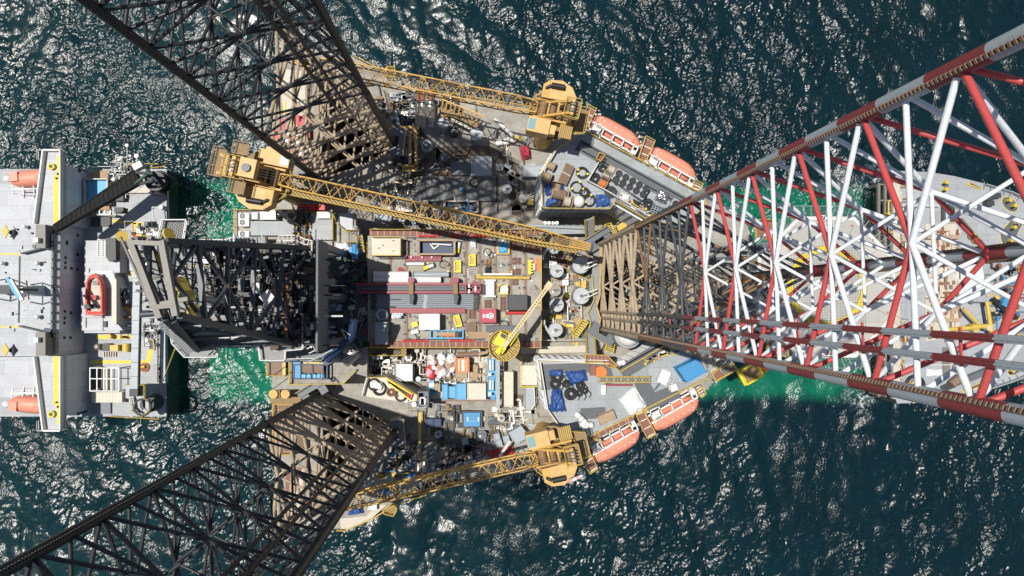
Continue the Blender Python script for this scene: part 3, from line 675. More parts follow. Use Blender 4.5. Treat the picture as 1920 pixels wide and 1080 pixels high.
m=MB('burgundy'); m.beam(P(*qE(330,657),z+.6),P(*qE(838,657),z+.6),.8,.5); m.use('wood')
for i in range(16): m.beam(P(*qE(340+i*32,650),z+.87),P(*qE(340+i*32,664),z+.87),.06)
m.build('side_beam',None,'straight dark red side beam along the racked drill pipes','beam')
# racked drill pipes: copies of one joint
def joint(x0,x1,y,k):
    a,b=P(*qE(x0,y),z+.35),P(*qE(x1,y),z+.35); a.z=b.z=z+.35
    m=MB('steel_dark' if k%3 else 'steel_blue').tube(a,b,.115,8); m.use('charcoal').tube(a,a+Vector((.7,0,0)),.16,8); m.tube(b-Vector((.7,0,0)),b,.16,8); m.use('steel_blue'); m.tube((a+b)/2-Vector((.25,0,0)),(a+b)/2+Vector((.25,0,0)),.15,8)
    return m.build('drill_pipe',None,'grey drill pipe racked level among its neighbours beside the red catwalk','drill pipe','racked drill pipes')
for k in range(22): joint(205+random.uniform(-8,8),930+random.uniform(-14,8),551+k*4.4,k)
m=MB('rust'); 
for x in (350,560,880): m.beam(P(*qE(x,548),z+.12),P(*qE(x,648),z+.12),.25,.24)
m.build('pipe_dunnage',None,'row of low rusty cross beams under the racked drill pipes','dunnage')
def basket(label,pts,mat='bright_yellow',group='yellow tool baskets'):
    w=[P(x,y,z+.8) for x,y in pts]; t=thing('tool_basket',label,'basket',(*(sum(w,Vector())/4).to_2d(),z),group); m=MB(mat); i=shrink(w,.72)
    for k in range(4): m.prism([w[k],w[(k+1)%4],i[(k+1)%4],i[k]],z+.1,z+.8)
    m.prism(shrink(w,.75),z+.08,z+.3); m.build('body',t); m=MB('yellow'); a,b,c,d=[x.lerp(y,.0) for x,y in zip(i,i)]
    for s in (.25,.45,.65,.82): p,q=i[0].lerp(i[3],s),i[1].lerp(i[2],s); m.beam((*p,z+.5),(*q,z+.5),.18,.3)
    m.use('charcoal')
    for p in w: m.tube((p.x,p.y,z+.7),(p.x,p.y,z+1.05),.08,6)
    m.build('dividers',t)
basket('yellow tool basket lying square beside the hand pump',q4(qE,762,318,808,400)); basket('yellow tool basket lying square below the white sack',q4(qE,863,276,907,354)); basket('yellow tool basket lying askew beside the white container',[qE(753,692),qE(795,683),qE(818,762),qE(775,770)])
t=thing('bore_block','square bright yellow block with a round white bore','block',(*P(*qE(1093,514),z).to_2d(),z)); m=MB('bright_yellow')
w=[P(x,y,z+1.1).to_2d() for x,y in q4(qE,1062,480,1126,548)]; c=sum(w,Vector((0,0)))/4; holed(m,w,[[c+Vector((.85*math.cos(a),.85*math.sin(a))) for a in [2*PI*i/20 for i in range(20)]]],z,z+1.1); m.build('block_body',t); MB('white').cyl((c.x,c.y),.8,z,z+.3,20).build('bore_floor',t)
t=thing('valve_rack','yellow toothed rack of bottles by the right edge rail','rack',(*P(*qE(1280,365),z).to_2d(),z)); m=MB('bright_yellow').pp(q4(qE,1262,318,1280,412),z,z+1.1)
for i in range(5): m.pp(q4(qE,1278,320+i*19,1292,330+i*19),z,z+1.0)
m.build('rack_frame',t); MB('silver').pp(q4(qE,1293,335,1310,385),z+.1,z+.8).build('cylinder_box',t); m=MB('orange').pp(q4(qE,1312,300,1340,390),z,z+.1); m.build('drip_tray',t)
t=thing('tarped_crate','crate under a torn bright blue sheet with orange showing','crate',(*P(*qE(1092,232),z).to_2d(),z)); m=MB('crane_yellow').pp(q4(qE,1047,188,1137,278),z,z+.9); m.build('crate_body',t); m=pile(MB('light_blue'),[qE(1050,185),qE(1136,185),qE(1128,276),qE(1058,276)],z+.5,.9,12,4); m.build('blue_sheet',t)
tarp('white_sack','crumpled white sack on a wooden pallet',q4(qE,868,172,913,240),z,.9,'tarp_white',5,'sack')
for i,(a,lab) in enumerate([((1152,185,1228,252),'rusty fittings rack topmost in the long rusty row'),((1152,298,1215,345),'rusty fittings rack second from top in the long rusty row'),((1152,372,1212,418),'rusty fittings rack behind the yellow beam in the long row'),((1152,440,1195,485),'small rusty fittings rack lowest in the long rusty row'),((1072,562,1112,662),'tall rusty fittings rack left of the dark grey house'),((965,582,1014,640),'rusty fittings rack below the white panel'),((857,650,908,712),'rusty fittings rack beside the crimson container'),((1242,205,1338,262),'wide rusty fittings rack in the corner under the crane boom'),((978,310,1012,360),'little dark fittings rack beside the bundled black cable')]):
    x0,y0,x1,y1=a; n=max(4,int((y1-y0)/8)); o=rack_pile('fittings_rack',lab,q4(qE,x0,y0,x1,y1),z,'rust',n,'rusty racks of fittings',.065,2,'rack')
rack_pile('timber_stack','stack of brown timber below the rusty rack and crimson box',q4(qE,857,733,912,796),z,'brown_wood',9,None,.12,2,'timber')
rack_pile('timber_stack','pale timber laid along the lower walkway near the yellow crane',q4(qE,862,800,1010,845),z,'wood',7,None,.1,1,'timber')
rack_pile('beam_stack','stack of dark grey beams lying by the small yellow crane',q4(qE,975,760,1180,796),z,'steel_dark',6,None,.18,2,'beams')
pipe('long orange yellow spreader beam with capped ends',qE,908,433,1270,436,.26,'yellow',name='spreader_beam')
pipe('red painted beam lying below the dark grey house',qE,1115,672,1250,672,.28,'red',name='spreader_beam')
t=thing('cover_panel','white panel shaped like a letter I','panel',(*P(*qE(1002,506),z).to_2d(),z)); m=MB('white').pp(q4(qE,975,452,1032,560),z,z+1.0); m.pp(q4(qE,963,447,1042,458),z+.02,z+1.02); m.pp(q4(qE,963,555,1042,566),z+.02,z+1.02); m.build('panel_body',t)
container('equipment_house','dark grey equipment house on the pipe deck','cabin',q4(qE,1126,552,1252,650),z,2.6,'charcoal',roof='plain')
t=container('tool_container','crimson container with white lettering and a disc on its roof','container',q4(qE,938,648,1042,735),z,2.6,'magenta')
m=MB('white'); 
for i,(x0,x1,y0,y1) in enumerate([(955,961,680,706),(963,967,680,706),(971,974,680,706),(978,981,680,706),(985,991,680,706),(955,967,680,684),(955,967,691,695),(955,967,703,706),(978,991,680,684),(978,991,691,695)]): m.pp(q4(qE,x0,y0,x1,y1),z+2.6,z+2.63+.004*i)
w=P(*qE(1010,692),z+2.63); m.torus((w.x,w.y,z+2.62),.42,.12,22,6); m.cyl(w,.2,z+2.55,z+2.68,14); m.build('roof_lettering',t)
container('freight_container','plain white freight container on the pipe deck','container',q4(qE,528,684,660,782),z,2.8,'white')
t=thing('tool_cradle','blue framed cradle of orange and tan tools by lower walkway','cradle',(*P(*qE(712,815),z).to_2d(),z)); m=MB('light_blue')
for y in (790,842): m.beam(P(*qE(602,y),z+.9),P(*qE(822,y),z+.9),.2,.3)
for x in (602,640,680,720,760,800,822): m.beam(P(*qE(x,788),z+.5),P(*qE(x,844),z+.5),.2,.8)
m.build('frame',t); m=MB('wood').tube(P(*qE(645,815),z+.6),P(*qE(775,812),z+.6),.42,12); m.use('orange').tube(P(*qE(690,826),z+.8),P(*qE(770,826),z+.8),.2); m.use('charcoal').tube(P(*qE(785,800),z+.7),P(*qE(785,838),z+.7),.5,12); m.build('tools',t)
m=MB('light_blue')
for i in range(9): w=P(*qE(352+(i%5)*15,682+(i//5)*17),z+.7); m.use('silver' if i%2 else 'white').cyl(w,.22,z,z+1.5,10); m.use('light_blue').cyl(w,.12,z+1.5,z+1.7,8)
m.build('gas_bottle_rack',None,'cluster of pale gas bottles standing beside the white container','gas bottles')
container('workshop_cabin','blue grey cabin in the shadow of the derrick','cabin',q4(qE,232,738,305,880),z,2.7,'steel_blue')
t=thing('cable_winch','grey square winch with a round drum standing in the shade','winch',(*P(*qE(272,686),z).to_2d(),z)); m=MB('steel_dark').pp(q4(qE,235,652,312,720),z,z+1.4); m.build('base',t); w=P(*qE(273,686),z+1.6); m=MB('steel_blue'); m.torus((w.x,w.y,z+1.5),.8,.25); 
for i in range(5): a=i*2*PI/5; m.beam((w.x,w.y,z+1.5),(w.x+.8*math.cos(a),w.y+.8*math.sin(a),z+1.5),.2)
m.build('drum',t)
coil('hose_coil','loose black hose ring beside the stack of dark beams',*qE(1097,756),9,z,'rubber',turns=2,hole=.85)
coil('hose_coil','thin black hose ring lying between brown beams above the cable bundle',*qE(985,262),7.5,z,'rubber',turns=2,hole=.8)
coil('hose_coil','thin black hose loop right of the yellow and white tool',*qE(692,345),9,z,'rubber',turns=1,hole=.9,ry=.8)
coil('hose_coil','small red hose coil beside the fat white pipes',*qE(397,378),4.5,z,'magenta',turns=3,hole=.3)
tarp('cable_bundle','tangled black cable bundle beside the white panel',q4(qE,970,360,1014,404),z,.8,'rubber',9,'cable')
t=thing('chemical_pump','yellow and white pump with hoses beside the white container','pump',(*P(*qE(498,770),z).to_2d(),z)); c=P(*qE(498,750),z); m=MB('bright_yellow').box((c.x,c.y,z+.5),(1,.8,.8),.3); m.use('white').box((c.x,c.y-1.2,z+.4),(1.2,.6,.5),.2); m.build('pump_body',t); m=MB('rubber').path([c+Vector((0,-1.5,.3)),c+Vector((.4,-2.3,.1)),c+Vector((-.5,-3,.1)),c+Vector((-1,-2.2,.1))],.08); m.build('hose',t)
m=MB('rubber'); R=random.Random(4)
for k in range(26):
    x,y=R.uniform(430,1330),R.uniform(165,850); pts=[]
    for i in range(6): pts.append(P(*qE(x,y),z+.05)); x+=R.uniform(-26,26); y+=R.uniform(-22,22)
    m.path(pts,R.choice((.035,.05)),5)
m.build('loose_hoses',None,'loose thin black hoses strewn over the pipe deck plates','hoses',kind='stuff')
m=MB('rust'); 
for k in range(150):
    x,y=R.uniform(440,1335),R.uniform(168,850); w=P(*qE(x,y),z); m.use(R.choice(('rust','charcoal','wood','white','steel_dark','brown_wood','yellow'))); m.box((w.x,w.y,z+.12),(R.uniform(.15,.9),R.uniform(.1,.35),R.uniform(.12,.4)),R.uniform(0,3))
m.build('small_gear',None,'scattered small fittings, dunnage and shackles on the pipe deck','gear',kind='stuff')
# ------------------------------------------------------------------ mud tanks between pipe deck and bow leg
z=ZD
for x,y,r,lab in ((350,365,50,'upper left pale round tank beside the pipe deck edge'),(537,322,62,'larger round tank nearest the crane boom tip, crossed by a white arm'),(350,630,52,'pale round tank left of the zigzag walkway, third down in its row'),(540,560,62,'larger round tank beside the zigzag walkway and yellow box'),(340,825,52,'lowest pale round tank beside the white brace'),(330,192,40,'round tank half hidden under the long crane boom')):
    tank('storage_tank','%s'%lab,*qK(x,y),r/4.1526,z,4.6,'steel_blue','round tanks by the bow leg')
tank('storage_tank','shaded half ring tank under the tip of the pale crane boom',*qK(335,515),11,z,2.0,'deck_grey','round tanks by the bow leg')
m=MB('walk_grey'); wk=[(640,150),(690,180),(686,560),(660,640),(690,740),(668,860),(640,850),(585,840),(610,760),(590,690),(640,590),(622,400)]
m.pp([qK(*p) for p in wk],z+3.6,z+3.8); 
t=thing('zigzag_walkway','grey zigzag walkway with yellow rails in front of the bow leg','walkway',(*P(*qK(650,500),z).to_2d(),z)); m.build('floor_plate',t)
m=MB('yellow'); m.prail([qK(x,y) for x,y in ((690,180),(686,560),(660,640),(690,740),(668,860))],z+3.8,r=.07); m.prail([qK(x,y) for x,y in ((600,840),(612,760),(590,690),(640,590),(622,400))],z+3.8,r=.05); m.build('handrail',t)
m=MB('steel_dark'); 
for x,y in wk[::2]: w=P(*qK(x,y),z+3.7); m.tube((w.x,w.y,z),(w.x,w.y,z+3.6),.15)
m.build('support_posts',t)
for lab,a,b,r in (('slanting white brace beside the lowest round tank',(238,765),(328,905),.24),('short slanting white brace under the crane boom tip',(232,258),(282,180),.22)):
    m=MB('white').tube(P(*qK(*a),z+5.5),P(*qK(*b),z+2.5),r,10); c=P(*qK(*a),z+5.5); m.box((c.x,c.y,z+5.5),(.8,.8,.4)); m.build('brace_pipe',None,lab,'brace')
for x,y in ((590,318),(590,545)):
    a,b=P(*qK(x-30,y),z+5.2),P(*qK(x+70,y-35),z+5.2); m=MB('white').tube(a,b,.13); m.tube(a+Vector((0,-.9,0)),b+Vector((0,-.6,0)),.1); m.tube(b,b-Vector((0,0,3)),.1); m.build('filling_arm',None,'white filling arm over the %s larger round tank'%('upper' if y<400 else 'lower'),'pipe arm')
t=thing('vent_locker','white double locker between two round tanks','locker',(*P(*qK(415,430),z).to_2d(),z)); MB('white').pp(q4(qK,392,385,440,478),z,z+1.4).build('locker_body',t); MB('steel_dark').pp(q4(qK,392,428,440,434),z+1.4,z+1.43).build('lid_seam',t)
t=thing('filter_locker','white locker with two round lids beside upper tank','locker',(*P(*qK(318,310),z).to_2d(),z)); MB('white').pp(q4(qK,290,285,350,345),z,z+1.6).build('locker_body',t); m=MB('steel_blue')
for y in (300,328): m.cyl(P(*qK(303,y),z+1.7),.25,z+1.6,z+1.75,14)
m.build('round_lids',t)
m=MB('wood').pp(q4(qK,455,392,478,440),z,z+.8); m.use('brown_wood').pp(q4(qK,482,394,520,440),z,z+.7); m.build('pallet_stack',None,'two low wood pallets between the larger tanks','pallets')
t=thing('transfer_pump','yellow pump on a blue base beside the larger tank','pump',(*P(*qK(558,470),z).to_2d(),z)); MB('yellow').pp(q4(qK,540,440,578,500),z+.3,z+1.6).build('motor_box',t); MB('steel_blue').pp(q4(qK,515,470,575,500),z,z+.3).build('base',t)
tool('yellow valve set left of the lower larger tank',qK,455,552,10,'valve_set'); tool('round beige pump above the lowest tank',qK,318,705,60,'transfer_pump'); tool('yellow valve pump right of lowest tank',qK,465,790,0,'valve_set')
def stair(name,label,q,pts,w,z0,z1,mat='yellow',tread='walk_grey',cat='stairs'):
    """flight of steps from pts[0] (z0) to pts[1] (z1)"""
    a,b=P(*q(*pts[0]),z0),P(*q(*pts[1]),z1); d=(b-a); f=Vector((d.x,d.y,0)).normalized(); s=Vector((-f.y,f.x,0)); n=max(5,int(max(abs(z1-z0)/.22,Vector((d.x,d.y,0)).length/.45)))
    t=thing(name,label,cat,(*((a+b)/2).to_2d(),min(z0,z1))); m=MB(tread)
    for i in range(n): c=a.lerp(b,(i+.5)/n); m.beam(c-s*w/2,c+s*w/2,.26,.06)
    m.build('treads',t); m=MB(mat)
    for k in (-1,1):
        o=s*w/2*k; m.beam(a+o,b+o,.12,.3)
        for h in (.55,1.1): m.tube(a+o+Vector((0,0,h)),b+o+Vector((0,0,h)),.05,5)
        for i in range(5): c=a.lerp(b,i/4)+o; m.tube(c,c+Vector((0,0,1.1)),.05,5)
    m.build('stringers',t); return t
stair('deck_stairs','yellow railed stairs from the zigzag walkway up to lower quarters',qK,((604,850),(615,1010)),1.5,z+3.8,ZQ-1.5)
stair('deck_stairs','yellow railed stairs beside the long crane boom tip, by upper quarters',qK,((605,110),(600,-40)),1.5,z+3.8,ZQ-1.5)
def machine(label,quads,name='fairlead_frame',cat='machinery'):
    w=P(*quads[0][0][0],z); t=thing(name,label,cat,(w.x,w.y,z))
    for pts,h,mat,nm in quads:
        m=MB(mat).pp(pts,z,z+h); 
        if nm=='ladder_frame':
            W_=[P(x,y,z+h) for x,y in pts]
            for i in range(7): m.use('charcoal').beam(W_[0].lerp(W_[3],(i+.5)/7)+Vector((0,0,.05)),W_[1].lerp(W_[2],(i+.5)/7)+Vector((0,0,.05)),.15)
            m.use('bright_yellow').rail([(p.x,p.y) for p in W_],z+h,h=.8,r=.06,closed=True)
        m.build(nm,t)
machine('yellow winch frame at the upper corner of the bow leg',[([qK(640,60),qK(725,35),qK(740,80),qK(655,140)],2.2,'steel_blue','pump_block'),([qK(715,10),qK(765,-5),qK(805,95),qK(770,110)],3.2,'yellow','ladder_frame'),([qK(815,20),qK(880,-30),qK(895,20),qK(830,55)],1.6,'yellow','side_frame')])
machine('yellow slanted frame with a winch above the zigzag walkway bend',[([qK(545,745),qK(590,765),qK(505,880),qK(462,860)],2.4,'yellow','ladder_frame'),([qK(480,735),qK(530,720),qK(560,755),qK(500,790)],1.6,'wood','winch_drum')])
machine('yellow slanted frame by the white dome at the bow leg',[([qK(750,880),qK(800,905),qK(780,1000),qK(720,980)],2.6,'yellow','ladder_frame'),([qK(640,870),qK(720,920),qK(690,990),qK(630,930)],1.6,'steel_blue','pump_block')])
# ------------------------------------------------------------------ quarters blocks
def louvre(mb, a, b, z0, z1, n, out, mat, w=.25):
    mb.use(mat)
    for i in range(n): zz=z0+(z1-z0)*(i+.5)/n; mb.beam((a[0]+out.x*.12,a[1]+out.y*.12,zz),(b[0]+out.x*.12,b[1]+out.y*.12,zz),w,(z1-z0)/n*.45)
def block(label, roof, walls, extra):
    w=[P(x,y,ZQ) for x,y in roof]; c=sum(w,Vector())/len(w); t=thing('quarters_block',label,'quarters',(c.x,c.y,ZD))
    m=MB('wall_white').prism(w,ZD,ZQ-.25); m.build('walls',t); m=MB('roof_grey').prism(w,ZQ-.25,ZQ); m.build('roof',t)
    for i,j,mat in walls:
        a,b=w[i],w[j]; n=Vector((b.y-a.y,a.x-b.x,0)).normalized()
        if n.dot((a+b)/2-c)<0: n=-n
        m=MB(mat); louvre(m,a,b,ZD+1,ZQ-.6,9,n,mat); 
        for k in range(int((b-a).length/1.2)): p=a.lerp(b,(k+.5)/int((b-a).length/1.2))+n*.3; m.tube((p.x,p.y,ZD+.3),(p.x,p.y,ZQ-.3),.06,5)
        m.build('louvred_wall',t)
    m=MB('yellow'); m.rail([(p.x,p.y) for p in shrink(w,.992)],ZQ,h=1.1,r=.06,closed=True); m.build('handrail',t)
    for pts,wd,mat in extra:
        m=MB(mat); ps=[P(*p,ZQ) for p in pts]
        for k,(a,b) in enumerate(zip(ps,ps[1:])):
            d=(b-a).normalized(); n=Vector((-d.y,d.x,0))*wd/2; e=d*wd*.42 if len(ps)>2 else d*0; m.prism([a+n-e,b+n+e,b-n+e,a-n-e],ZQ,ZQ+.006+.004*k)
        m.build('roof_walkway' if mat=='pad_grey' else 'yellow_line',t)
    return t
UP=[qF(215,895),qF(205,640),qF(300,480),qF(440,385),qF(520,335),qF(1365,790),qF(1400,870),qF(1240,1010),qF(1010,1000),qF(740,845),qF(700,900)]
up=block('upper quarters block with cable coils and a ten fan unit on its roof',UP,[(0,1,'wall_white'),(0,10,'steel_dark'),(8,9,'wall_white'),(1,2,'wall_white')],[([qF(475,428),qF(1240,845)],2.0,'pad_grey'),([qF(470,452),qF(1222,862)],.16,'yellow'),([qF(500,408),qF(1262,828)],.16,'yellow')])
LO=[qJ(105,130),qJ(590,150),qJ(655,200),qU(915,560),(1320,664),(1345,690),qJ(1250,240),qJ(440,640),qJ(350,690),qJ(230,560),qJ(165,465)]
lo=block('lower quarters block with blue tarpaulins and black coils on its roof',LO,[(0,1,'wall_white'),(10,0,'wall_white'),(2,3,'wall_white')],[([qJ(665,215),qU(960,560)],2.3,'pad_grey'),([qJ(640,190),qU(900,548)],.2,'yellow'),([qJ(160,300),qJ(150,190),qJ(560,172),qJ(585,260)],1.6,'pad_grey'),([qJ(815,300),qJ(870,405),qJ(1010,350)],2.4,'pad_grey'),([qJ(390,490),qJ(560,480)],1.8,'pad_grey')])
m=MB('white'); 
for y in (118,138): m.prail([qJ(110,y),qJ(580,y+12)],ZQ,r=.07)
m.prail([qJ(120,140),qJ(170,460),qJ(240,560)],ZQ,r=.09); m.build('white_rails',lo)
m=MB('white'); m.prail([qF(630,550),qF(550,690),qF(700,770),qF(1000,950)],ZQ,r=.08); m.prail([qF(215,880),qF(208,650)],ZQ,r=.09); m.prail([qF(230,620),qF(320,470)],ZQ,r=.08); m.build('white_rails',up)
z=ZQ
for x,y,r,lab,acc,hole in ((510,630,46,'black hose coil with yellow sleeves standing alone by the brown planks',(-20,150,200),.6),(470,735,47,'black hose coil with yellow sleeves between planks and white dome',(60,200),.72),(527,775,40,'small tight black hose coil in the middle of the sleeved coils',(120,),.45),(565,832,47,'black hose coil with yellow sleeves beside the blue hose',(80,200),.66)):
    coil('hose_coil',lab,*qF(x,y),r/3.858,z,'rubber','coils on the upper roof',5,accent=acc,hole=hole)
for x,y,r,lab,mat,ry,hole in ((605,675,40,'plain black hose coil left of the cable drums','rubber',1.15,.25),(660,603,36,'plain black hose coil at the corner of the white inner rail','rubber',.8,.3),(715,770,46,'grey black hose coil below the orange cable drums','charcoal',1,.15),(660,830,42,'blue hose coil lying on a blue sheet','tarp_blue',1,.4),(992,862,40,'oval black hose coil beside the metal cage','rubber',1.1,.2)):
    coil('hose_coil',lab,*qF(x,y),r/3.858,z+(.5 if mat=='tarp_blue' else 0),mat,'coils on the upper roof',6,ry=ry,hole=hole)
tarp('blue_sheet','blue sheet spread under the blue hose coil',[qF(610,785),qF(705,790),qF(715,870),qF(605,880)],z,.5,'tarp_blue',3); tarp('blue_sheet','crumpled blue sheet over gear behind the large cable drums',[qF(235,715),qF(380,705),qF(380,765),qF(250,800)],z,1.1,'tarp_blue',7); tarp('blue_sheet','crumpled blue sheet in front of the large cable drums',[qF(255,820),qF(330,790),qF(345,850),qF(240,880)],z,1.0,'tarp_blue',8); tarp('black_netting','heap of black netting by the roof edge below the drums',[qF(270,850),qF(375,830),qF(370,885),qF(265,888)],z,.8,'rubber',12,'netting')
def reel(label,q,x,y,ang,L,R,cable,name='cable_drum',flange='wood',group=None):
    c=P(*q(x,y),z+R); a=math.radians(ang); d=Vector((math.cos(a),math.sin(a),0)); t=thing(name,label,'cable drum',(c.x,c.y,z),group); c.z=z+R
    m=MB(cable)
    for i in range(int(L/.2)): p=c+d*(-L/2+.2*i); m.tube(p,p+d*.17,R*.82,18)
    m.build('cable_turns',t); m=MB(flange)
    for s in (-1,1): m.tube(c+d*s*L/2,c+d*s*(L/2+.14),R,20)
    m.build('flanges',t)
reel('small wooden cable reel near the crane at the roof corner',qF,282,583,-25,1.0,.75,'wood'); reel('wooden cable reel by the white wall, below the small one',qF,250,665,-25,1.1,.95,'wood')
reel('brown cable drum standing upright behind the striped drum',qF,322,735,80,1.2,.9,'wood'); reel('long brown cable drum wound with striped cable',qF,345,790,-10,2.4,1.0,'brown_wood'); reel('greenish cable drum nearest the white dome',qF,405,840,-10,1.2,1.0,'beige')
for x,y,lab,mat in ((720,610,'pale cable drum topmost in the drum row','beige'),(683,655,'silver cable drum in the middle of the drum row','silver'),(655,712,'orange cable drum lowest in the drum row','orange')): reel(lab,qF,x,y,-30,1.1,.75,mat,group='cable drums in a row')
t=thing('radome','white round radome on the upper quarters roof','radome',(*P(*qF(487,838),z+1.2).to_2d(),z)); c=P(*qF(487,838),z+1.4); MB('white').ball((c.x,c.y,z+.9),.95,.95,.95,20,12).build('dome',t); MB('steel_blue').cyl(c,.6,z,z+.4,20).build('pedestal',t)
m=MB('brown_wood'); W_=[P(*qF(*p),z+.9) for p in ((392,560),(452,590),(392,725),(335,690))]
for i in range(8): m.beam(W_[0].lerp(W_[1],(i+.5)/8),W_[3].lerp(W_[2],(i+.5)/8),.22,.16); m.beam(W_[0].lerp(W_[1],(i+.5)/8)-Vector((0,0,.35)),W_[3].lerp(W_[2],(i+.5)/8)-Vector((0,0,.35)),.22,.3)
m.use('white'); m.beam(W_[0].lerp(W_[3],.5)+Vector((0,0,.1)),W_[1].lerp(W_[2],.5)+Vector((0,0,.1)),.08); m.build('plank_stack',None,'banded stack of brown planks on the upper roof','planks')
t=thing('cooling_unit','grey cooling unit with ten round black fans on top','cooling unit',(*P(*qF(855,710),z).to_2d(),z)); m=MB('roof_grey').pp([qF(770,598),qF(1000,745),qF(945,832),qF(715,672)],z,z+1.6); m.build('casing',t)
for x,y in ((775,640),(823,667),(872,694),(921,721),(970,748),(754,682),(802,709),(851,736),(899,763),(948,790)):
    w=P(*qF(x,y),z+1.6); m=MB('black').cyl(w,.52,z+1.6,z+1.63,20); m.torus((w.x,w.y,z+1.65),.52,.06,20,6)
    for k in range(4): a=k*PI/2+.4; m.use('charcoal').beam((w.x,w.y,z+1.66),(w.x+.5*math.cos(a),w.y+.5*math.sin(a),z+1.66),.05,.02)
    m.build('fan',t)
tarp('foil_pallet','pallet wrapped in shiny clear foil beside the dark walkway',[qF(1060,742),qF(1150,775),qF(1120,862),qF(1035,830)],z,1.3,'foil',21,'pallet'); 
t=thing('gas_cage','grey metal cage of bottles at the end of the upper roof','cage',(*P(*qF(1065,890),z).to_2d(),z)); W_=[P(*qF(*p),z+1.5) for p in ((1030,845),(1130,885),(1095,960),(1000,915))]; m=MB('steel_blue')
for i in range(6): m.beam(W_[0].lerp(W_[1],i/5),W_[3].lerp(W_[2],i/5),.08); m.beam(W_[0].lerp(W_[3],i/5),W_[1].lerp(W_[2],i/5),.08)
for p in W_: m.beam(p,p-Vector((0,0,1.5)),.12)
m.build('frame',t); m=MB('dark_blue'); 
for i in range(3):
    for j in range(4): p=W_[0].lerp(W_[1],(j+.5)/4).lerp(W_[3].lerp(W_[2],(j+.5)/4),(i+.5)/3); m.cyl(p,.2,z,z+1.2,8)
m.build('bottles',t)
tarp('white_rags','heap of white pipe covers inside the white rail',[qF(790,770),qF(860,795),qF(845,850),qF(790,825)],z,.8,'tarp_white',31,'covers'); tarp('black_hoses','long heap of black hoses along the white rail',[qF(880,820),qF(950,855),qF(935,905),qF(870,865)],z,.6,'rubber',33,'hoses')
t=thing('vent_fan','single round vent with a black fan by the bow leg chord','vent',(*P(*qF(1185,860),z).to_2d(),z)); w=P(*qF(1185,860),z+.8); MB('roof_grey').box((w.x,w.y,z+.4),(1.6,1.6,.8),-.5).build('casing',t); m=MB('black').cyl(w,.55,z+.8,z+.83,18); m.use('charcoal').torus((w.x,w.y,z+.85),.55,.06); m.build('fan',t)
m=MB('walk_brown').pp([qF(635,485),qF(672,505),qF(645,550),qF(608,530)],z+1.0,z+1.1); m.use('yellow').prail([qF(635,485),qF(672,505),qF(645,550),qF(608,530)],z+1.1,r=.06,closed=True); m.use('steel_dark').prail([qF(608,530),qF(645,550)],z,h=1.0); m.build('step_platform',None,'small brown grated step platform over the dark roof walkway','platform')
# lower roof
tarp('blue_tarpaulin','big smooth blue tarpaulin at the left roof corner',[qJ(200,325),qJ(265,320),qJ(300,480),qJ(180,485)],z,1.6,'tarp_blue',41); tarp('blue_tarpaulin','crumpled blue tarpaulin among the black coils',[qJ(285,205),qJ(430,195),qJ(445,265),qJ(330,305)],z,1.2,'tarp_blue',42); tarp('blue_tarpaulin','small blue tarpaulin behind the first black coil',[qJ(180,195),qJ(272,190),qJ(275,240),qJ(185,240)],z,.9,'tarp_blue',43)
for x,y,r,lab,hole in ((232,240,44,'loose black cable coil topmost on the lower roof',.3),(220,287,37,'black cable coil with pale strands beside the big blue tarpaulin',.4),(296,290,28,'small black coil next to the crumpled blue tarpaulin',.2),(326,358,44,'largest black coil in front on the lower roof',.3),(390,298,32,'black coil right of the crumpled tarpaulin',.2),(385,350,26,'black coil between the largest and smallest ones',.3),(421,334,22,'smallest black coil at the right of the heap',.3)):
    coil('cable_coil',lab,*qJ(x,y),r/3.6,z+.3,'rubber','coils on the lower roof',6,hole=hole)
m=MB('white').pp(q4(qJ,530,295,562,360),z,z+.9); m.use('steel_blue').pp(q4(qJ,535,318,557,322),z+.9,z+.93); m.build('deck_locker',None,'small pale locker beside the lower roof coils','locker')
m=MB('orange').cyl(P(*qJ(527,210),z+.2),1.0,z,z+.25,24); m.use('walk_brown').pp(q4(qJ,455,160,495,232),z+.02,z+.5); m.build('red_hatch',None,'round orange hatch with brown steps on the lower roof','hatch')
m=MB('walk_brown'); pl=[qJ(425,90),qJ(570,95),qJ(640,165),qJ(590,180),qJ(540,140),qJ(425,145)]; m.pp(pl,z+.4,z+.6); m.use('wood')
for i in range(6): a=P(*qJ(430+i*26,92),z+.62); m.beam(a,P(*qJ(430+i*26,142),z+.62),.08,.03)
m.use('yellow').prail(pl,z+.6,r=.06,closed=True); m.build('curved_gangway',None,'brown grated gangway curving round the roof corner','gangway')
t=thing('bridge_gangway','grey trussed gangway across the lower quarters roof','gangway',(*P(*qJ(690,262),z).to_2d(),z)); m=MB('grating').pp(q4(qJ,515,240,862,275),z+1.6,z+1.75); m.build('floor_plate',t); m=MB('yellow'); m.prail([qJ(515,240),qJ(862,240)],z+1.75,r=.07); m.prail([qJ(515,277),qJ(862,277)],z+1.75,r=.07)
for i in range(8): m.beam(P(*qJ(520+i*48,240),z+1.8),P(*qJ(520+i*48,277),z+1.8),.1)
m.build('handrail',t); m=MB('burgundy').pp(q4(qJ,560,290,740,302),z+.4,z+.8); m.build('side_girder',t)
tarp('white_tarpaulin','large square white tarpaulin tilted over cargo',[qJ(655,398),qJ(770,310),qJ(848,440),qJ(745,520)],z,1.6,'tarp_white',51,n=8)
container('store_container','bright blue roofed container tilted near the bow leg chord','container',[qJ(1048,185),qJ(1180,120),qJ(1235,205),qJ(1110,275)],z,2.6,'blue',roof='ribs')
container('wood_crate','low tan plywood crate beside the brown gangway','crate',[qJ(512,510),qJ(610,470),qJ(630,522),qJ(530,565)],z,1.2,'wood',doors=False)
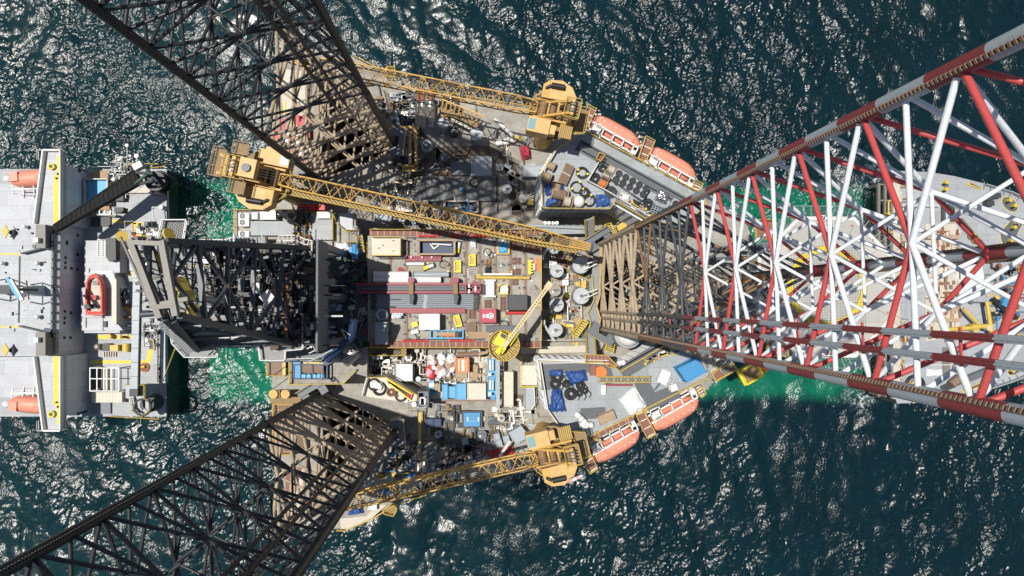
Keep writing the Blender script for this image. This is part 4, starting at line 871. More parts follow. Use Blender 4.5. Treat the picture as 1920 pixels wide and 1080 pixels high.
container('deck_box','small square white box at the end of the dark roof path','box',[qJ(998,300),qJ(1032,287),qJ(1046,325),qJ(1008,338)],z,1.2,'white',doors=False)
for x0,y0,x1,y1,lab in ((368,495,418,545,'white life raft canister topmost by the crane corner'),(405,560,462,565,'white life raft canister in the middle by the crane corner'),(420,590,432,625,'white life raft canister lowest by the crane corner')):
    a,b=P(*qJ(x0,y0),z+.6),P(*qJ(x1,y1),z+.6); d=(b-a).normalized(); t=thing('raft_canister',lab,'life raft',(*((a+b)/2).to_2d(),z),'life raft canisters'); m=MB('white').tube(a,b,.5,16); m.ball(a,.5,.5,.5,12,6); m.ball(b,.5,.5,.5,12,6); m.build('shell',t); m=MB('charcoal'); 
    for s in (.3,.7): m.torus(a.lerp(b,s),.51,.04,16,5,d)
    m.build('straps',t)
t=thing('davit_crane','little white deck crane with its arm folded to the left','crane',(*P(*qJ(950,250),z).to_2d(),z)); c=P(*qJ(950,240),z+2); m=MB('white').cyl(c,.45,z,z+1.8,14); m.box((c.x,c.y,z+2.1),(1.6,2.2,.7),-.4); m.use('roof_grey').box((c.x+1,c.y-.6,z+1.5),(.7,.9,.8),-.4); m.build('crane_body',t); m=MB('steel_dark').tube(P(*qJ(935,270),z+2.2),P(*qJ(890,328),z+1.6),.14); m.build('arm',t)
t=thing('satellite_dome','large white dome close under the bow leg chord','radome',(*P(*qU(540,455),ZQ-2).to_2d(),ZD)); c=P(*qU(530,440),ZQ-1); MB('white').ball((c.x,c.y,ZQ-3),2.0,2.0,1.9,28,10,half=True).build('dome',t); MB('roof_grey').cyl(c,2.3,ZD,ZQ-3,28).build('pedestal',t)
m=MB('white')
for (x,y) in ((395,775),(440,768)): m.ball((*P(*qU(x,y),ZQ).to_2d(),ZQ-.2),.5,.5,.5,14,8)
m.build('small_domes',None,'pair of small white domes beside the gangway corner','radome')
# racks of pale pipework along the dark roof walkways
for q,a,b,lab in ((qU,(690,760),(1110,600),'row of white pipe covers beside the dark lower roof walkway'),(qF,(1010,950),(770,800),'row of white pipe covers beside the upper roof fan unit')):
    p0,p1=P(*q(*a),z),P(*q(*b),z); m=MB('white'); R=random.Random(3); n=Vector((-(p1-p0).y,(p1-p0).x,0)).normalized()
    for i in range(26): c=p0.lerp(p1,i/25)+n*R.uniform(-.5,.5); m.use(R.choice(('white','wood','beige','steel_dark','yellow'))).box((c.x,c.y,z+.3),(R.uniform(.3,1.1),R.uniform(.2,.5),.5),math.atan2((p1-p0).y,(p1-p0).x))
    m.tube(p0+n*.9+Vector((0,0,.5)),p1+n*.9+Vector((0,0,.5)),.1); m.build('pipe_covers',None,lab,'covers',kind='stuff')
# ------------------------------------------------------------------ lifeboats and their davits
def boat_mesh(L=9.5,B=3.4,H=2.6):
    n,k=24,18; vs=[]
    for i in range(n+1):
        u=-1+2*i/n; w=max(.03,(1-abs(u)**4.2))**.62; zb=.55*abs(u)**3
        for j in range(k):
            a=2*PI*j/k; cx_,sz=math.cos(a),math.sin(a)
            y=B/2*w*math.copysign(abs(cx_)**.75,cx_); zz=1.3+ (H-1.3)*(.35+.65*w)*sz if sz>0 else 1.3+(1.3-zb)*sz*.98
            vs.append((u*L/2,y,zz))
    fs=[(i*k+j,(i+1)*k+j,(i+1)*k+(j+1)%k,i*k+(j+1)%k) for i in range(n) for j in range(k)]+[tuple(range(k-1,-1,-1)),tuple(n*k+j for j in range(k))]
    return vs,fs
def lifeboat(label,loc,rz,group,proto=[None]):
    if proto[0] is None:
        t=thing('lifeboat',label,'lifeboat',(0,0,0),group); m=MB('orange_boat'); m.add(*boat_mesh(),True); m.build('hull',t)
        m=MB('boat_in')
        for x in (-1.1,1.0,2.9): m.box((x,.62,2.42),(1.5,.95,.12)); 
        m.build('roof_hatches',t); m=MB('white')
        for x in (-3,-1.9,-.8,.3,1.4,2.5,3.3): m.box((x,-.55,2.5),(.18,.18,.14))
        m.tube((-4.3,0,1.35),(-3.9,1.3,1.35),.1); m.build('fittings',t)
        m=MB('white').use('boat_in'); vs,fs=boat_mesh(9.62,3.52,2.6); k=18; m.add(vs,[(i*k+j,(i+1)*k+j,(i+1)*k+(j+1)%k,i*k+(j+1)%k) for i in range(24) for j in (17,0,8,9)],True); m.use('white'); [m.box((x,-.95,2.33),(.5,.06,.05)) for x in (-1.5,.2,1.9,3.1)]; m.build('rubbing_strake',t); m=MB('charcoal'); [m.box((x,-1.32,2.05),(.35,.08,.25)) for x in (-.6,.6,1.8,2.8)]; m.box((-3.1,-1.0,2.2),(.9,.12,.2)); m.build('window',t); m=MB('orange_boat').box((-2.6,.1,2.6),(1.5,1.3,.5)); m.build('helm_cupola',t)
        proto[0]=t; r=t
    else: r=dup(proto[0],(0,0,0),0,label); r['group']=group
    r.location=loc; r.rotation_euler=(0,0,rz); return r
def davit(label,loc,rz,s):
    """white frame over the inboard half of the boat; s=+1 when inboard is +y"""
    t=thing('boat_davit',label,'davit',loc); 
    def X(x,y,zz): c,sn=math.cos(rz),math.sin(rz); return Vector((loc[0]+x*c-y*sn,loc[1]+x*sn+y*c,loc[2]+zz))
    m=MB('white')
    for y in (.25*s,1.55*s,2.2*s): m.beam(X(-4.6,y,3.3),X(4.6,y,3.3),.26,.35)
    for x in (-4.6,-3.7,-2.0,.0,1.9,3.8,4.6): m.beam(X(x,.25*s,3.35),X(x,2.3*s,3.35),.2,.25)
    for x in (-4.4,4.4): m.beam(X(x,2.2*s,3.2),X(x,3.4*s,.2),.4); m.beam(X(x,.1*s,3.3),X(x,.1*s,2.6),.12)
    m.box(X(-3.0,1.2*s,3.6),(1.2,1.1,.6),rz); m.box(X(4.2,1.6*s,3.7),(.9,.9,.7),rz); m.build('frame',t)
    m=MB('yellow'); m.rail([X(-4.8,2.9*s,0),X(4.8,2.9*s,0)],loc[2]+4.2,r=.07); m.use('wood').beam(X(-4.8,2.7*s,4.1),X(4.8,2.7*s,4.1),.6,.12); m.build('handrail',t)
    m=MB('silver').tube(X(-3.4,.6*s,3.75),X(-2.6,.6*s,3.75),.28,12); m.use('walk_brown').beam(X(-4.2,1.0*s,3.2),X(-2.2,1.0*s,3.2),1.2,.1); m.build('winch',t)
zb=33.2; G='orange lifeboats along the bow'
for x,y,q,rz,s,lab in ((742,352,qF,math.radians(-29),-1,'nearest the upper crane and its pink windsock'),(1150,582,qF,math.radians(-29),-1,'nearest the upper chord of the bow leg'),(618,690,qJ,math.radians(28.5),1,'nearest the lower crane'),(1020,472,qJ,math.radians(28.5),1,'nearest the tilted blue container')):
    c=P(*q(x,y),36); lifeboat('coral orange enclosed lifeboat '+lab,(c.x+math.sin(rz)*s*.62,c.y-math.cos(rz)*s*.62,zb),rz if s>0 else rz+PI,G); o=Vector((-math.sin(rz),math.cos(rz),0))
    davit('white davit frame over the lifeboat '+lab,(c.x,c.y,zb+.0),rz,s)
for q,pts,lab in ((qF,[(545,150),(605,185),(540,310),(485,280)],'brown grated boarding platform nearest the upper crane'),(qF,[(960,375),(1025,410),(960,560),(905,540)],'brown grated boarding platform between the two upper lifeboats'),(qJ,[(760,495),(815,470),(890,620),(835,650)],'brown grated boarding platform between the two lower lifeboats'),(qJ,[(400,790),(455,755),(500,850),(450,885)],'brown grated boarding platform nearest the lower crane'),(qJ,[(1165,320),(1200,300),(1225,350),(1195,375)],'small brown boarding platform at the end of the last lower lifeboat'),(qF,[(1310,690),(1370,720),(1345,775),(1290,760)],'small brown boarding platform at the end of the last upper lifeboat')):
    t=thing('boarding_platform',lab,'platform',(*cen([q(*p) for p in pts],37).to_2d(),35)); m=MB('walk_brown').pp([q(*p) for p in pts],36.4,36.7); m.build('floor_plate',t); W_=[P(*q(*p),36.7) for p in pts]; m=MB('white')
    for i in range(4): m.beam(W_[0].lerp(W_[3],i/3)+Vector((0,0,.03)),W_[1].lerp(W_[2],i/3)+Vector((0,0,.03)),.14,.05)
    m.use('yellow').rail([(p.x,p.y) for p in W_],36.7,r=.06,closed=True); m.build('handrail',t)
# ------------------------------------------------------------------ helideck
H0=thing('helideck','octagonal tan helideck with a yellow landing circle under the bow leg','helideck',(*P(1551,538,ZH).to_2d(),ZH-1)); hc=P(1551,538,ZH); s_=136*mpx(ZH)
oc=[Vector((hc.x+s_*a,hc.y+s_*b)) for a,b in ((.41,1),(1,.41),(1,-.41),(.41,-1),(-.41,-1),(-1,-.41),(-1,.41),(-.41,1))]
m=MB('helideck').prism(oc,ZH-.7,ZH); m.build('landing_pad',H0)
m=MB('heli_yellow'); r0,r1=5.55,6.65; n=64; m.add([(hc.x+r*math.cos(2*PI*i/n),hc.y+r*math.sin(2*PI*i/n),ZH+.006) for i in range(n) for r in (r0,r1)],[(2*i,2*i+1,(2*i+3)%(2*n),(2*i+2)%(2*n)) for i in range(n)]); m.build('landing_circle',H0)
m=MB('white'); o1=shrink(oc,.985); o2=shrink(oc,.95)
for i in range(8): m.add([(*o1[i],ZH+.008),(*o1[(i+1)%8],ZH+.008),(*o2[(i+1)%8],ZH+.008),(*o2[i],ZH+.008)],[(3,2,1,0)])
m.build('perimeter_line',H0)
m=MB('charcoal')
for k in range(12): a=k*PI/6+.1; m.beam((hc.x+6.9*math.cos(a),hc.y+6.9*math.sin(a),ZH+.01),(hc.x+11.2*math.cos(a),hc.y+11.2*math.sin(a),ZH+.01),.05,.02)
m.torus((hc.x,hc.y,ZH+.01),r1,.035,64,4); m.torus((hc.x,hc.y,ZH+.01),r0,.035,64,4); m.build('deck_seams',H0)
m=MB('charcoal')
for i in range(31):
    o=-6.3+i*.42; m.beam((hc.x+o,hc.y-6.3,ZH+.03),(hc.x+o,hc.y+6.3,ZH+.03),.025,.02); m.beam((hc.x-6.3,hc.y+o,ZH+.045),(hc.x+6.3,hc.y+o,ZH+.045),.025,.02)
m.use('steel_dark'); m.build('landing_net',H0)
m=MB('steel_blue'); ex=shrink(oc,1.14)
for i in range(8):
    a,b=oc[i],oc[(i+1)%8]; A,B=ex[i],ex[(i+1)%8]; m.tube((*A,ZH+.2),(*B,ZH+.2),.06,6)
    for k in range(9): p,q_=a.lerp(b,k/8),A.lerp(B,k/8); m.tube((*p,ZH-.3),(*q_,ZH+.2),.05,5)
    for k in range(1,5): p,q_=a.lerp(A,k/5),b.lerp(B,k/5); m.tube((*p,ZH-.3+.5*k/5),(*q_,ZH-.3+.5*k/5),.018,4)
m.build('safety_net',H0)
m=MB('steel_blue'); m.use('steel_dark')
for dx,dy in ((-8,5),(-8,-5),(0,7),(0,-7),(5,0)): m.tube((hc.x+dx,hc.y+dy,ZH-.7),(hc.x-17+dx*.3,hc.y+dy,ZD+.5),.35,10)
for y in (-7,-3,3,7): m.beam((hc.x-11,hc.y+y,ZH-1.0),(hc.x+9,hc.y+y,ZH-1.0),.4,.6)
m.build('support_frame',H0)
m=MB('charcoal')
for x,y,a,wx,wy in ((1540,408,0,1.2,1.3),(1668,530,0,1.3,1.7),(1550,662,0,1.7,1.2),(1516,645,0,1.0,3.2)): w=P(x,y,ZH); m.box((w.x,w.y,ZH+.008),(wx,wy,.012))
m.build('marking_panels',H0)
for x,y,a,body,sz in ((1540,408,180,'22',1.35),(1668,530,90,'22',1.5),(1550,662,0,'22',1.5),(1516,645,-90,'M  9',1.35)): text_mesh(body,'marking',H0,'white',P(x,y,ZH)+Vector((0,0,.018)),sz,math.radians(a))
m=MB('red')
for k in range(16): a=2*PI*k/16; m.cyl((hc.x+10.8*math.cos(a),hc.y+10.8*math.sin(a)),.12,ZH,ZH+.18,8)
m.build('edge_lights',H0)['kind']='stuff'
for x0,y0,x1,y1,lab in ((1418,412,1452,448,'brown grated landing beside the helideck edge, upper side'),(1440,640,1478,668,'brown grated landing beside the helideck edge, lower side')):
    m=MB('walk_brown').pp(rect(x0,y0,x1,y1),ZH-1.4,ZH-1.2); m.use('yellow').prail(rect(x0,y0,x1,y1),ZH-1.2,r=.06,closed=True); m.build('access_landing',None,lab,'platform')
t=thing('bow_platform','yellow and brown platform hanging off the lower bow corner','platform',(*P(1400,700,ZQ).to_2d(),ZQ-3)); m=MB('tan_grate').pp([(1390,695),(1418,680),(1432,704),(1400,722)],ZQ-3,ZQ-1); m.build('floor_plate',t); m=MB('bright_yellow').prail([(1390,695),(1418,680),(1432,704),(1400,722)],ZQ-1,r=.12,closed=True); m.beam(P(1382,693,ZQ-.5),P(1398,722,ZQ-.5),.5); m.build('frame',t); m=MB('orange').pp([(1415,672),(1448,672),(1450,690),(1425,703)],ZQ-4,ZQ-2); m.build('orange_tank',t)
m=MB('walk_brown').pp([qJ(1270,205),qJ(1330,185),qJ(1360,240),qJ(1305,270)],ZQ-1.2,ZQ-1.0); m.use('grating').pp([qJ(1330,185),qJ(1420,150),qJ(1450,190),qJ(1360,240)],ZQ-1.25,ZQ-1.05); m.use('yellow').prail([qJ(1270,205),qJ(1420,150),qJ(1450,190),qJ(1305,270)],ZQ-1,r=.08,closed=True); m.build('bow_gangway',None,'brown and grey gangway ending at the yellow bow platform','gangway')
m=MB('silver').tube(P(*qU(1370,720),ZQ+1),P(*qU(1430,840),ZQ+1),.5,14); m.tube(P(*qU(1430,840),ZQ+1),P(*qU(1510,960),ZQ+1),.22,10); m.use('wood').tube(P(*qU(1355,700),ZQ+1),P(*qU(1372,722),ZQ+1),.55,14); m.build('exhaust_silencer',None,'silver exhaust silencer beside the bright blue container','exhaust pipe')
m=MB('white'); R=random.Random(8)
for i in range(16): a=P(1330+R.uniform(0,60),664+R.uniform(0,26),ZQ+R.uniform(0,2)); m.use(R.choice(('white','white','charcoal','steel_dark'))).tube(a,a+Vector((R.uniform(-2.5,2.5),R.uniform(-2,2),R.uniform(-1.5,1))),.09)
m.build('mast_antennas',None,'tangle of white antenna struts under the bow leg chord','antennas')

def rail_walk(label,q,a,b,w=1.1):
    p0,p1=P(*q(*a),ZQ-1.2),P(*q(*b),ZQ-1.2); d=(p1-p0).normalized(); n=Vector((-d.y,d.x,0)); t=thing('boat_walkway',label,'walkway',(*((p0+p1)/2).to_2d(),ZQ-1.6)); m=MB('walk_brown').beam(p0,p1,w,.15); m.use('beige')
    k=int((p1-p0).length/1.1)
    for i in range(k): p=p0.lerp(p1,i/k)+Vector((0,0,.09)); m.beam(p-n*w/2,p+n*w/2,.07,.03)
    m.build('floor_plate',t); R=random.Random(int(a[0])); m=MB('white')
    for i in range(int(k*2.2)): p=p0.lerp(p1,R.random())+n*R.uniform(-1.1,1.1); m.use(R.choice(('white','yellow','beige','steel_dark','wood','rust'))); m.box((p.x,p.y,p.z+.3),(R.uniform(.2,.9),R.uniform(.15,.4),R.uniform(.2,.8)),math.atan2(d.y,d.x)+R.choice((0,1.57)))
    m.tube(p0+n*w*.6+Vector((0,0,.9)),p1+n*w*.6+Vector((0,0,.9)),.06); m.build('rail_fittings',t)['kind']='stuff'
rail_walk('brown walkway with white fittings along the first lower lifeboat',qJ,(470,650),(735,510)); rail_walk('brown walkway with yellow fittings along the second lower lifeboat',qJ,(850,430),(1130,290))
rail_walk('narrow fitting strewn walkway along the first upper lifeboat',qF,(535,345),(880,545),.7); rail_walk('narrow fitting strewn walkway along the second upper lifeboat',qF,(935,585),(1290,775),.7)
# ------------------------------------------------------------------ pedestal cranes with lattice booms
def ped_crane(label, cpx, tip, ztip, side, n, tail=False, walkway=False, wins=True, tone='crane_yellow', wid=2.1):
    zc=46.0; c=P(*cpx,zc); tp=P(*tip,ztip); f=Vector((tp.x-c.x,tp.y-c.y,0)).normalized(); l=Vector((-f.y,f.x,0))*side; ang=math.atan2(f.y,f.x)
    t=thing('pedestal_crane',label,'crane',(c.x,c.y,ZD))
    sc=.9 if not tail else 1.0
    def X(x,y,zz=0): return Vector((c.x,c.y,zc+zz))+f*x*sc+l*y*sc
    if tail: TX=lambda x,y,zz=0: X(x+4.0,y,zz)
    def poly(pts): return [X(x,y) for x,y in pts]
    m=MB(tone).cyl(c,1.6,ZD,zc-1.2,28,1.5); m.cyl(c,1.9,zc-1.2,zc-.3,28); m.build('pedestal',t)
    m=MB('tan_grate').prism([X(4.1*math.cos(a),4.1*math.sin(a)*1.05) for a in [2*PI*i/24 for i in range(24)]],zc-.3,zc); m.build('slew_platform',t)
    m=MB('yellow').rail([X(4.1*math.cos(a),4.3*math.sin(a)) for a in [2*PI*i/20 for i in range(9,24)]],zc,r=.055); m.build('handrail',t)
    m=MB('crane_brown').prism(poly([(-3.2,-1.5),(3.0,-1.5),(3.0,1.5),(-3.2,1.5)]),zc,zc+1.0)
    m.use(tone)
    for y in (-1.5,1.5): m.beam(X(-3.4,y,1.2),X(3.4,y,1.2),.3,1.8)
    m.build('machinery_bed',t)
    m=MB('crane_brown')
    for x in (.3,1.9): m.tube(X(x,-1.3,1.7),X(x,1.3,1.7),.62,16); m.use(tone); [m.tube(X(x,s*1.32,1.7),X(x,s*1.45,1.7),.85,18) for s in (-1,1)]; m.use('crane_brown')
    m.build('winch_drums',t)
    # operator's cabin on one side
    m=MB('cabin_yellow').prism(poly([(.2,1.8),(3.9,1.8),(3.9,4.3),(.2,4.3)]),zc+.2,zc+2.9); m.box(X(-.3,3.2,1.6),(1.0,1.4,1.8),ang); m.build('cabin',t)
    m=MB('cab_glass').prism(poly([(2.6,2.15),(3.75,2.15),(3.75,3.95),(2.6,3.95)]),zc+2.9,zc+2.93); m.beam(X(3.93,2.2,1.6),X(3.93,3.9,1.6),.06,1.6); m.build('cabin_glass',t)
    # engine house opposite, rounded at the back, with its black silencer
    eh=[(2.6,-1.8),(2.6,-4.0),(1.6,-4.9),(-.4,-5.2),(-2.2,-4.4),(-3.2,-2.9),(-3.2,-1.8)]
    m=MB('cabin_yellow').prism(poly(eh),zc+.1,zc+2.6); m.use(tone).prism(poly([(x*.98,y*.98-.02) for x,y in eh[:3]+[(1.4,-1.82)]]),zc+2.6,zc+2.66); m.build('engine_house',t)
    a,b=X(-.9,-4.0,3.0),X(1.3,-3.9,3.0); m=MB('black').tube(a,b,.42,16); m.tube(b,X(2.0,-3.4,2.9),.22,10); m.tube(X(2.0,-3.4,2.9),X(2.1,-3.3,2.0),.22,10); m.build('silencer',t)
    # gantry behind the boom foot
    m=MB(tone)
    for y in (-1.2,1.2):
        m.beam(X(2.2,y,1.4),X(-2.6,y*.8,6.2),.35,.5); m.beam(X(-3.0,y,1.4),X(-2.6,y*.8,6.2),.28,.4); m.beam(X(-.6,y,1.2),X(-2.6,y*.8,6.2),.2)
    m.beam(X(-2.6,-1.4,6.2),X(-2.6,1.4,6.2),.5,.6); m.beam(X(-.5,-1.1,4.1),X(-.5,1.1,4.1),.3); m.beam(X(1.0,-1.2,2.6),X(1.0,1.2,2.6),.3)
    for i in range(4): m.use('steel_dark' if i%2 else 'silver').tube(X(-2.6,-.8+i*.5,6.5),X(-2.6,-.6+i*.5,6.5),.5,12)
    m.build('gantry',t)
    m=MB('tan_grate').prism(poly([(-3.9,-1.6),(-1.4,-1.6),(-1.4,1.6),(-3.9,1.6)]),zc+4.8,zc+4.95); m.use('yellow').rail([X(*p) for p in ((-3.9,-1.6),(-1.4,-1.6),(-1.4,1.6),(-3.9,1.6))],zc+4.95,r=.05,closed=True); m.build('gantry_platform',t)
    if tail:
        X0,X_=X,TX; polyT=lambda pts:[X_(x,y) for x,y in pts]
        m=MB('cabin_yellow').prism(polyT([(-5.6,-1.2),(-3.3,-1.2),(-3.3,1.5),(-5.6,1.5)]),zc+5.2,zc+6.8); m.use(tone)
        for y in (-1.2,1.4): m.beam(X_(-9.2,y,4.6),X_(-3,y,4.6),.4,.7)
        m.beam(X_(-8.4,-1.3,4.6),X_(-8.4,1.5,4.6),.8,.6); m.use('steel_dark').tube(X_(-4.5,.1,6.8),X_(-4.5,.1,7.2),.6,14); m.prism(polyT([(-7.7,-.9),(-5.9,-.9),(-5.9,1.1),(-7.7,1.1)]),zc+4.0,zc+4.4); m.build('tail_house',t)
        m=MB('tan_grate')
        pf=[[(-10.2,-1.8),(-8.6,-1.8),(-8.6,2.4),(-10.2,2.4)],[(-7.6,2.0),(-5.6,2.0),(-5.6,3.8),(-7.6,3.8)],[(-7.0,-3.6),(-5.0,-3.6),(-5.0,-1.6),(-7.0,-1.6)]]
        for q in pf: m.prism(polyT(q),zc+4.2,zc+4.35)
        m.use('wood')
        for q in pf: m.rail([X_(*p) for p in q],zc+4.35,r=.05,closed=True)
        m.build('tail_platforms',t)
    else:
        m=MB('tan_grate').prism(poly([(-6.0,-2.2),(-3.4,-2.2),(-3.4,2.8),(-6.0,2.0)]),zc-.1,zc+.05); m.use('yellow').rail([X(*p) for p in ((-3.4,-2.2),(-6.0,-2.2),(-6.0,2.0),(-3.4,2.8))],zc+.05,r=.045); m.use('crane_brown').prism(poly([(-3.6,1.7),(-1.6,1.7),(-1.6,4.0),(-3.6,4.0)]),zc+1.6,zc+1.8); m.use('yellow'); 
        for i in range(7): m.beam(X(-3.6+i*.33,1.7,1.85),X(-3.6+i*.33,4.0,1.85),.1,.06)
        m.build('rear_platform',t)
    foot=X(2.9,0,1.9); m=MB('crane_yellow' if tone=='crane_yellow' else tone); lattice(m,foot,tp,wid,1.8,n,.13,.45); boom=m.build('boom',t)
    d=(tp-foot); L=d.length; d.normalize()
    m=MB('steel_dark'); up=Vector((0,0,1))
    for s in (.12,.30,.5,.93): p=foot+d*L*s; m.tube(p-l*.7+up*.2,p+l*.7+up*.2,.3 if s<.9 else .2,10)
    m.use('crane_brown'); p=foot+d*L*.9; m.box(p+up*.3,(2.2,1.0,.5),ang); m.build('boom_sheaves',boom)
    m=MB('crane_yellow'); p=foot+d*L*.965; m.box(p,(L*.07,1.1,1.1),ang); m.use('steel_dark').tube(tp-l*.6,tp+l*.6,.5,16); m.build('boom_head',boom)
    if walkway:
        m=MB('yellow_grating'); a,b=foot+d*2-l*1.55,tp-d*2-l*.95; m.beam(a,b,.85,.12); m.use('yellow').tube(a-l*.42+up*1,b-l*.42+up*1,.05,5)
        for i in range(30): p=a.lerp(b,i/29)-l*.42; m.tube(p,p+up,.04,5)
        m.build('boom_walkway',boom)
    m=MB('charcoal')
    for y in (-.6,-.2,.2,.6): m.tube(X(-2.6,y,6.6),tp+l*y*.6+up*.8,.03,5,caps=False)
    m.build('pendant_wires',t)
    return t
ped_crane('yellow crane at the upper lifeboats with its boom laid back to the stern leg',(1036,216),(548,112),45,1,26,tone='crane_yellow')
ped_crane('yellow crane at the lower lifeboats with its boom laid back to the stern leg',(1036,846),(575,958),45,-1,26,tone='crane_yellow')
ped_crane('yellow crane over the sea with a very long boom across the pipe deck',(497,334),(1106,464),45.5,1,36,tail=True,walkway=True)
for q,x,y,ang,lab in ((qF,430,185,28,'pink and white striped windsock on the upper crane'),(qJ,360,925,22,'pink and white striped windsock on the lower crane')):
    c=P(*q(x,y),50); a=math.radians(ang); d=Vector((math.cos(a),math.sin(a),-.1)); m=MB('pink')
    for i in range(4): m.use('pink' if i%2==0 else 'white').tube(c+d*(i*.5-1),c+d*(i*.5-.5),.34-.04*i,12,.30-.04*i)
    m.use('white').tube(c-d-Vector((0,0,4)),c-d+Vector((0,0,.2)),.05); m.build('windsock',None,lab,'windsock')
# small bright yellow crane with a box boom
zc=43.0; c=P(*qE(1098,890),zc); tp=P(*qE(1398,488),44.5); f=(tp-c); f.z=0; f.normalize(); l=Vector((-f.y,f.x,0)); ang=math.atan2(f.y,f.x)
t=thing('deck_crane','small bright yellow crane with a pale box boom by the pipe deck','crane',(c.x,c.y,ZD)); MB('yellow').cyl(c,.9,ZD,zc,20).build('pedestal',t)
m=MB('yellow_grating').cyl(c,2.45,zc-.15,zc,32); m.use('yellow').torus((c.x,c.y,zc+1.0),2.4,.06,36,6); m.torus((c.x,c.y,zc+.5),2.4,.05,36,6)
for i in range(18): a=i*PI/9; m.tube((c.x+2.4*math.cos(a),c.y+2.4*math.sin(a),zc),(c.x+2.4*math.cos(a),c.y+2.4*math.sin(a),zc+1),.045,5); m.beam((c.x+.9*math.cos(a),c.y+.9*math.sin(a),zc+.03),(c.x+2.4*math.cos(a),c.y+2.4*math.sin(a),zc+.03),.07,.04)
m.build('round_platform',t)
m=MB('bright_yellow').prism([P(*qE(*p),zc+2.3) for p in ((1075,795),(1122,823),(1085,908),(1022,875))],zc,zc+2.3); m.build('cabin',t); m=MB('charcoal').prism([P(*qE(*p),zc+2.33) for p in ((1085,805),(1118,826),(1103,850),(1070,828))],zc+2.3,zc+2.33); m.build('cabin_window',t)
m=MB('bright_yellow').beam(c-f*1.2+Vector((0,0,1)),c+f*2.2+Vector((0,0,1.2)),1.0,1.2); m.tube(c+l*.2-f*1.6+Vector((0,0,1.6)),c+l*.2-f*.6+Vector((0,0,1.6)),.5,14); m.tube(c-l*.7+f*.5+Vector((0,0,1)),c-l*.55+f*3+Vector((0,0,1.5)),.2); m.build('winch_frame',t)
b0=c-f*.2+Vector((0,0,2)); m=MB('pale_boom').beam(b0,tp,.66,.8); m.use('crane_brown'); d=(tp-b0)
for i in range(22): p=b0+d*(.1+.85*i/22); m.beam(p+Vector((0,0,.41)),p+d.normalized()*.26+Vector((0,0,.41)),.24,.03)
m.build('boom',t); m=MB('pale_boom').box(tp,(1.2,.9,.7),ang); m.use('steel_dark').tube(tp-l*.4,tp+l*.4,.3,12); m.use('pale_boom').tube(b0+d*.72-l*.9,b0+d*.72+l*.1,.18); m.build('boom_tip',t)
# ------------------------------------------------------------------ drill floor and derrick
ZF=52.0
DF=thing('drill_floor','dark cluttered drill floor with grey walkways and a tall ribbed windwall','drill floor',(*P(500,560,ZF).to_2d(),ZP))
m=MB('charcoal').pp([(372,456),(612,456),(612,652),(372,652)],ZF-1.2,ZF); m.build('floor_plate',DF)
m=MB('steel_dark')
for x in (378,490,606):
    for y in (462,555,646): w=P(x,y,ZF-1.3); m.box((w.x,w.y,(ZD+4+ZF-1.2)/2),(.9,.9,ZF-1.2-ZD-4))
for y in (462,646): a,b=P(378,y,ZF-1.3),P(606,y,ZF-1.3); m.beam(Vector((a.x,a.y,ZD+5)),Vector((b.x,b.y,ZF-2)),.5); m.beam(Vector((b.x,b.y,ZD+5)),Vector((a.x,a.y,ZF-2)),.5)
m.build('substructure',DF)
m=MB('walk_grey').use('wall_white'); m.pp(q4(qC,415,348,585,385),ZF+2.2,ZF+2.4); m.use('walk_grey'); m.pp(q4(qC,545,398,590,560),ZF+2.2,ZF+2.4); m.pp(q4(qC,205,455,335,560),ZF+1,ZF+1.2); m.use('white').prail([qC(415,345),qC(585,345)],ZF+2.4,r=.07); m.prail([qC(540,400),qC(540,560)],ZF+2.4,r=.05); m.build('work_platform',DF)
m=MB('walk_grey'); sw=[qC(330,800),qC(345,890),qC(425,978),qC(628,978),qC(632,908),qC(892,905),qC(902,998),qC(1058,998),qC(1060,938),qC(1172,928),qC(1172,700),qC(1122,700),qC(1118,878),qC(950,850),qC(615,850),qC(590,905),qC(470,905),qC(400,830),qC(380,790)]
w=[P(x,y,ZF+.3) for x,y in sw]; holed(m,[(p.x,p.y) for p in w],[],ZF,ZF+.3); m.build('south_walkway',DF)
m=MB('white').prail([qC(330,800),qC(345,890),qC(425,978),qC(628,978),qC(632,908),qC(892,905),qC(902,998),qC(1058,998),qC(1060,938),qC(1172,928),qC(1172,700)],ZF+.3,r=.08); m.build('handrail',DF)
m=MB('grating').pp([qC(280,105),qC(435,105),qC(440,118),qC(410,255),qC(250,245)],ZF,ZF+.2); m.use('white').prail([qC(250,245),qC(283,108),qC(435,108),qC(412,255)],ZF+.2,r=.1)
for i in range(10): m.use('steel_dark').beam(P(*qC(295+i*14,112),ZF+.25),P(*qC(275+i*14,245),ZF+.25),.08,.05)
m.build('north_walkway',DF)
x0=P(612,555,ZF).x; y0,y1=P(603,452,55).y,P(603,658,55).y
m=MB('wall_blue').box((x0,(y0+y1)/2,54.85),(.25,y0-y1,5.7)); m.use('steel_dark')
for i in range(44): m.box((x0+.16,y1+(y0-y1)*(i+.5)/44,54.85),(.07,.10,5.5))
m.build('windwall',DF)
m=MB('white')
def tray(mb,pts,z,w=.7):
    ps=[P(x,y,z) for x,y in pts]; 
    for a,b in zip(ps,ps[1:]):
        d=(b-a).normalized(); n=Vector((-d.y,d.x,0))*w/2
        mb.tube(a+n,b+n,.08,6); mb.tube(a-n,b-n,.08,6); k=max(1,int((b-a).length/.5))
        for i in range(k): p=a.lerp(b,i/k); mb.tube(p+n,p-n,.05,5)
tray(m,[qC(495,270),qC(515,250),qC(690,248),qC(735,235)],ZF+.6); m.build('cable_tray',DF)
m=MB('white'); tray(m,[qC(1020,225),qC(1130,222),qC(1180,245),qC(1235,258),qC(1245,310)],ZF+.6); m.build('cable_tray',DF)
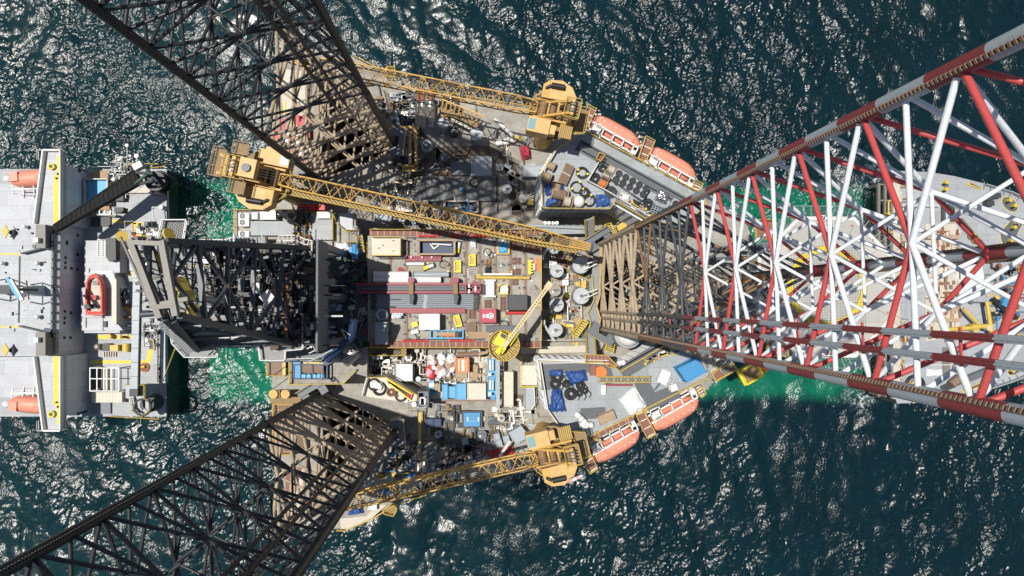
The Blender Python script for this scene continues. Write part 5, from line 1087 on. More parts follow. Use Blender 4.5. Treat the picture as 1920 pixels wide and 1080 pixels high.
m=MB('white'); tray(m,[qC(1245,870),qC(1245,920),qC(1205,940)],ZF+.4); m.build('cable_tray',DF)
m=MB('yellow')
for x,y,a in ((300,330,.3),):
    w=P(*qC(x,y),ZF+.8); d=Vector((math.cos(a+1.35),math.sin(a+1.35),0)); m.tube(w-Vector((.15,0,0)),w+Vector((.15,0,0)),1.5 if y>300 else 1.0,20)
m.build('yellow_sheaves',DF)['kind']='stuff'
m=MB('yellow'); 
for a,b in (((345,400),(590,400)),((415,400),(415,480)),((505,755),(820,790)),((720,775),(820,790)),((1040,820),(1085,830))): m.beam(P(*qC(*a),ZF+1.2),P(*qC(*b),ZF+1.2),.35)
m.build('yellow_beams',DF)['kind']='stuff'
R=random.Random(11); m=MB('steel_dark')
for k in range(420):
    x,y=R.uniform(376,606),R.uniform(460,650); w=P(x,y,ZF); h=R.uniform(.2,2.6); m.use(R.choice(('steel_dark','charcoal','black','black','wall_white','growth_dark','steel_dark','charcoal','derrick','black'))); 
    if R.random()<.5: m.box((w.x,w.y,ZF+h/2),(R.uniform(.2,1.5),R.uniform(.2,1.0),h),R.choice((0,0,PI/2,.3)))
    else: 
        L_=R.uniform(.8,4); v=Vector((L_,0,0)) if R.random()<.5 else Vector((0,L_,0)); m.tube(w+Vector((0,0,h)),w+v+Vector((0,0,h)),R.uniform(.06,.16),6)
m.build('floor_machinery',DF)['kind']='stuff'
m=MB('rust'); c=P(*qC(1078,560),ZF+2)
for i in range(5): m.tube((c.x-.5+i*.25,c.y,ZF),(c.x-.5+i*.25,c.y,ZF+8),.12,8)
for i in range(12): m.beam((c.x-.7,c.y+2.4-i*.55,ZF+2.4),(c.x+.7,c.y+2.4-i*.55,ZF+2.4),.16)
m.beam((c.x,c.y+2.6,ZF+2.3),(c.x,c.y-7,ZF+2.3),.4); m.build('pipe_setback',DF)
m=MB('white'); w=P(*qC(872,540),ZF+3); m.box((w.x,w.y,ZF+1.5),(1.1,1.4,3)); m.ball((P(*qC(945,655),ZF+3).x,P(*qC(945,655),ZF+3).y,ZF+2),.8,.8,.8); m.box((*P(*qC(945,600),ZF+3).to_2d(),ZF+1.4),(1.6,1.6,2.8),.7); m.build('white_cabinets',DF)
# derrick: four legs, girts and crosses between measured base and crown corners
B=[P(585,466,ZF),P(556,648,ZF),P(368,655,ZF),P(383,462,ZF)]; T=[P(311,453,81.5),P(337,592,81.5),P(308,596,81.5),P(252,450,81.5)]
DK=thing('derrick','dark blue grey derrick tower leaning over the drill floor, crown towards the ship','derrick',(*((B[0]+B[2])/2).to_2d(),ZF))
def lv(i,t): return B[i].lerp(T[i],t)
lev=[0,.26,.48,.67,.84,1]
for i in range(4): m=MB('derrick').beam(B[i],T[i],.62,.62); m.build('leg',DK)
for a,b in ((0,1),(1,2),(2,3),(3,0)):
    for t_ in lev[1:-1]: m=MB('derrick').beam(lv(a,t_),lv(b,t_),.5,.55); m.build('girt',DK)
    for k,(t0,t1) in enumerate(zip(lev,lev[1:])):
        mid=(lv(a,t1)+lv(b,t1))/2
        for e in (a,b):
            m=MB('derrick').beam(lv(e,t0),mid,.34,.38) if k%2==0 else MB('derrick').beam((lv(a,t0)+lv(b,t0))/2,lv(e,t1),.34,.38); m.build('diagonal_brace',DK)
for a,b in ((0,1),(1,2),(2,3),(3,0)):
    for k,(t0,t1) in enumerate(zip(lev,lev[1:])):
        h=(t0+t1)/2; pa,pb=lv(a,h),lv(b,h); mid=(lv(a,t1)+lv(b,t1))/2 if k%2==0 else (lv(a,t0)+lv(b,t0))/2
        m=MB('derrick').beam(pa,pa.lerp(mid,.5).lerp(pb,.0),.16); m.beam(pb,pb.lerp(mid,.5),.16); m.beam(lv(a,t0).lerp(lv(b,t0),.25),pa.lerp(mid,.5),.14); m.beam(lv(a,t0).lerp(lv(b,t0),.75),pb.lerp(mid,.5),.14); m.build('sub_brace',DK)['kind']='stuff'
m=MB('steel_dark'); p0,p1=lv(3,0),lv(3,1)
tray(m,[],0) if False else None
for s_ in (-.3,.3): m.tube(p0+Vector((.6,s_,0)),p1+Vector((.6,s_,0)),.05,5)
for i in range(60): q=p0.lerp(p1,i/60)+Vector((.6,0,0)); m.tube(q-Vector((0,.3,0)),q+Vector((0,.3,0)),.035,5)
m.build('leg_ladder',DK)
m=MB('crown')
for a,b in ((0,1),(2,3)): m.beam(T[a]+Vector((0,0,.8)),T[b]+Vector((0,0,.8)),.58,.7)
for s in (.04,.86): m.beam(T[3].lerp(T[2],s)+Vector((0,0,.82)),T[0].lerp(T[1],s)+Vector((0,0,.82)),.45,.7)
a,b=P(*qS(370,600),82),P(*qS(690,540),82); m.beam(a,b,.4,.5); m.beam(P(*qS(405,510),82),a,.3); m.beam(P(*qS(325,190),80.5),P(*qS(370,10),80.5),.45); m.build('crown_frame',DK)
m=MB('yellow')
m.use('yellow')
for x,y,r in ((325,200,.7),(285,372,.95),(405,520,.9),(440,590,1.0),(485,690,.9)): p=P(*qC(x,y),76); d=Vector((1,.3,.45)).normalized(); m.tube(p-d*.12,p+d*.12,r,18)
m.build('crown_sheaves',DK)
m=MB('crown'); a,b=P(*qS(115,20),79),P(*qS(390,620),79); m.tube(a,b,.16); m.beam(P(*qS(240,415),79),P(*qS(500,330),78),.3); m.beam(P(*qS(245,470),78),P(*qS(420,490),77),.22); m.build('crown_outrigger',DK)
m=MB('derrick'); m.beam(P(322,598,80.5),P(371,655,56),.9,.5)
for i in range(22): p=P(322,598,80.5).lerp(P(371,655,56),i/21); m.box(p+Vector((-.9,-.4,.2)),(.9,.18,.1),.7)
m.build('derrick_ladder',DK)
m=MB('walk_grey'); ww=[lv(i,.52) for i in range(4)]; 
m.beam(ww[1]+Vector((0,.6,0)),ww[2]+Vector((0,.6,0)),1.3,.12); m.beam(ww[2]+Vector((.5,0,.13)),ww[3]+Vector((.5,0,.13)),1.0,.12); m.build('racking_board',DK)
m=MB('crown'); a,b=P(*qC(400,735),57),P(*qC(960,745),57); c_=P(*qC(680,728),57); m.beam(a,c_,.7,.5); m.beam(c_,b,.7,.5); m.beam(P(*qC(480,812),56),P(*qC(940,808),56),.8,.5); m.beam(P(*qC(860,848),56),P(*qC(980,818),56),.4); m.build('lower_beams',DK)
m=MB('crown').beam(P(*qC(25,205),62),P(*qC(85,285),57),.7,.4); m.use('yellow').tube(P(*qC(30,212),62.2),P(*qC(30,212),62.6),.7,14); m.build('flood_lamp_arm',DK)
m=MB('derrick').tube(P(*qC(150,708),64),P(*qC(300,695),64),.4,12); m.build('vent_pipe',DK)
m=MB('derrick').tube(P(*qC(310,250),69),P(*qC(580,290),57),.5,10); m.tube(P(*qC(500,600),59),P(*qC(680,625),57),.4,10); m.build('standpipe',DK)
m=MB('charcoal'); 
for k in range(14):
    a=Vector((R.uniform(-34,-31),R.uniform(-1,5),81)); b=Vector((R.uniform(-39,-26),R.uniform(-6,7),ZF+2)); m.tube(a,b,.05,5)
m.build('drill_lines',DK)['kind']='stuff'
# cantilever floor between drill floor and pipe deck
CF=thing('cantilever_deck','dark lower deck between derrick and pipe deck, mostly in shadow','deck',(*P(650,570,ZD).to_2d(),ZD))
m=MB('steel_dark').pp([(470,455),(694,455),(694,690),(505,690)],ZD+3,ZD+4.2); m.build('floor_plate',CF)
m=MB('black'); R=random.Random(5)
for k in range(160):
    x,y=R.uniform(616,690),R.uniform(460,686); w=P(x,y,ZD+4.2); h=R.uniform(.3,2.2); m.use(R.choice(('black','steel_dark','charcoal','steel_blue','dark_blue','green_dark','beige','rust'))); 
    if R.random()<.6: m.box((w.x,w.y,ZD+4.2+h/2),(R.uniform(.3,1.4),R.uniform(.3,1.2),h),R.choice((0,.4)))
    else: m.tube(w+Vector((0,0,h)),w+Vector((R.uniform(-2,2),R.uniform(-2,2),h)),.12,6)
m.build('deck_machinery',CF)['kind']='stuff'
m=MB('yellow').prail([(688,495),(688,455)],ZD+4.2,r=.07); m.prail([(620,527),(690,527)],ZD+4.2,r=.05); m.build('handrail',CF)
c0,c1,c2=P(*qT(680,445),47),P(*qT(950,185),49),P(*qT(985,0),50); t=thing('service_crane','dark blue knuckle crane bent over beside the silver cylinder','crane',(c0.x,c0.y,ZP)); m=MB('dark_blue').tube(c0,c1,.62,14); m.build('lower_arm',t); m=MB('dark_blue').tube(c1,c2,.58,14); m.build('upper_arm',t); m=MB('dark_blue').tube((c0.x,c0.y,ZP),c0,.8,16); m.build('pedestal',t); m=MB('steel_blue')
m.tube(P(*qT(840,105),50),P(*qT(945,170),50),.1); m.tube(P(*qT(840,105),50),P(*qT(895,215),50),.1); m.tube(P(*qT(455,480),50),P(*qT(760,325),50),.14); m.build('stays',t)
# ------------------------------------------------------------------ stern platforms either side of the derrick
ZA=36.0
AU=thing('stern_platform','pale stern platform with fan units above the derrick walkway','platform',(*P(560,424,ZD).to_2d(),ZD))
m=MB('deck_grey').pp([qD(255,662),qD(1050,662),qD(1050,1000),qD(255,900)],ZA-1.5,ZA); m.build('deck_plate',AU)
m=MB('roof_grey').pp([qD(385,755),qD(740,755),qD(740,870),qD(385,870)],ZA,ZA+1.2); m.pp([qD(880,690),qD(1045,690),qD(1045,905),qD(850,905)],ZA,ZA+1.0); m.build('raised_houses',AU)
m=MB('yellow').prail([qD(1050,690),qD(1050,905)],ZA+1,r=.07); m.prail([qD(255,870),qD(255,662),qD(755,662)],ZA,r=.06); m.prail([qD(760,680),qD(1050,680),qD(1080,770),qD(1160,835),qD(1215,850)],ZA,r=.06); m.build('handrail',AU)
m=MB('deck_grey').pp([qD(1052,690),qD(1240,690),qD(1240,930),qD(1052,990)],ZA-2,ZA-.6); m.use('steel_blue').pp([qD(1100,690),qD(1215,690),qD(1215,850),qD(1150,830),qD(1100,760)],ZA-.6,ZA-.2); m.build('side_deck',AU)
for x,y0,y1,lab in ((322,690,795,'white double fan unit at the top corner of the stern platform'),(322,835,900,'white single fan unit lower on the stern platform')):
    t=thing('fan_unit',lab,'fan unit',(*P(*qD(x,(y0+y1)/2),ZA).to_2d(),ZA)); MB('white').pp(q4(qD,290,y0,375,y1),ZA,ZA+1.6).build('casing',t)
    for i in range(2 if y1-y0>80 else 1):
        w=P(*qD(x,y0+23+i*52),ZA+1.6); m=MB('black').cyl(w,.42,ZA+1.6,ZA+1.63,18); m.use('steel_blue').torus((w.x,w.y,ZA+1.66),.42,.06,18,6); [m.beam((w.x,w.y,ZA+1.66),(w.x+.4*math.cos(a),w.y+.4*math.sin(a),ZA+1.66),.08,.02) for a in (0,1.57,3.14,4.71)]; m.build('fan',t)
container('plant_cabin','larger white plant box on the stern platform ducting','box',q4(qD,470,668,588,738),ZA,1.9,'white',doors=False); container('plant_cabin','smaller white plant box beside the double fan unit','box',q4(qD,402,690,440,735),ZA,1.3,'white',doors=False)
m=MB('silver').tube(P(*qD(590,700),ZA+1),P(*qD(690,700),ZA+1),.35,12); c=P(*qD(720,710),ZA+1); m.torus((c.x,c.y,ZA+1),.7,.28,20,8); m.build('duct_elbow',None,'round grey duct elbow at the end of the white plant boxes','duct')
container('deck_cabinet','low pale cabinet on the raised stern house','cabinet',q4(qD,930,683,1030,728),ZA+1,.8,'wall_white',doors=False)
for i,(x,lab) in enumerate(((815,'leftmost'),(890,'middle'),(965,'rightmost'))):
    c=P(*qD(x,640),ZA+1.6); t=thing('red_pump',lab+' of the three bright red pumps below the long crane','pump',(c.x,c.y,ZA),'bright red pumps'); MB('red').box((c.x,c.y,ZA+1.0),(1.0,1.0,1.6)).build('pump_body',t); m=MB('red').tube((c.x-.5,c.y,ZA+1.2),(c.x-1.0,c.y-.1,ZA+1.2),.25,10); m.build('nozzle',t)
m=MB('rust'); R=random.Random(9)
for k in range(60):
    x,y=R.uniform(755,890),R.uniform(668,905); w=P(*qD(x,y),ZA); m.use(R.choice(('rust','charcoal','steel_dark','dark_blue','crane_brown','yellow'))); m.tube(w+Vector((0,0,R.uniform(.2,2))),w+Vector((R.uniform(-1,1),R.uniform(-1.5,1.5),R.uniform(.2,2))),R.uniform(.08,.25),7)
m.build('pipe_manifold',None,'rusty dark pipe manifold between the two stern houses','pipes',kind='stuff')
tarp('white_sheeting','bright white crumpled sheeting by the yellow steps',[qD(1070,930),qD(1200,920),qD(1200,990),qD(1060,995)],ZA-.6,1.5,'tarp_white',61)
t=stair('access_steps','yellow railed access steps between stern platform and pipe deck',qD,((1165,880),(1270,880)),2.0,ZA,ZA+.4); stair('access_steps','narrow yellow ladder going down beside the pale shelter',qD,((1270,870),(1290,1010)),.9,ZA+.4,ZP)
m=MB('blue').cyl(P(*qD(1232,1000),ZA),.8,ZD+4,ZA+1,16); m.tube(P(*qD(1232,940),ZA+1),P(*qD(1232,1060),ZA+.5),.5,12); m.build('blue_vessel',None,'dark blue upright vessel beside the yellow ladder','vessel')
tank('small_tank','small blue grey tank at the corner of the stern side deck',*qD(1238,812),4,ZD+4,3,'steel_blue')
m=MB('walk_grey').pp([qC(745,215),qC(950,215),qC(950,270),qC(745,270)],ZA+2,ZA+2.3); m.use('steel_blue')
for i in range(8): m.tube(P(*qC(748+i*26,220),ZA+2.5),P(*qC(760+i*25,268),ZA+2.5),.1,6)
m.build('pipe_bridge',None,'grey pipe bridge between the stern platform and drill floor','bridge')
container('white_module','long white module beside the drill floor cable tray','module',q4(qC,1048,268,1128,288),ZF,1.4,'white',doors=False)
# lower stern platform
AL=thing('stern_platform','pale stern platform around the blue pump skid and silver cylinder','platform',(*P(620,690,ZD).to_2d(),ZD))
m=MB('deck_grey').pp([qT(245,470),qT(690,470),qT(690,430),qT(1130,300),qT(1130,640),qT(990,600),qT(860,720),qT(250,725)],ZA-1.5,ZA); m.build('deck_plate',AL)
m=MB('yellow').prail([qT(250,725),qT(860,720),qT(1000,560)],ZA,r=.07); m.prail([qT(255,470),qT(255,720)],ZA,r=.09); m.use('white').prail([qT(210,440),qT(640,430)],ZA,r=.08); m.build('handrail',AL)
m=MB('walk_grey').use('plank'); m.pp([qT(0,480),qT(210,470),qT(210,630),qT(0,625)],ZA-2,ZA-1.7); m.use('yellow').pp(q4(qT,178,480,212,620),ZA-1.7,ZA-1.6); m.use('yellow').prail([qT(0,480),qT(0,625),qT(210,630)],ZA-1.7,r=.06); m.build('side_landing',AL)
t=thing('pump_skid','blue framed pump skid with a brown tray and round caps','pump skid',(*P(*qT(490,580),ZA).to_2d(),ZA)); m=MB('charcoal').pp(q4(qT,305,500,680,662),ZA,ZA+.9); m.use('dark_blue')
for y in (502,660): m.beam(P(*qT(305,y),ZA+1.6),P(*qT(680,y),ZA+1.6),.25,.3)
for x in (305,385,515,635,680): m.beam(P(*qT(x,502),ZA+1.6),P(*qT(x,660),ZA+1.6),.2,.3)
m.build('frame',t); m=MB('brown_wood').pp(q4(qT,398,508,632,592),ZA+.9,ZA+1.5); m.build('tray',t); m=MB('light_blue')
for x in (415,472,532,585,622): m.cyl(P(*qT(x,632),ZA+1.7),.36,ZA+.9,ZA+1.7,16)
m.use('blue').box(P(*qT(345,560),ZA+1.2),(1.2,2.6,.8)); m.build('pump_caps',t); m=MB('yellow').beam(P(*qT(412,480),ZA+2),P(*qT(680,482),ZA+2),.3,.3); m.build('yellow_rail',t)
a,b=P(*qT(862,458),ZA+2.2),P(*qT(1005,330),ZA+2.2); t=thing('silver_drum','big silver cylinder lying on its side at a slant','drum',(*((a+b)/2).to_2d(),ZA)); MB('silver').tube(a,b,1.32,32).build('shell',t); d=(b-a).normalized(); m=MB('steel_dark').tube(a-d*.1,a,1.2,28); m.tube(b,b+d*.35,1.15,28); m.build('end_plates',t); m=MB('wood').pp([qT(790,380),qT(880,310),qT(900,330),qT(815,420)],ZA,ZA+1.2); m.build('cradle',t)
coil('hose_coil','dark hose coil on the pale deck by the lower stern rail',*qT(745,670),5,ZA,'charcoal',turns=5,hole=.3)
t=thing('mooring_platform','brown grated stern platform with two round orange lids','platform',(*P(532,800,ZD).to_2d(),ZD-2)); m=MB('brown_grating').pp([qL(105,195),qL(235,195),qL(235,515),qL(105,515)],ZD+1,ZD+1.3); m.pp(q4(qL,240,200,330,480),ZD+.4,ZD+.7); m.build('grating_floor',t); m=MB('wood')
for i in range(6): m.beam(P(*qL(125+i*20,195),ZD+1.35),P(*qL(125+i*20,515),ZD+1.35),.08,.05)
for i in range(14): m.beam(P(*qL(105,205+i*24),ZD+1.36),P(*qL(235,205+i*24),ZD+1.36),.08,.05)
m.use('yellow').prail([qL(235,195),qL(105,195),qL(105,515),qL(235,515)],ZD+1.3,r=.07); m.build('handrail',t)
m=MB('tan_grate').pp(q4(qL,90,150,285,190),ZD+2,ZD+2.3); m.pp(q4(qL,88,108,150,152),ZD+2,ZD+3); m.pp(q4(qL,160,108,215,152),ZD+2,ZD+3); m.build('upper_step',t)
for x in (112,188): m=MB('orange').use('crane_yellow').cyl(P(*qL(x,130),ZD+3),.75,ZD+3,ZD+3.4,22); m.build('round_lid',t)
m=MB('beige').pp([qL(180,600),qL(300,600),qL(310,960),qL(215,990)],ZD,ZD+.5); m.use('walk_brown').pp([qL(185,610),qL(290,600),qL(240,800),qL(190,800)],ZD+.5,ZD+.6); m.build('stern_deckhouse',None,'pale low stern house under the lower lattice leg','deckhouse')
m=MB('beige').pp([qG(140,230),qG(300,250),qG(330,520),qG(180,560)],ZD,ZD+.6); m.use('bright_yellow').pp(q4(qG,172,440,186,540),ZD+.6,ZD+.7); m.build('stern_deckhouse',None,'pale low stern house under the upper lattice leg','deckhouse')
R=random.Random(22); m=MB('magenta')
for k in range(46):
    x,y=R.uniform(120,340),R.uniform(540,850); w=P(*qG(x,y),ZD); m.use(R.choice(('magenta','red','white','wall_white','burgundy','steel_dark'))); m.box((w.x,w.y,ZD+.8),(R.uniform(.6,2.4),R.uniform(.6,2.0),R.uniform(.8,1.8)),R.uniform(-.3,.3))
m.build('stern_stores',None,'red, pink and white stores seen through the upper stern leg','stores',kind='stuff')
t=thing('hose_deck','raised white deck with hose coils and a yellow stair beside the lower leg','platform',(*P(*qI(340,420),ZD).to_2d(),ZD)); pl=[qI(185,340),qI(330,338),qI(550,465),qI(545,505),qI(470,520),qI(150,470)]
m=MB('cream').pp(pl,ZD,ZA); m.build('deck_house',t); m=MB('yellow').prail(pl[:4],ZA,r=.08); m.use('white').prail([pl[0],pl[5]],ZA,r=.12); m.build('handrail',t); m=MB('yellow'); a0,b0,a1,b1=[P(*qI(*p),ZA+.5) for p in ((330,350),(515,460),(350,385),(500,500))]
for i in range(15): m.use('brown_wood' if i<12 else 'red').beam(a0.lerp(b0,i/15+.03),a1.lerp(b1,i/15+.03),.4,.1)
m.use('bright_yellow').beam(a0,b0,.2,.4); m.beam(a1,b1,.2,.4); m.build('stair_flight',t)
for x,y,r,mat,lab in ((235,390,12,'rubber','black hose coil leftmost on the white hose deck'),(275,420,13,'rubber','black hose coil on white sheets in the middle of the hose deck'),(430,470,12,'charcoal','dark hose coil by the lower edge of the hose deck')): coil('hose_coil',lab,*qI(x,y),r,ZA,mat,turns=3,hole=.7)
coil('hose_coil','rusty brown coil on the white hose deck',*qI(358,448),8,ZA,'rust',turns=5,hole=.3); tarp('white_sheets','crumpled white sheets under the hose coils',[qI(205,365),qI(300,370),qI(300,440),qI(205,410)],ZA,.35,'tarp_white',71)
R=random.Random(31)
def pipework(label,q,pts,z0,h,n,mats,name='pipework'):
    """process pipes and valves: runs that turn at right angles over the deck"""
    w=[P(*q(*p),z0).to_2d() for p in pts]; a,b,c,d=w; m=MB(mats[0])
    for k in range(n):
        p=a.lerp(b,R.random()).lerp(d.lerp(c,R.random()),R.random()); zz=z0+R.uniform(.15,h); m.use(R.choice(mats)); u=(b-a).normalized(); v=(d-a).normalized(); cur=Vector((p.x,p.y,zz)); ps=[cur]
        for s in range(R.randint(1,3)):
            dr=(u if (s+k)%2 else v)*R.uniform(-3,3); cur=Vector((cur.x+dr.x,cur.y+dr.y,zz)); ps.append(cur)
        r=R.choice((.05,.08,.12,.2)); m.path(ps,r,6)
        if R.random()<.6: m.box((p.x,p.y,z0+h*.3),(R.uniform(.3,1.3),R.uniform(.3,1.0),h*.6),R.choice((0,math.atan2(u.y,u.x))))
        if R.random()<.3: m.cyl((ps[-1].x,ps[-1].y),R.uniform(.15,.5),z0,zz+.2,10)
    m.build(name,None,label,'pipework',kind='stuff')
DM=('steel_dark','charcoal','charcoal','steel_blue','growth_dark','silver','path_brown','crane_brown','black','steel_dark')
# ------------------------------------------------------------------ upper main deck
z=ZD
for x,y,r,h,mat,lab in ((718,512,38,4.5,'steel_blue','blue grey round tank right of the tan rack, tallest of the upper deck'),(515,660,26,2.5,'steel_dark','dark round tank in the shade by the long grey house'),(510,440,32,4,'steel_blue','blue grey round tank left of the yellow pipe rack'),(868,722,20,2.5,'steel_blue','small pale round tank on the brown walkway bend'),(912,858,30,4,'steel_blue','pale round tank casting a black shadow on the upper deck'),(575,490,28,2,'charcoal','dark low tank beside the yellow pipe rack')):
    tank('deck_tank',lab,*qH(x,y),r/3.376,z,h,mat,'round tanks on the upper main deck')
t=thing('reel_winch','grey ring shaped winch in the shade by the leg corner','winch',(*P(*qH(405,585),z).to_2d(),z)); c=P(*qH(405,585),z+1.5); MB('steel_blue').torus((c.x,c.y,z+1.3),.85,.28,22,8).build('ring',t); m=MB('steel_dark').cyl(c,.5,z,z+1.2,12); m.build('hub',t)
t=thing('pit_cover','wide grey mud pit cover crossed by dark seams','cover',(*P(*qH(600,855),z).to_2d(),z)); MB('deck_dark').pp([qH(370,785),qH(845,785),qH(845,935),qH(330,935)],z,z+1.0).build('cover_plates',t); m=MB('charcoal')
for x in (415,503,590,675,757): m.beam(P(*qH(x,785),z+1.01),P(*qH(x,935),z+1.01),.1,.05)
m.use('beige').beam(P(*qH(370,783),z+1.05),P(*qH(845,783),z+1.05),.15,.1); m.use('charcoal')
for i in range(26): m.cyl(P(*qH(852,785+i*9),z),.12,z,z+.7,6)
m.build('seams',t); c=P(*qH(707,817),z+1.05); m=MB('black').torus((c.x,c.y,z+1.1),.75,.14,22,6); m.use('bright_yellow'); [m.torus((c.x,c.y,z+1.12),.72,.05,22,5)]; m.build('hose_ring',t)
m=MB('light_blue').cyl(P(*qH(630,866),z+1),.4,z+1,z+1.8,14); m.use('blue').cyl(P(*qH(630,866),z+1.8),.25,z+1.8,z+2.1,12); m.build('blue_drum',None,'small blue drum standing on the mud pit cover','drum')
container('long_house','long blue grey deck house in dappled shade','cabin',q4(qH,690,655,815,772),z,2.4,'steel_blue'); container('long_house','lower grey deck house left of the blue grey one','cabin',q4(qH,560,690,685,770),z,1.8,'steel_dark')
skip('shaker_pit','long open brown pit with a dark rim beside the long boom',q4(qH,515,936,728,1005),z,1.6,'crane_brown','beige',('dark_blue',)); skip('shaker_pit','open dark pit half hidden under the long boom',q4(qH,400,932,500,990),z,1.4,'charcoal','steel_dark',('black',))
m=MB('yellow').pp(q4(qH,565,965,612,990),z+1.8,z+2.0); m.prail([qH(565,965),qH(612,965),qH(612,990),qH(565,990)],z+2,r=.07,closed=True); m.build('pit_step',None,'little yellow step platform over the open brown pit','platform')
tarp('red_tarp_box','crate under a bright pinkish red tarpaulin by the upper crane',[qH(990,580),qH(1055,575),qH(1070,660),qH(1010,670)],z,2.2,'magenta',81,'tarpaulin')
container('grey_store','pale grey store beside the white wall of upper quarters','cabin',q4(qH,1015,712,1140,778),z,2.2,'steel_blue'); 
t=thing('searchlight_dome','white dome with radiating arms beside the upper quarters wall','dome',(*P(*qH(1015,917),z).to_2d(),z)); c=P(*qH(1015,917),z+3); m=MB('white').ball((c.x,c.y,z+2.4),.78,.78,.7); m.build('dome',t); m=MB('white'); [m.tube((c.x,c.y,z+2.6),P(*qH(1085,y),z+4),.07) for y in (880,900,925)]; m.tube((c.x,c.y,z),(c.x,c.y,z+2),.3); m.build('arms',t); m=MB('yellow').pp(q4(qH,1040,905,1080,960),z+.2,z+1.6); m.build('yellow_box',t)
for x in (350,380,430):
    c=P(*qH(x,400),z+4); r=.5 if x==350 else .8; t=thing('exhaust_stack',{350:'slimmest silver exhaust stack nearest the upper stern leg',380:'middle one of three silver exhaust stacks on the upper deck',430:'silver exhaust stack furthest from the upper stern leg'}[x],'exhaust',(c.x,c.y,z),'upper silver exhausts'); m=MB('silver').tube(P(*qH(x,330),z+5),P(*qH(x,460),z+3.2),r,16); m.tube(P(*qH(x,300),z+5.4),P(*qH(x,330),z+5),r*.55,14,r); m.build('silencer',t); m=MB('rust').tube(P(*qH(x,235),z+5.6),P(*qH(x,300),z+5.4),r*.6,12); m.tube(P(*qH(x-6,225),z+5.7),P(*qH(x,240),z+5.6),r*.7,12); m.build('pipe',t)
t=thing('pipe_rack','tan grated pipe rack with a row of yellow struts','rack',(*P(*qH(630,390),z).to_2d(),z)); m=MB('tan_grate').pp([qH(490,335),qH(745,440),qH(725,475),qH(570,400),qH(495,395)],z+2,z+2.3); m.build('grating_floor',t); m=MB('crane_yellow')
for i in range(10): a=P(*qH(510+i*26,290+i*12),z+3.6); b=P(*qH(500+i*26,350+i*10),z+2.4); m.beam(a,b,.22)
m.beam(P(*qH(495,395),z+2.5),P(*qH(690,478),z+2.5),.2); m.beam(P(*qH(500,290),z+3.6),P(*qH(770,400),z+3.6),.2); m.use('silver')
for i in range(4): m.tube(P(*qH(560,410+i*4),z+2.6+i*.1),P(*qH(690,475+i*4),z+2.6+i*.1),.1)
m.build('struts',t)
m=MB('white').tube(P(*qH(832,415),z+4),P(*qH(950,520),z+3),.35,12); m.use('steel_dark').cyl(P(*qH(880,450),z+3),.3,z,z+3.3,10); m.use('yellow').pp([qH(960,515),qH(1015,535),qH(1010,555),qH(955,530)],z+2.4,z+2.7); m.build('boom_rest',None,'white slanting boom rest over the upper hull edge','boom rest')
for x,y,lab in ((885,567,'smaller'),(930,550,'larger')):
    c=P(*qH(x,y),z+.7); t=thing('raft_canister',lab+' white life raft canister beside the red tarpaulin','life raft',(c.x,c.y,z)); a=Vector((.8,.1,0)); m=MB('white').tube(c-a,c+a,.55 if x>900 else .42,16); m.ball(c-a,.5,.5,.5,12,6); m.ball(c+a,.5,.5,.5,12,6); m.build('shell',t); MB('charcoal').torus(c,.57,.04,18,5,(1,.1,0)).build('strap',t)
t=thing('yellow_module','dim yellow framed module with dark blue tanks beside the upper leg','module',(*P(*qH(300,600),z).to_2d(),z)); m=MB('dark_blue').pp(q4(qH,260,505,310,690),z,z+3); m.use('steel_blue'); [m.ball((*P(*qH(285,y),z+3).to_2d(),z+2.9),.9,1.0,.5,14,7) for y in (545,620)]; m.build('tanks',t); m=MB('crane_brown').use('crane_yellow')
for x0,y0,x1,y1 in ((230,470,310,470),(310,470,355,480),(335,480,340,730),(300,510,300,700),(230,500,310,500),(250,715,345,715),(250,740,345,740)): m.beam(P(*qH(x0,y0),z+4),P(*qH(x1,y1),z+4),.45)
m.build('frame',t)
pipework('tangle of dark pipes beside the silver exhaust stacks on the upper deck',qH,[(90,260),(330,240),(340,450),(130,420)],z,1.6,45,DM); pipework('valves and pipes between the upper round tanks and pit cover',qH,[(400,690),(660,690),(700,780),(360,780)],z,.7,22,DM)
pipework('small pipes along the far upper hull edge under the crane boom',qH,[(230,210),(760,270),(800,420),(240,300)],z,1.0,34,DM); pipework('clutter of fittings between upper tanks and quarters wall',qH,[(820,560),(1090,700),(1080,1000),(850,900)],z,.6,24,('steel_dark','silver','path_brown','steel_blue'))
pipework('shaded pump machinery beside the upper leg corner',qH,[(200,620),(400,600),(400,900),(160,860)],z,1.6,30,DM); pipework('equipment under the long boom beside the pipe deck',qH,[(-20,860),(700,1010),(860,1090),(60,1060)],z+2,1.6,90,('steel_dark','silver','wall_white','steel_blue','rust','light_blue','beige'))
container('boom_side_house','pale grey house under the long boom, nearest the stern','cabin',q4(qH,215,915,312,1000),z+2,2.4,'wall_white'); container('boom_side_house','grey house under the long boom, second from the stern','cabin',q4(qH,80,1020,180,1062),z+3,2.2,'steel_blue')
m=MB('walk_grey').use('roof_grey').pp([qK(0,30),qK(560,38),qK(575,75),qK(200,80)],z+2.5,z+3.1); m.use('steel_blue').tube(P(*qK(130,12),z+3.4),P(*qK(560,30),z+3.4),.3,12); m.build('pipe_gallery',None,'pale pipe gallery between long boom and upper quarters','gallery')
m=MB('white'); 
for x in (240,268,298,325): m.cyl(P(*qF(x,995),z+3),.32,z,z+3,12); 
m.build('vent_row',None,'row of four little white vents under the upper quarters','vents')
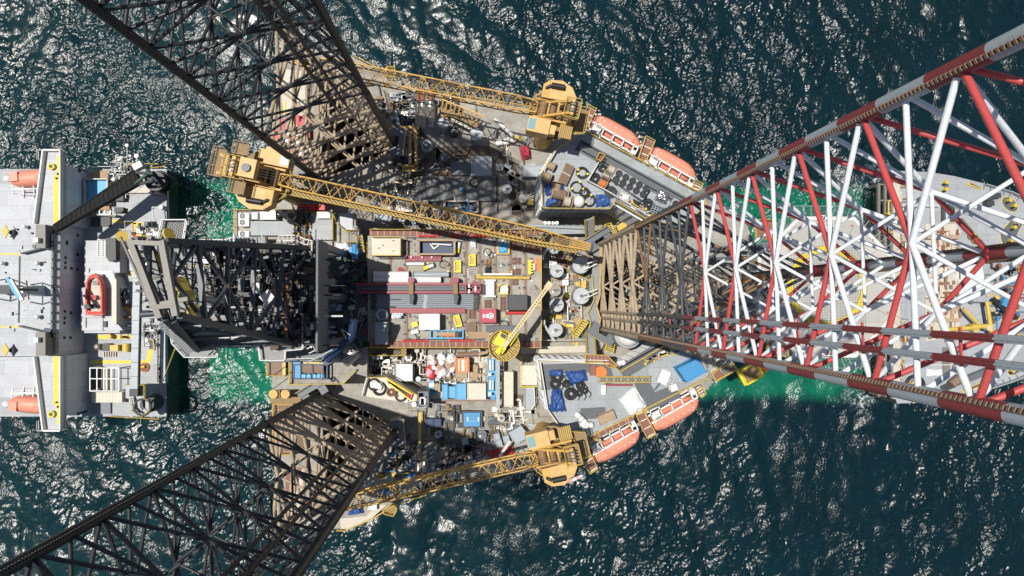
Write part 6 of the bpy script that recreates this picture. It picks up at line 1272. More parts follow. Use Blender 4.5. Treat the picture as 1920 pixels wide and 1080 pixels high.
# ------------------------------------------------------------------ lower main deck
for x,y,r,h,mat,lab in ((700,750,24,2.5,'steel_blue','small round tank in the shade below the dark containers'),(1155,632,27,3,'silver','pale small tank beside the end of the grey post'),(485,195,25,4,'silver','pale round tank beside the brown lower walkway'),(1018,752,32,1.5,'steel_dark','grey notched tank on the lower deck'),(615,545,16,2,'steel_dark','small dark tank under the lower store row')):
    tank('deck_tank',lab,*qI(x,y),r/3.8575,z,h,mat,'round tanks on the lower main deck')
t=thing('blue_basin','square blue basin with a dark frame and pale markings','basin',(*P(*qI(945,645),z).to_2d(),z)); MB('charcoal').pp(q4(qI,872,582,1020,702),z,z+1.2).build('frame',t); m=MB('blue').pp(q4(qI,886,594,1004,692),z+1.2,z+1.6); m.use('white')
for x,y,w_ in ((912,640,6),(990,640,6)): m.pp(q4(qI,x-3,y-14,x+w_,y+16),z+1.6,z+1.62)
m.use('light_blue').pp(q4(qI,915,650,975,660),z+1.6,z+1.62); m.build('lid',t)
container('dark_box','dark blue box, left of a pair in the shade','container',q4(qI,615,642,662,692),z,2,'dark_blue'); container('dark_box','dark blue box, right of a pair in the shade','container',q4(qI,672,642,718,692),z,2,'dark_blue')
m=MB('yellow').beam(P(*qI(570,590),z+2),P(*qI(566,830),z+2),.5,.4); m.build('yellow_girder',None,'long yellow girder lying in the shade by the lower leg','girder')
for i,x in enumerate((556,600,655)):
    c=P(*qI(x,930),z+4); t=thing('exhaust_stack',['lower deck silver exhaust stack nearest the leg','lower deck silver exhaust stack in the middle of three','lower deck dark exhaust stack furthest from the leg'][i],'exhaust',(c.x,c.y,z),'lower silver exhausts'); m=MB('silver' if i<2 else 'steel_dark').tube(P(*qI(x,880),z+3.4),P(*qI(x+2,950),z+4.6),.62,16); m.tube(P(*qI(x+2,950),z+4.6),P(*qI(x+3,1025),z+5),.5,14); m.build('silencer',t); MB('rust').tube(P(*qI(x+3,1025),z+5),P(*qI(x+3,1060),z+5),.4,12).build('pipe',t)
container('grey_tilted_house','blue grey sheeted house tilted beside the lower crane','cabin',[qI(1212,742),qI(1300,690),qI(1355,765),qI(1265,822)],z,2.8,'steel_blue',roof='plain',doors=False)
for x,y,lab in ((1125,770,'small pale crate topmost beside the tilted blue grey house'),(1140,815,'small pale crate lowest beside the tilted blue grey house'),(1192,785,'small pale crate touching the tilted blue grey house'),(893,800,'pale blue crate among the lower deck pipes')): container('small_crate',lab,'crate',[qI(x-22,y-18),qI(x+14,y-26),qI(x+24,y+16),qI(x-14,y+24)],z,1.3,'steel_blue',doors=False)
m=MB('orange'); 
for i in range(14): a=P(*qI(1050+i*2,880+i*3),z+.3+.1*(i%3)); m.use(R.choice(('orange','rust','red'))).tube(a,P(*qI(1240+i,835+i*4),z+.3+.1*(i%3)),.13,7)
m.build('orange_pipes',None,'bundle of orange and rusty pipes by the lower hull edge','pipes')
m=MB('white').tube(P(*qI(1145,910),z+5),P(*qI(1220,800),z+4),.25,10); m.build('slanted_prop',None,'pale slanting prop over the bundle of orange pipes','prop')
tarp('blue_netting','crumpled dark blue netting near the lower crane',[qI(1360,670),qI(1470,670),qI(1480,715),qI(1350,720)],z,.5,'steel_blue',91,'netting')
tarp('blue_sheet','blue sheet at the stern hull edge under the lower crane boom',[qL(590,855),qL(670,845),qL(680,890),qL(575,905)],z,1.4,'tarp_blue',92); container('hull_edge_box','small white box beside the blue sheet at the hull edge','box',q4(qL,712,828,762,862),z,1.2,'wall_white',doors=False)
m=MB('beige').pp([qL(530,920),qL(700,900),qL(770,830),qL(830,830),qL(735,915),qL(600,985),qL(540,985)],z,z+.25); m.build('edge_plating',rig)
tarp('blue_crate','pale blue crates under the lower crane boom',q4(qL,782,735,860,770),z,1.6,'light_blue',93,'crates')
pipework('long dark pipes along the lower hull edge',qI,[(740,880),(1060,740),(1100,860),(720,1000)],z,1.3,70,DM); pipework('shaded machinery below the lower store row',qI,[(600,540),(880,540),(860,800),(600,800)],z,1.0,36,DM)
pipework('pipes and frames between lower leg and hull edge',qI,[(380,800),(560,800),(520,1050),(250,1060)],z,2,70,DM+('blue','yellow')); pipework('scattered fittings beside the lower quarters wall',qI,[(1030,560),(1450,560),(1420,700),(1050,720)],z,.7,34,('steel_dark','white','silver'))
# ------------------------------------------------------------------ lower cargo bay between pipe deck and lower deck
zc=ZD+2.5
m=MB('walk_grey').use('beige').pp(q4(qX,300,215,1262,790),zc-.8,zc); m.use('plank').pp(q4(qX,500,770,1260,830),zc-.4,zc+.1); m.build('cargo_floor',rig)
m=MB('steel_blue').beam(P(*qX(1282,240),zc+2.6),P(*qX(1282,920),zc+2.6),.62,.5); m.tube(P(*qX(1282,250),zc),P(*qX(1282,250),zc+2.6),.2); m.tube(P(*qX(1282,910),zc-2),P(*qX(1282,910),zc+2.6),.2); m.build('grey_gantry_beam',None,'long grey gantry beam along the blue racks','beam')
R2=random.Random(77)
for k in range(44):
    x,y=R2.uniform(330,680),R2.uniform(200,490); w=P(*qX(x,y),zc); s=R2.uniform(.45,.95); mt=R2.choice(('tarp_white','tarp_white','red','red','pink','dark_blue','wood','white')); m=MB(mt); m.ball((w.x,w.y,zc+.4+R2.uniform(0,.7)),s,s*R2.uniform(.5,.9),s*.7,14,9,R2.uniform(0,3),jit=.22); m.build('stuffed_bag',None,'stuffed %s bag in the bright heap beside the orange striped container'%{'tarp_white':'white','white':'white','red':'red','pink':'pink','dark_blue':'dark blue','wood':'tan'}[mt],'bag','heap of stuffed bags')
for x,y,r,lab in ((630,235,80,'big white crumpled bag topmost in the heap'),(525,430,70,'big white crumpled bag lowest in the heap')): w=P(*qX(x,y),zc+1); MB('tarp_white').ball((w.x,w.y,zc+.8),r/7.385/11,r/7.385/11*.95,1.2,20,11,0,jit=.2).build('large_bag',None,lab,'bag')
for x,y,lab in ((300,382,'red float ball standing apart left of the heap'),(362,365,'red float ball in front of the heap, upper'),(350,430,'red float ball in front of the heap, lower')): w=P(*qX(x,y),zc+.6); MB('red').ball((w.x,w.y,zc+.4),.42,.42,.45,16,10).build('float_ball',None,lab,'float')
t=container('striped_container','orange container with white stripes and writing across its roof','container',q4(qX,705,240,880,420),zc,2.6,'orange',roof='plain'); m=MB('white'); m.pp(q4(qX,735,242,748,418),zc+2.6,zc+2.62); m.pp(q4(qX,840,242,846,418),zc+2.6,zc+2.62); m.pp(q4(qX,778,242,818,418),zc+2.6,zc+2.63); m.use('charcoal')
for i in range(8): m.pp(q4(qX,787,250+i*21,809,256+i*21),zc+2.63,zc+2.64)
m.build('roof_stripes',t)
rack_pile('timber_stack','stack of pale planks against the orange striped container',q4(qX,705,424,860,496),zc,'wood',8,None,.14,2,'timber'); rack_pile('timber_stack','two bundles of pink brown planks beside the thin black pole',[qX(915,545),qX(925,315),qX(1005,330),qX(1000,540)],zc,'wood',6,None,.16,2,'timber')
for y0,y1,lab in ((250,500,'blue rack of white bottles, upper of two beside the grey beam'),(530,765,'blue rack of white bottles, lower of two beside the grey beam')):
    t=thing('bottle_rack',lab,'rack',(*P(*qX(1195,(y0+y1)/2),zc).to_2d(),zc),'blue bottle racks'); m=MB('light_blue'); W_=[P(*p,zc+1.6) for p in q4(qX,1142,y0,1250,y1)]
    for i in range(4): m.beam(W_[i],W_[(i+1)%4],.18); m.beam(W_[i],W_[i]-Vector((0,0,1.6)),.16)
    m.prism([p.to_2d() for p in W_],zc,zc+.2); m.beam(W_[0].lerp(W_[1],.45),W_[3].lerp(W_[2],.45),.14); m.beam(W_[0].lerp(W_[3],.7),W_[1].lerp(W_[2],.7),.3); m.build('frame',t); m=MB('white')
    for f_ in (.18,.38,.66): m.tube(W_[0].lerp(W_[1],f_).lerp(W_[3].lerp(W_[2],f_),.05)-Vector((0,0,.4)),W_[0].lerp(W_[1],f_).lerp(W_[3].lerp(W_[2],f_),.62)-Vector((0,0,.4)),.16,10)
    m.box(W_[0].lerp(W_[2],.5)+Vector((-.3,-1.0,-.2)),(.6,.6,.5)); m.use('blue').box(W_[0].lerp(W_[2],.5)+Vector((.3,-1.6,-.4)),(.7,.9,.6)); m.build('bottles',t)
for x0,y0,x1,y1,h,lab in ((515,605,580,798,2.6,'narrow blue container at the left of the lower row'),(605,632,690,778,2.2,'small blue container in the middle of the lower row'),(707,592,836,798,2.6,'largest blue container of the lower row')): container('blue_container',lab,'container',q4(qX,x0,y0,x1,y1),zc,h,'light_blue',group='blue containers in the lower row')
container('beige_container','wide cream container right of the blue containers','container',q4(qX,862,588,1110,800),zc,2.6,'cream'); container('beige_container','long cream container standing lengthwise past the grey beam','container',q4(qX,1338,424,1490,900),ZD,2.8,'cream',trim='beige'); container('beige_container','square cream container inside the yellow rail','container',q4(qX,1612,338,1818,598),ZD+1,2.6,'cream')
m=MB('bright_yellow').prail([qX(1600,200),qX(1600,628),qX(1830,628)],ZD+1,r=.08); m.build('yellow_guard_rail',None,'yellow guard rail around the square cream container','rail')
m=MB('steel_blue').pp([qX(1668,650),qX(1785,645),qX(1790,880),qX(1740,940),qX(1668,940)],ZD,ZD+1.4); m.use('white').prail([qX(1668,650),qX(1785,645),qX(1795,880),qX(1740,945)],ZD+1.4,r=.06); m.build('pale_gangway',None,'pale grey gangway below the square cream container','gangway')
m=MB('wood').pp(q4(qX,402,585,482,700),zc,zc+1.2); m.use('beige').pp(q4(qX,410,500,470,545),zc,zc+.9); m.build('wood_crate',None,'brown wooden crate beside the blue bottles and heap','crate')
m=MB('light_blue')
for y in (480,540,600,660,710): w=P(*qX(362,y),zc+.8); m.use('light_blue' if y%120 else 'white').box((w.x,w.y,zc+.5),(.9,.7,1.0),.1)
m.build('blue_drums',None,'column of small blue and white drums left of the crate','drums')
container('white_cabin','pale blue white cabin below the brown lower walkway','cabin',q4(qI,397,244,512,362),ZD+1,3.2,'wall_white'); 
t=thing('grey_hopper','dark grey open hopper with a white bracket','hopper',(*P(*qI(595,490),ZD).to_2d(),ZD)); m=MB('steel_dark'); W_=[P(*p,ZA+1) for p in q4(qI,552,440,630,545)]; i_=shrink(W_,.8)
for k in range(4): m.prism([W_[k],W_[(k+1)%4],i_[(k+1)%4],i_[k]],ZD,ZA+1)
m.prism(i_,ZD,ZA-1); m.build('hopper_body',t); m=MB('white'); m.beam(P(*qI(570,485),ZA+1.1),P(*qI(605,485),ZA+1.1),.2); m.beam(P(*qI(605,485),ZA+1.1),P(*qI(605,535),ZA+1.1),.2); m.beam(P(*qI(570,485),ZA+1.1),P(*qI(570,530),ZA+1.1),.2); m.build('bracket',t)
m=MB('yellow_grating').pp(q4(qI,190,130,470,180),ZP-1.2,ZP-1); m.use('yellow').prail([qI(185,180),qI(470,180)],ZP-1,r=.08); m.use('charcoal')
for i in range(16): m.beam(P(*qI(230+i*13,135),ZP-.95),P(*qI(230+i*13,175),ZP-.95),.18,.05)
m.use('white'); [m.tube(P(*qI(x,182),ZP-1.5),P(*qI(x+2,205),ZP-1.5),.25) for x in (232,262,290)]; m.build('lower_gangway',None,'yellow and brown barred gangway under the lower pipe deck edge','gangway')
pipework('pipes and pumps between brown lower walkway and white cabin',qI,[(190,190),(640,190),(640,240),(190,330)],ZD+.5,2,60,('steel_dark','silver','beige','deck_grey','white')); pipework('small gear strewn on the lower cargo floor',qX,[(320,230),(1250,230),(1250,600),(320,580)],zc,.5,60,('wood','charcoal','white','steel_dark','beige'))
m=MB('deck_grey').use('beige').pp([qK(70,960),qK(580,945),qK(580,1000),qK(70,1010)],ZD+1.5,ZD+2); m.use('white').prail([qK(230,905),qK(590,905)],ZD+2,r=.06); m.build('cross_gangway',None,'pale cross gangway between tanks and lower quarters','gangway')
m=MB('brown_wood').tube(P(*qX(720,190),zc+1),P(*qX(1000,170),zc+1),.45,10); m.use('wood').tube(P(*qX(960,190),zc+1),P(*qX(1140,150),zc+1),.3,10); m.build('rolled_matting',None,'rolled brown matting behind the orange striped container','matting')
pipework('rig pipework around the base of the round tanks',qK,[(250,180),(600,230),(590,880),(270,880)],ZD,1.0,70,('steel_dark','silver','yellow','beige','wood','rust'))
# ------------------------------------------------------------------ heavy-lift ship: its two ends stand out of the sea, its long middle deck is submerged
ZS, ZB = 5.6, 14.0
SH=thing('heavy_lift_ship','grey heavy lift ship with its long middle deck sunk below the water','ship',(0,0,-8))
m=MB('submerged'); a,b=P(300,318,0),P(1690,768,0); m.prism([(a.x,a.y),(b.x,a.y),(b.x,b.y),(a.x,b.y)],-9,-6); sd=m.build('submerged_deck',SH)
# sunken deck in water green, its edges painted dark for light lost with depth
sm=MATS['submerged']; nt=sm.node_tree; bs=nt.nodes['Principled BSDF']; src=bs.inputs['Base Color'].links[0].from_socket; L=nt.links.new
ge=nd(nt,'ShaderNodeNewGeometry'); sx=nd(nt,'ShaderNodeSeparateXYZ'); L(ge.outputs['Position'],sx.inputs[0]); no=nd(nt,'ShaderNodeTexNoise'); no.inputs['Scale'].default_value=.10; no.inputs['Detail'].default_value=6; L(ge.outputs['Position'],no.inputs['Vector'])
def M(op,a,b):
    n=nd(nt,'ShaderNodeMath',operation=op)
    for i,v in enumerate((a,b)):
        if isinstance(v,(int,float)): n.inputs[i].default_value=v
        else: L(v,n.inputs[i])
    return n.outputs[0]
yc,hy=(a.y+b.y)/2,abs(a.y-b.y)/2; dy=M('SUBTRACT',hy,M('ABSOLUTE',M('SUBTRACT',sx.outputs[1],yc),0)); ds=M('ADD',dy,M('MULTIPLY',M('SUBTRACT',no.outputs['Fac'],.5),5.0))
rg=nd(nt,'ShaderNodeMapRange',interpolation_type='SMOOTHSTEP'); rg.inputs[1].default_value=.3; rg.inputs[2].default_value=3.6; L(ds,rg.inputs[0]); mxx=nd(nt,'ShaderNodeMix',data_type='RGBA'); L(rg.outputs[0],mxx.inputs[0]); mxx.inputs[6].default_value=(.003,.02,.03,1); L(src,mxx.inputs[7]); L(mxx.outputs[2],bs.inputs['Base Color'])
m=MB('hull_side').pp([(-60,318),(313,318),(313,780),(-60,780)],-6,ZS-.02); m.build('stern_hull',SH)
m=MB('ship_deck').pp([(-60,317),(312,317),(312,781),(-60,781)],ZS-.018,ZS); m.build('stern_deck',SH)
m=MB('charcoal')
for y in (340,420,640,730): w=P(313,y,ZS); m.box((w.x+.25,w.y,0),(.5,.6,10))
m.build('fender_posts',SH)['kind']='stuff'
# accommodation and bridge
m=MB('wall_pale'); x1=P(118,0,ZB).x; ya,yb=P(0,420,ZB).y,P(0,668,ZB).y
m.prism([(P(-60,0,ZB).x,ya),(x1,ya),(x1,yb),(P(-60,0,ZB).x,yb)],ZS,ZB-.2); m.build('accommodation_block',SH)
m=MB('black')
for q_ in ((465,770,.3),(518,780,.3),(570,725,.75),(570,855,.75),(465,875,.25),(465,910,.25),(465,943,.25),(518,948,.5),(570,955,.75)):
    x,y,f=q_; zz=ZB-f*8; w=P(*qA(x,y),zz); m.box((x1+.02,w.y,zz),(.08,.55,.7))
for x,y,f in ((465,168-10,.25),(465,203,.25),(465,235,.25),(518,168,.5),(465,335,.25),(518,335,.5)): zz=ZB-f*8; w=P(*qB(x,y),zz); m.box((x1+.02,w.y,zz),(.08,.55,.7))
m.build('windows',SH)['kind']='stuff'
m=MB('ship_grey').prism([(P(-60,0,ZB).x,ya),(x1-.1,ya),(x1-.1,yb),(P(-60,0,ZB).x,yb)],ZB-.2,ZB+.3); m.build('block_roof',SH)
m=MB('wall_white'); xb=P(102,0,ZB+2).x
n=11
for i in range(n):
    y=P(0,447+i*16.5,ZB).y; m.prism([(xb,y+.75),(x1+.35,y+.55),(x1+.35,y-.55),(xb,y-.75)],ZB+.3,ZB+1.5,[(xb-.2,y+.75),(x1-.6,y+.55),(x1-.6,y-.55),(xb-.2,y-.75)])
m.use('glass').box((x1-.35,P(0,535,ZB).y,ZB+.8),(.5,20,.9)); m.build('bridge_windows',SH)
for yA,yB,s in ((283,420,1),(668,806,-1)):
    yo=yA if s>0 else yB; yi=yB if s>0 else yA
    w=[P(118,yo,ZB),P(118,yi,ZB),P(69,yi,ZB),P(86,yo,ZB)]
    m=MB('ship_grey').prism(w,ZB-1.2,ZB); wx=[P(104,yo,ZB),P(118,yi+20*s,ZB),P(118,yi,ZB)]; m.use('wall_pale').prism([P(118,yo+25*s,ZB),P(118,yi,ZB),P(86,yi,ZB),P(104,yo+25*s,ZB)],ZS,ZB-1.2,None); m.build('bridge_wing',SH)
    m=MB('white'); m.beam(w[0]+Vector((0,0,.5)),w[1]+Vector((0,0,.5)),.15,1.0); m.beam(w[2]+Vector((0,0,.5)),w[3]+Vector((0,0,.5)),.25,1.1); m.beam(w[0]+Vector((0,0,.5)),w[3]+Vector((0,0,.5)),.3,1.0); m.rail([w[3],P(76,yo,ZB),P(76,yo+18*s,ZB)],ZB,r=.05); m.build('wing_bulwark',SH)
    m=MB('heli_yellow'); 
    pts=[(111,yo+10*s),(111,yo+43*s),(105,yo+50*s),(105,yi+34*(-s) if False else yi+33*s)]
    ps=[P(*p,ZB) for p in pts]
    for a,b in zip(ps,ps[1:]):
        d=(b-a).normalized(); nn=Vector((-d.y,d.x,0))*.45; m.prism([a+nn,b+nn+d*.2,b-nn+d*.2,a-nn],ZB,ZB+.006)
    m.build('yellow_line',SH); w_=P(99,yo+30*s,ZB); m=MB('bright_yellow'); m.torus((w_.x,w_.y,ZB+.5),.5,.17,22,8); m.use('charcoal').cyl(w_,.3,ZB,ZB+.5,14); m.build('wing_compass',SH)
for yc in (443,645):
    m=MB('beige').use('crown').pp([(67,yc-22),(85,yc-22),(85,yc+22),(67,yc+22)],ZB+.3,ZB+3); m.build('funnel_casing',SH); m=MB('wall_white').box((*P(73,yc+(8 if yc<500 else -8),ZB+3).to_2d(),ZB+3.5),(.9,.9,1)); m.build('casing_vent',SH)
m=MB('heli_yellow'); m.pp([qQ(-60,228),qQ(160,228),qQ(160,240),qQ(-60,240)],ZB+.3,ZB+.306); m.pp([qQ(-60,794),qQ(150,794),qQ(150,806),qQ(-60,806)],ZB+.3,ZB+.306); m.build('yellow_line',SH)
m=MB('ship_grey').use('charcoal')
for a,b in (((175,230),(420,170)),((160,795),(415,855))): m.beam(P(*qQ(*a),ZB+1),P(*qQ(*b),ZB+1),.25,1.2)
m.build('roof_screens',SH)
R=random.Random(12); m=MB('steel_dark')
for k in range(26): w=P(R.uniform(0,96),R.uniform(425,664),ZB+.3); m.use(R.choice(('steel_dark','ship_grey','wall_white','charcoal'))); m.box((w.x,w.y,ZB+.5),(R.uniform(.1,.6),R.uniform(.1,.8),R.uniform(.1,.7)))
m.build('roof_fittings',SH)['kind']='stuff'
m=MB('wall_white'); m.prism([P(*p,ZB+6).to_2d() for p in (qQ(100,470),qQ(195,470),qQ(210,560),qQ(100,560))],ZB,ZB+6,shrink([P(*p,ZB+6).to_2d() for p in (qQ(100,470),qQ(195,470),qQ(210,560),qQ(100,560))],.5)); m.use('charcoal').pp(q4(qQ,-40,475,100,545),ZB+.3,ZB+3); 
for a,b in (((80,425),(205,470)),((80,600),(205,560)),((80,425),(80,600)),((-20,580),(80,600)),((-20,440),(80,425)),((205,440),(225,590))): m.tube(P(*qQ(*a),ZB+6.5),P(*qQ(*b),ZB+6.5),.12)
m.tube((P(*qQ(150,510),ZB+10).x,P(*qQ(150,510),ZB+10).y,ZB+5),(P(*qQ(150,510),ZB+10).x,P(*qQ(150,510),ZB+10).y,ZB+12),.25); c=P(*qQ(150,510),ZB+9); 
m.beam(c+Vector((0,-6,0)),c+Vector((0,6,0)),.2); m.build('radar_mast',SH)
m=MB('light_blue'); a,b=P(*qQ(58,418),ZB+12),P(*qQ(150,580),ZB+12); m.beam(a,b,.55,.5); m.use('white').beam(a+Vector((.55,-.3,0)),b+Vector((.55,-.3,0)),.6,.45); m.build('radar_scanner',SH)
for x,y,r in ((288,305,.45),(12,305,.45),(290,724,.45),(190,20,.4),(105,36,.25)):
    w=P(*qQ(x,y),ZB+1.2); m=MB('white').ball((w.x,w.y,ZB+1.2),r,r,r*1.1,14,9); m.tube((w.x,w.y,ZB+.3),(w.x,w.y,ZB+1),.15); m.build('satellite_dome',SH)
for x,y in ((40,58),(38,982)): w=P(*qQ(x,y),ZB+2); m=MB('yellow').prism([(w.x-.7,w.y),(w.x,w.y-1.3),(w.x+.7,w.y),(w.x,w.y+1.3)],ZB+1.8,ZB+2.0); m.use('charcoal').cyl((w.x+.6,w.y-.1),.45,ZB+.3,ZB+1.2,16); m.build('deck_marker',SH)
m=MB('dark_blue').box(P(*qQ(385,832),ZB+.8),(1.7,.8,.9),-.15); m.build('blue_locker',SH)
# deck behind the wings
m=MB('ship_grey').pp([(-60,345),(78,345),(78,420),(-60,420)],ZS,9.6); m.pp([(-60,668),(78,668),(78,745),(-60,745)],ZS,9.6); m.pp([(52,668),(78,668),(78,725),(52,725)],9.6,10.1); m.build('boat_deck',SH)
# deck houses and marks forward of the bridge
m=MB('ship_grey').pp([qS(-190,50),qS(110,50),qS(110,320),qS(70,320),qS(70,560),qS(110,700),qS(110,830),qS(-190,830)],ZS,8.8); m.build('deck_house',SH)
m=MB('ship_grey').pp([qB(545,185),qB(745,185),qB(830,285),qB(545,285)],ZS,9.2); m.use('wall_white').pp([qA(605,970),qA(760,965),qA(800,1080),qA(605,1080)],ZS,9); m.build('deck_house',SH)
m=MB('pale_boom').use('cream').pp([qS(42,375),qS(82,375),qS(82,755),qS(42,755)],8.8,10.2); m.build('long_locker',SH)
m=MB('charcoal').pp([qA(715,742),qA(780,742),qA(782,890),qA(735,900),qA(715,870)],8.8,10.4); m.build('dark_block',SH)
m=MB('white')
for x in (660,690,710): 
    for s in (0,): m.beam(P(*qA(x,755),9),P(*qA(x,870),9),.12)
for i in range(9): m.beam(P(*qA(655,755+i*14),9.05),P(*qA(715,755+i*14),9.05),.1)
m.build('white_ladders',SH)
m=MB('heli_yellow')
for pts in ([qR(305,770),qR(310,770),qR(820,828),qR(820,852),qR(600,828),qR(305,800)],[qR(565,810),qR(608,812),qR(608,1000),qR(565,1000)],[qR(760,830),qR(820,830),qR(805,930),qR(755,925)],q4(qB,650,318,895,344),q4(qB,610,488,895,510),[qB(895,488),qB(985,488),qB(1000,415),qB(1036,415),qB(1015,505),qB(895,508)],q4(qB,860,135,900,165),q4(qR,480,520,505,560),q4(qR,480,640,505,680)): m.pp(pts,ZS,ZS+.006)
m.build('deck_lines',SH)
m=MB('white'); m.rail([P(*qR(60,155),ZS),P(*qR(460,150),ZS)],ZS,r=.07); m.use('yellow').rail([P(*qR(460,160),ZS),P(*qR(600,115),ZS),P(*qR(900,125),ZS)],ZS,r=.07); m.use('yellow').rail([P(*qB(760,862),ZS),P(*qB(1090,880),ZS)],ZS,r=.07); m.use('yellow').rail([P(*qB(1080,290),ZS),P(*qB(1080,630),ZS)],ZS,r=.07); m.use('steel_blue').beam(P(*qB(1108,200),ZS+.6),P(*qB(1110,640),ZS+.6),.9,1.2); m.build('deck_rails',SH)
m=MB('white'); 
for x in (608,655,703,752,803): m.beam(P(*qB(x,540),9.6),P(*qB(x,695),9.6),.18)
for y in (540,612,695): m.beam(P(*qB(605,y),9.7),P(*qB(805,y),9.7),.18)
for x in (608,803):
    for y in (540,695): w=P(*qB(x,y),9.6); m.beam(w,(w.x,w.y,ZS),.2)
m.build('white_grid_frame',SH); m=MB('charcoal').pp(q4(qB,610,545,690,690),ZS,ZS+.4); m.use('cream').pp(q4(qB,695,545,725,690),ZS,ZS+.6); m.build('grid_hatch',SH)
m=MB('deck_grey').use('wall_grey').pp(q4(qB,612,770,745,850),ZS,ZS+.5); m.build('side_hatch',SH)
m=MB('beige'); 
for i in range(5): m.pp(q4(qR,458,390,830,455),ZS,ZS+.8) if i==0 else None
m.build('crane_plinth',SH); m=MB('black').pp(q4(qR,150,590,0,0),ZS,ZS+.01) if False else None
m=MB('charcoal').pp(q4(qA,610,600,745,664),ZS,ZS+.4); m.pp(q4(qA,760,440,832,490),ZS,ZS+1.4); m.pp(q4(qA,770,535,832,570),ZS,ZS+1.2); m.build('dark_block',SH)  # the two right-hand blocks stand in for shadow of boom and bridge
m=MB('black')
for x,y in ((1000,325),(1017,325),(1050,300),(1050,385),(1080,545),(1082,600)): w=P(*qB(x,y),ZS+.7); m.cyl(w,.38,ZS,ZS+.8,14)
m.use('yellow'); [m.beam(P(*qB(1005,y),ZS+.5),P(*qB(1040,y),ZS+.5),.15) for y in (352,415)]; m.beam(P(*qB(1036,352),ZS+.5),P(*qB(1036,415),ZS+.5),.15); m.use('black').pp(q4(qB,1006,354,1034,413),ZS,ZS+.2); m.build('mooring_bitts',SH)
w=P(*qB(978,535),ZS); m=MB('red').use('rust').cyl(w,.95,ZS,ZS+.3,24); m.use('yellow').tube((w.x-.7,w.y,ZS+.6),(w.x+.3,w.y+.2,ZS+.6),.3,12); m.use('orange').torus((w.x,w.y,ZS+.3),.9,.08); m.build('red_valve_wheel',SH)
m=MB('yellow').box((*P(*qB(790,402),ZS).to_2d(),ZS+.7),(1.6,1.2,1.0)); w=P(*qB(850,402),ZS+1); m.tube((w.x,w.y+.8,ZS+.9),(w.x,w.y-.8,ZS+.9),.75,18); m.use('silver').ball((*P(*qB(672,395),ZS).to_2d(),ZS+.8),.7,.7,.6); m.use('charcoal').pp(q4(qB,690,375,740,425),ZS,ZS+1.2); m.build('anchor_winch',SH)
m=MB('beige')
for i in range(6): m.beam(P(*qB(700+i*16,432),ZS+.3),P(*qB(700+i*16,465),ZS+.3),.2)
m.build('step_grid',SH)
# open tan-rimmed blue container, timber and other loose deck cargo
t=thing('blue_cargo_bin','open bin with a pale blue liner and tan rim under the black boom','bin',(*P(*qR(130,440),ZS).to_2d(),ZS)); W_=[P(*p,ZS+2) for p in q4(qR,-10,290,262,585)]; m=MB('light_blue').prism(shrink(W_,.94),ZS,ZS+1.2); m.build('liner',t); m=MB('yellow').use('beige')
for k in range(4): m.beam(W_[k],W_[(k+1)%4],.25,.3); m.beam(W_[k]-Vector((0,0,1)),W_[(k+1)%4]-Vector((0,0,1)),.15,1.8)
m.build('rim',t)
for q,pts,lab,mt in ((qR,(75,195,300,285),'bundle of brown timber at the rail above the blue bin','wood'),(qR,(75,595,305,660),'bundle of brown timber below the blue bin','wood')): rack_pile('timber_bundle',lab,q4(q,*pts),ZS,mt,9,None,.13,2,'timber')
m=MB('white'); 
for x in (170,235,300): m.beam(P(*qR(x,662),ZS+1.5),P(*qR(x,712),ZS+1.5),.2)
m.beam(P(*qR(165,712),ZS+1.5),P(*qR(305,712),ZS+1.5),.25); m.use('crown').beam(P(*qR(0,705),ZS+1.2),P(*qR(430,735),ZS+1.2),.35); m.build('white_trestle',None,'small white trestle with a long grey bar below the timber','trestle')
container('long_crate','long cream crate in two halves beside the white grid frame','crate',q4(qB,625,705,822,770),ZS,1.6,'cream',doors=False)
m=MB('steel_blue').pp([qS(190,130),qS(252,130),qS(252,305),qS(195,305)],ZS+2,ZS+3.4)
for i in range(9): m.use('ship_grey').beam(P(*qS(190,140+i*19),ZS+3.45),P(*qS(252,140+i*19),ZS+3.45),.1)
m.use('yellow').pp([qS(178,122),qS(236,122),qS(236,140),qS(178,160)],ZS+1.8,ZS+2.6); m.pp([qS(200,312),qS(248,305),qS(248,390),qS(226,390)],ZS+1.5,ZS+2); m.build('blue_grey_locker',None,'ribbed blue grey locker with yellow trim beside the derrick crown','locker')
m=MB('red'); 
for x,y in ((900,715),(915,730),(945,745),(965,748)): w=P(*qA(x,y),ZS+.6); m.use(R.choice(('red','orange','rust'))).ball((w.x,w.y,ZS+.5),.5,.4,.4)
m.build('red_hydrants',None,'cluster of small red valves beside the yellow deck lines','valves')
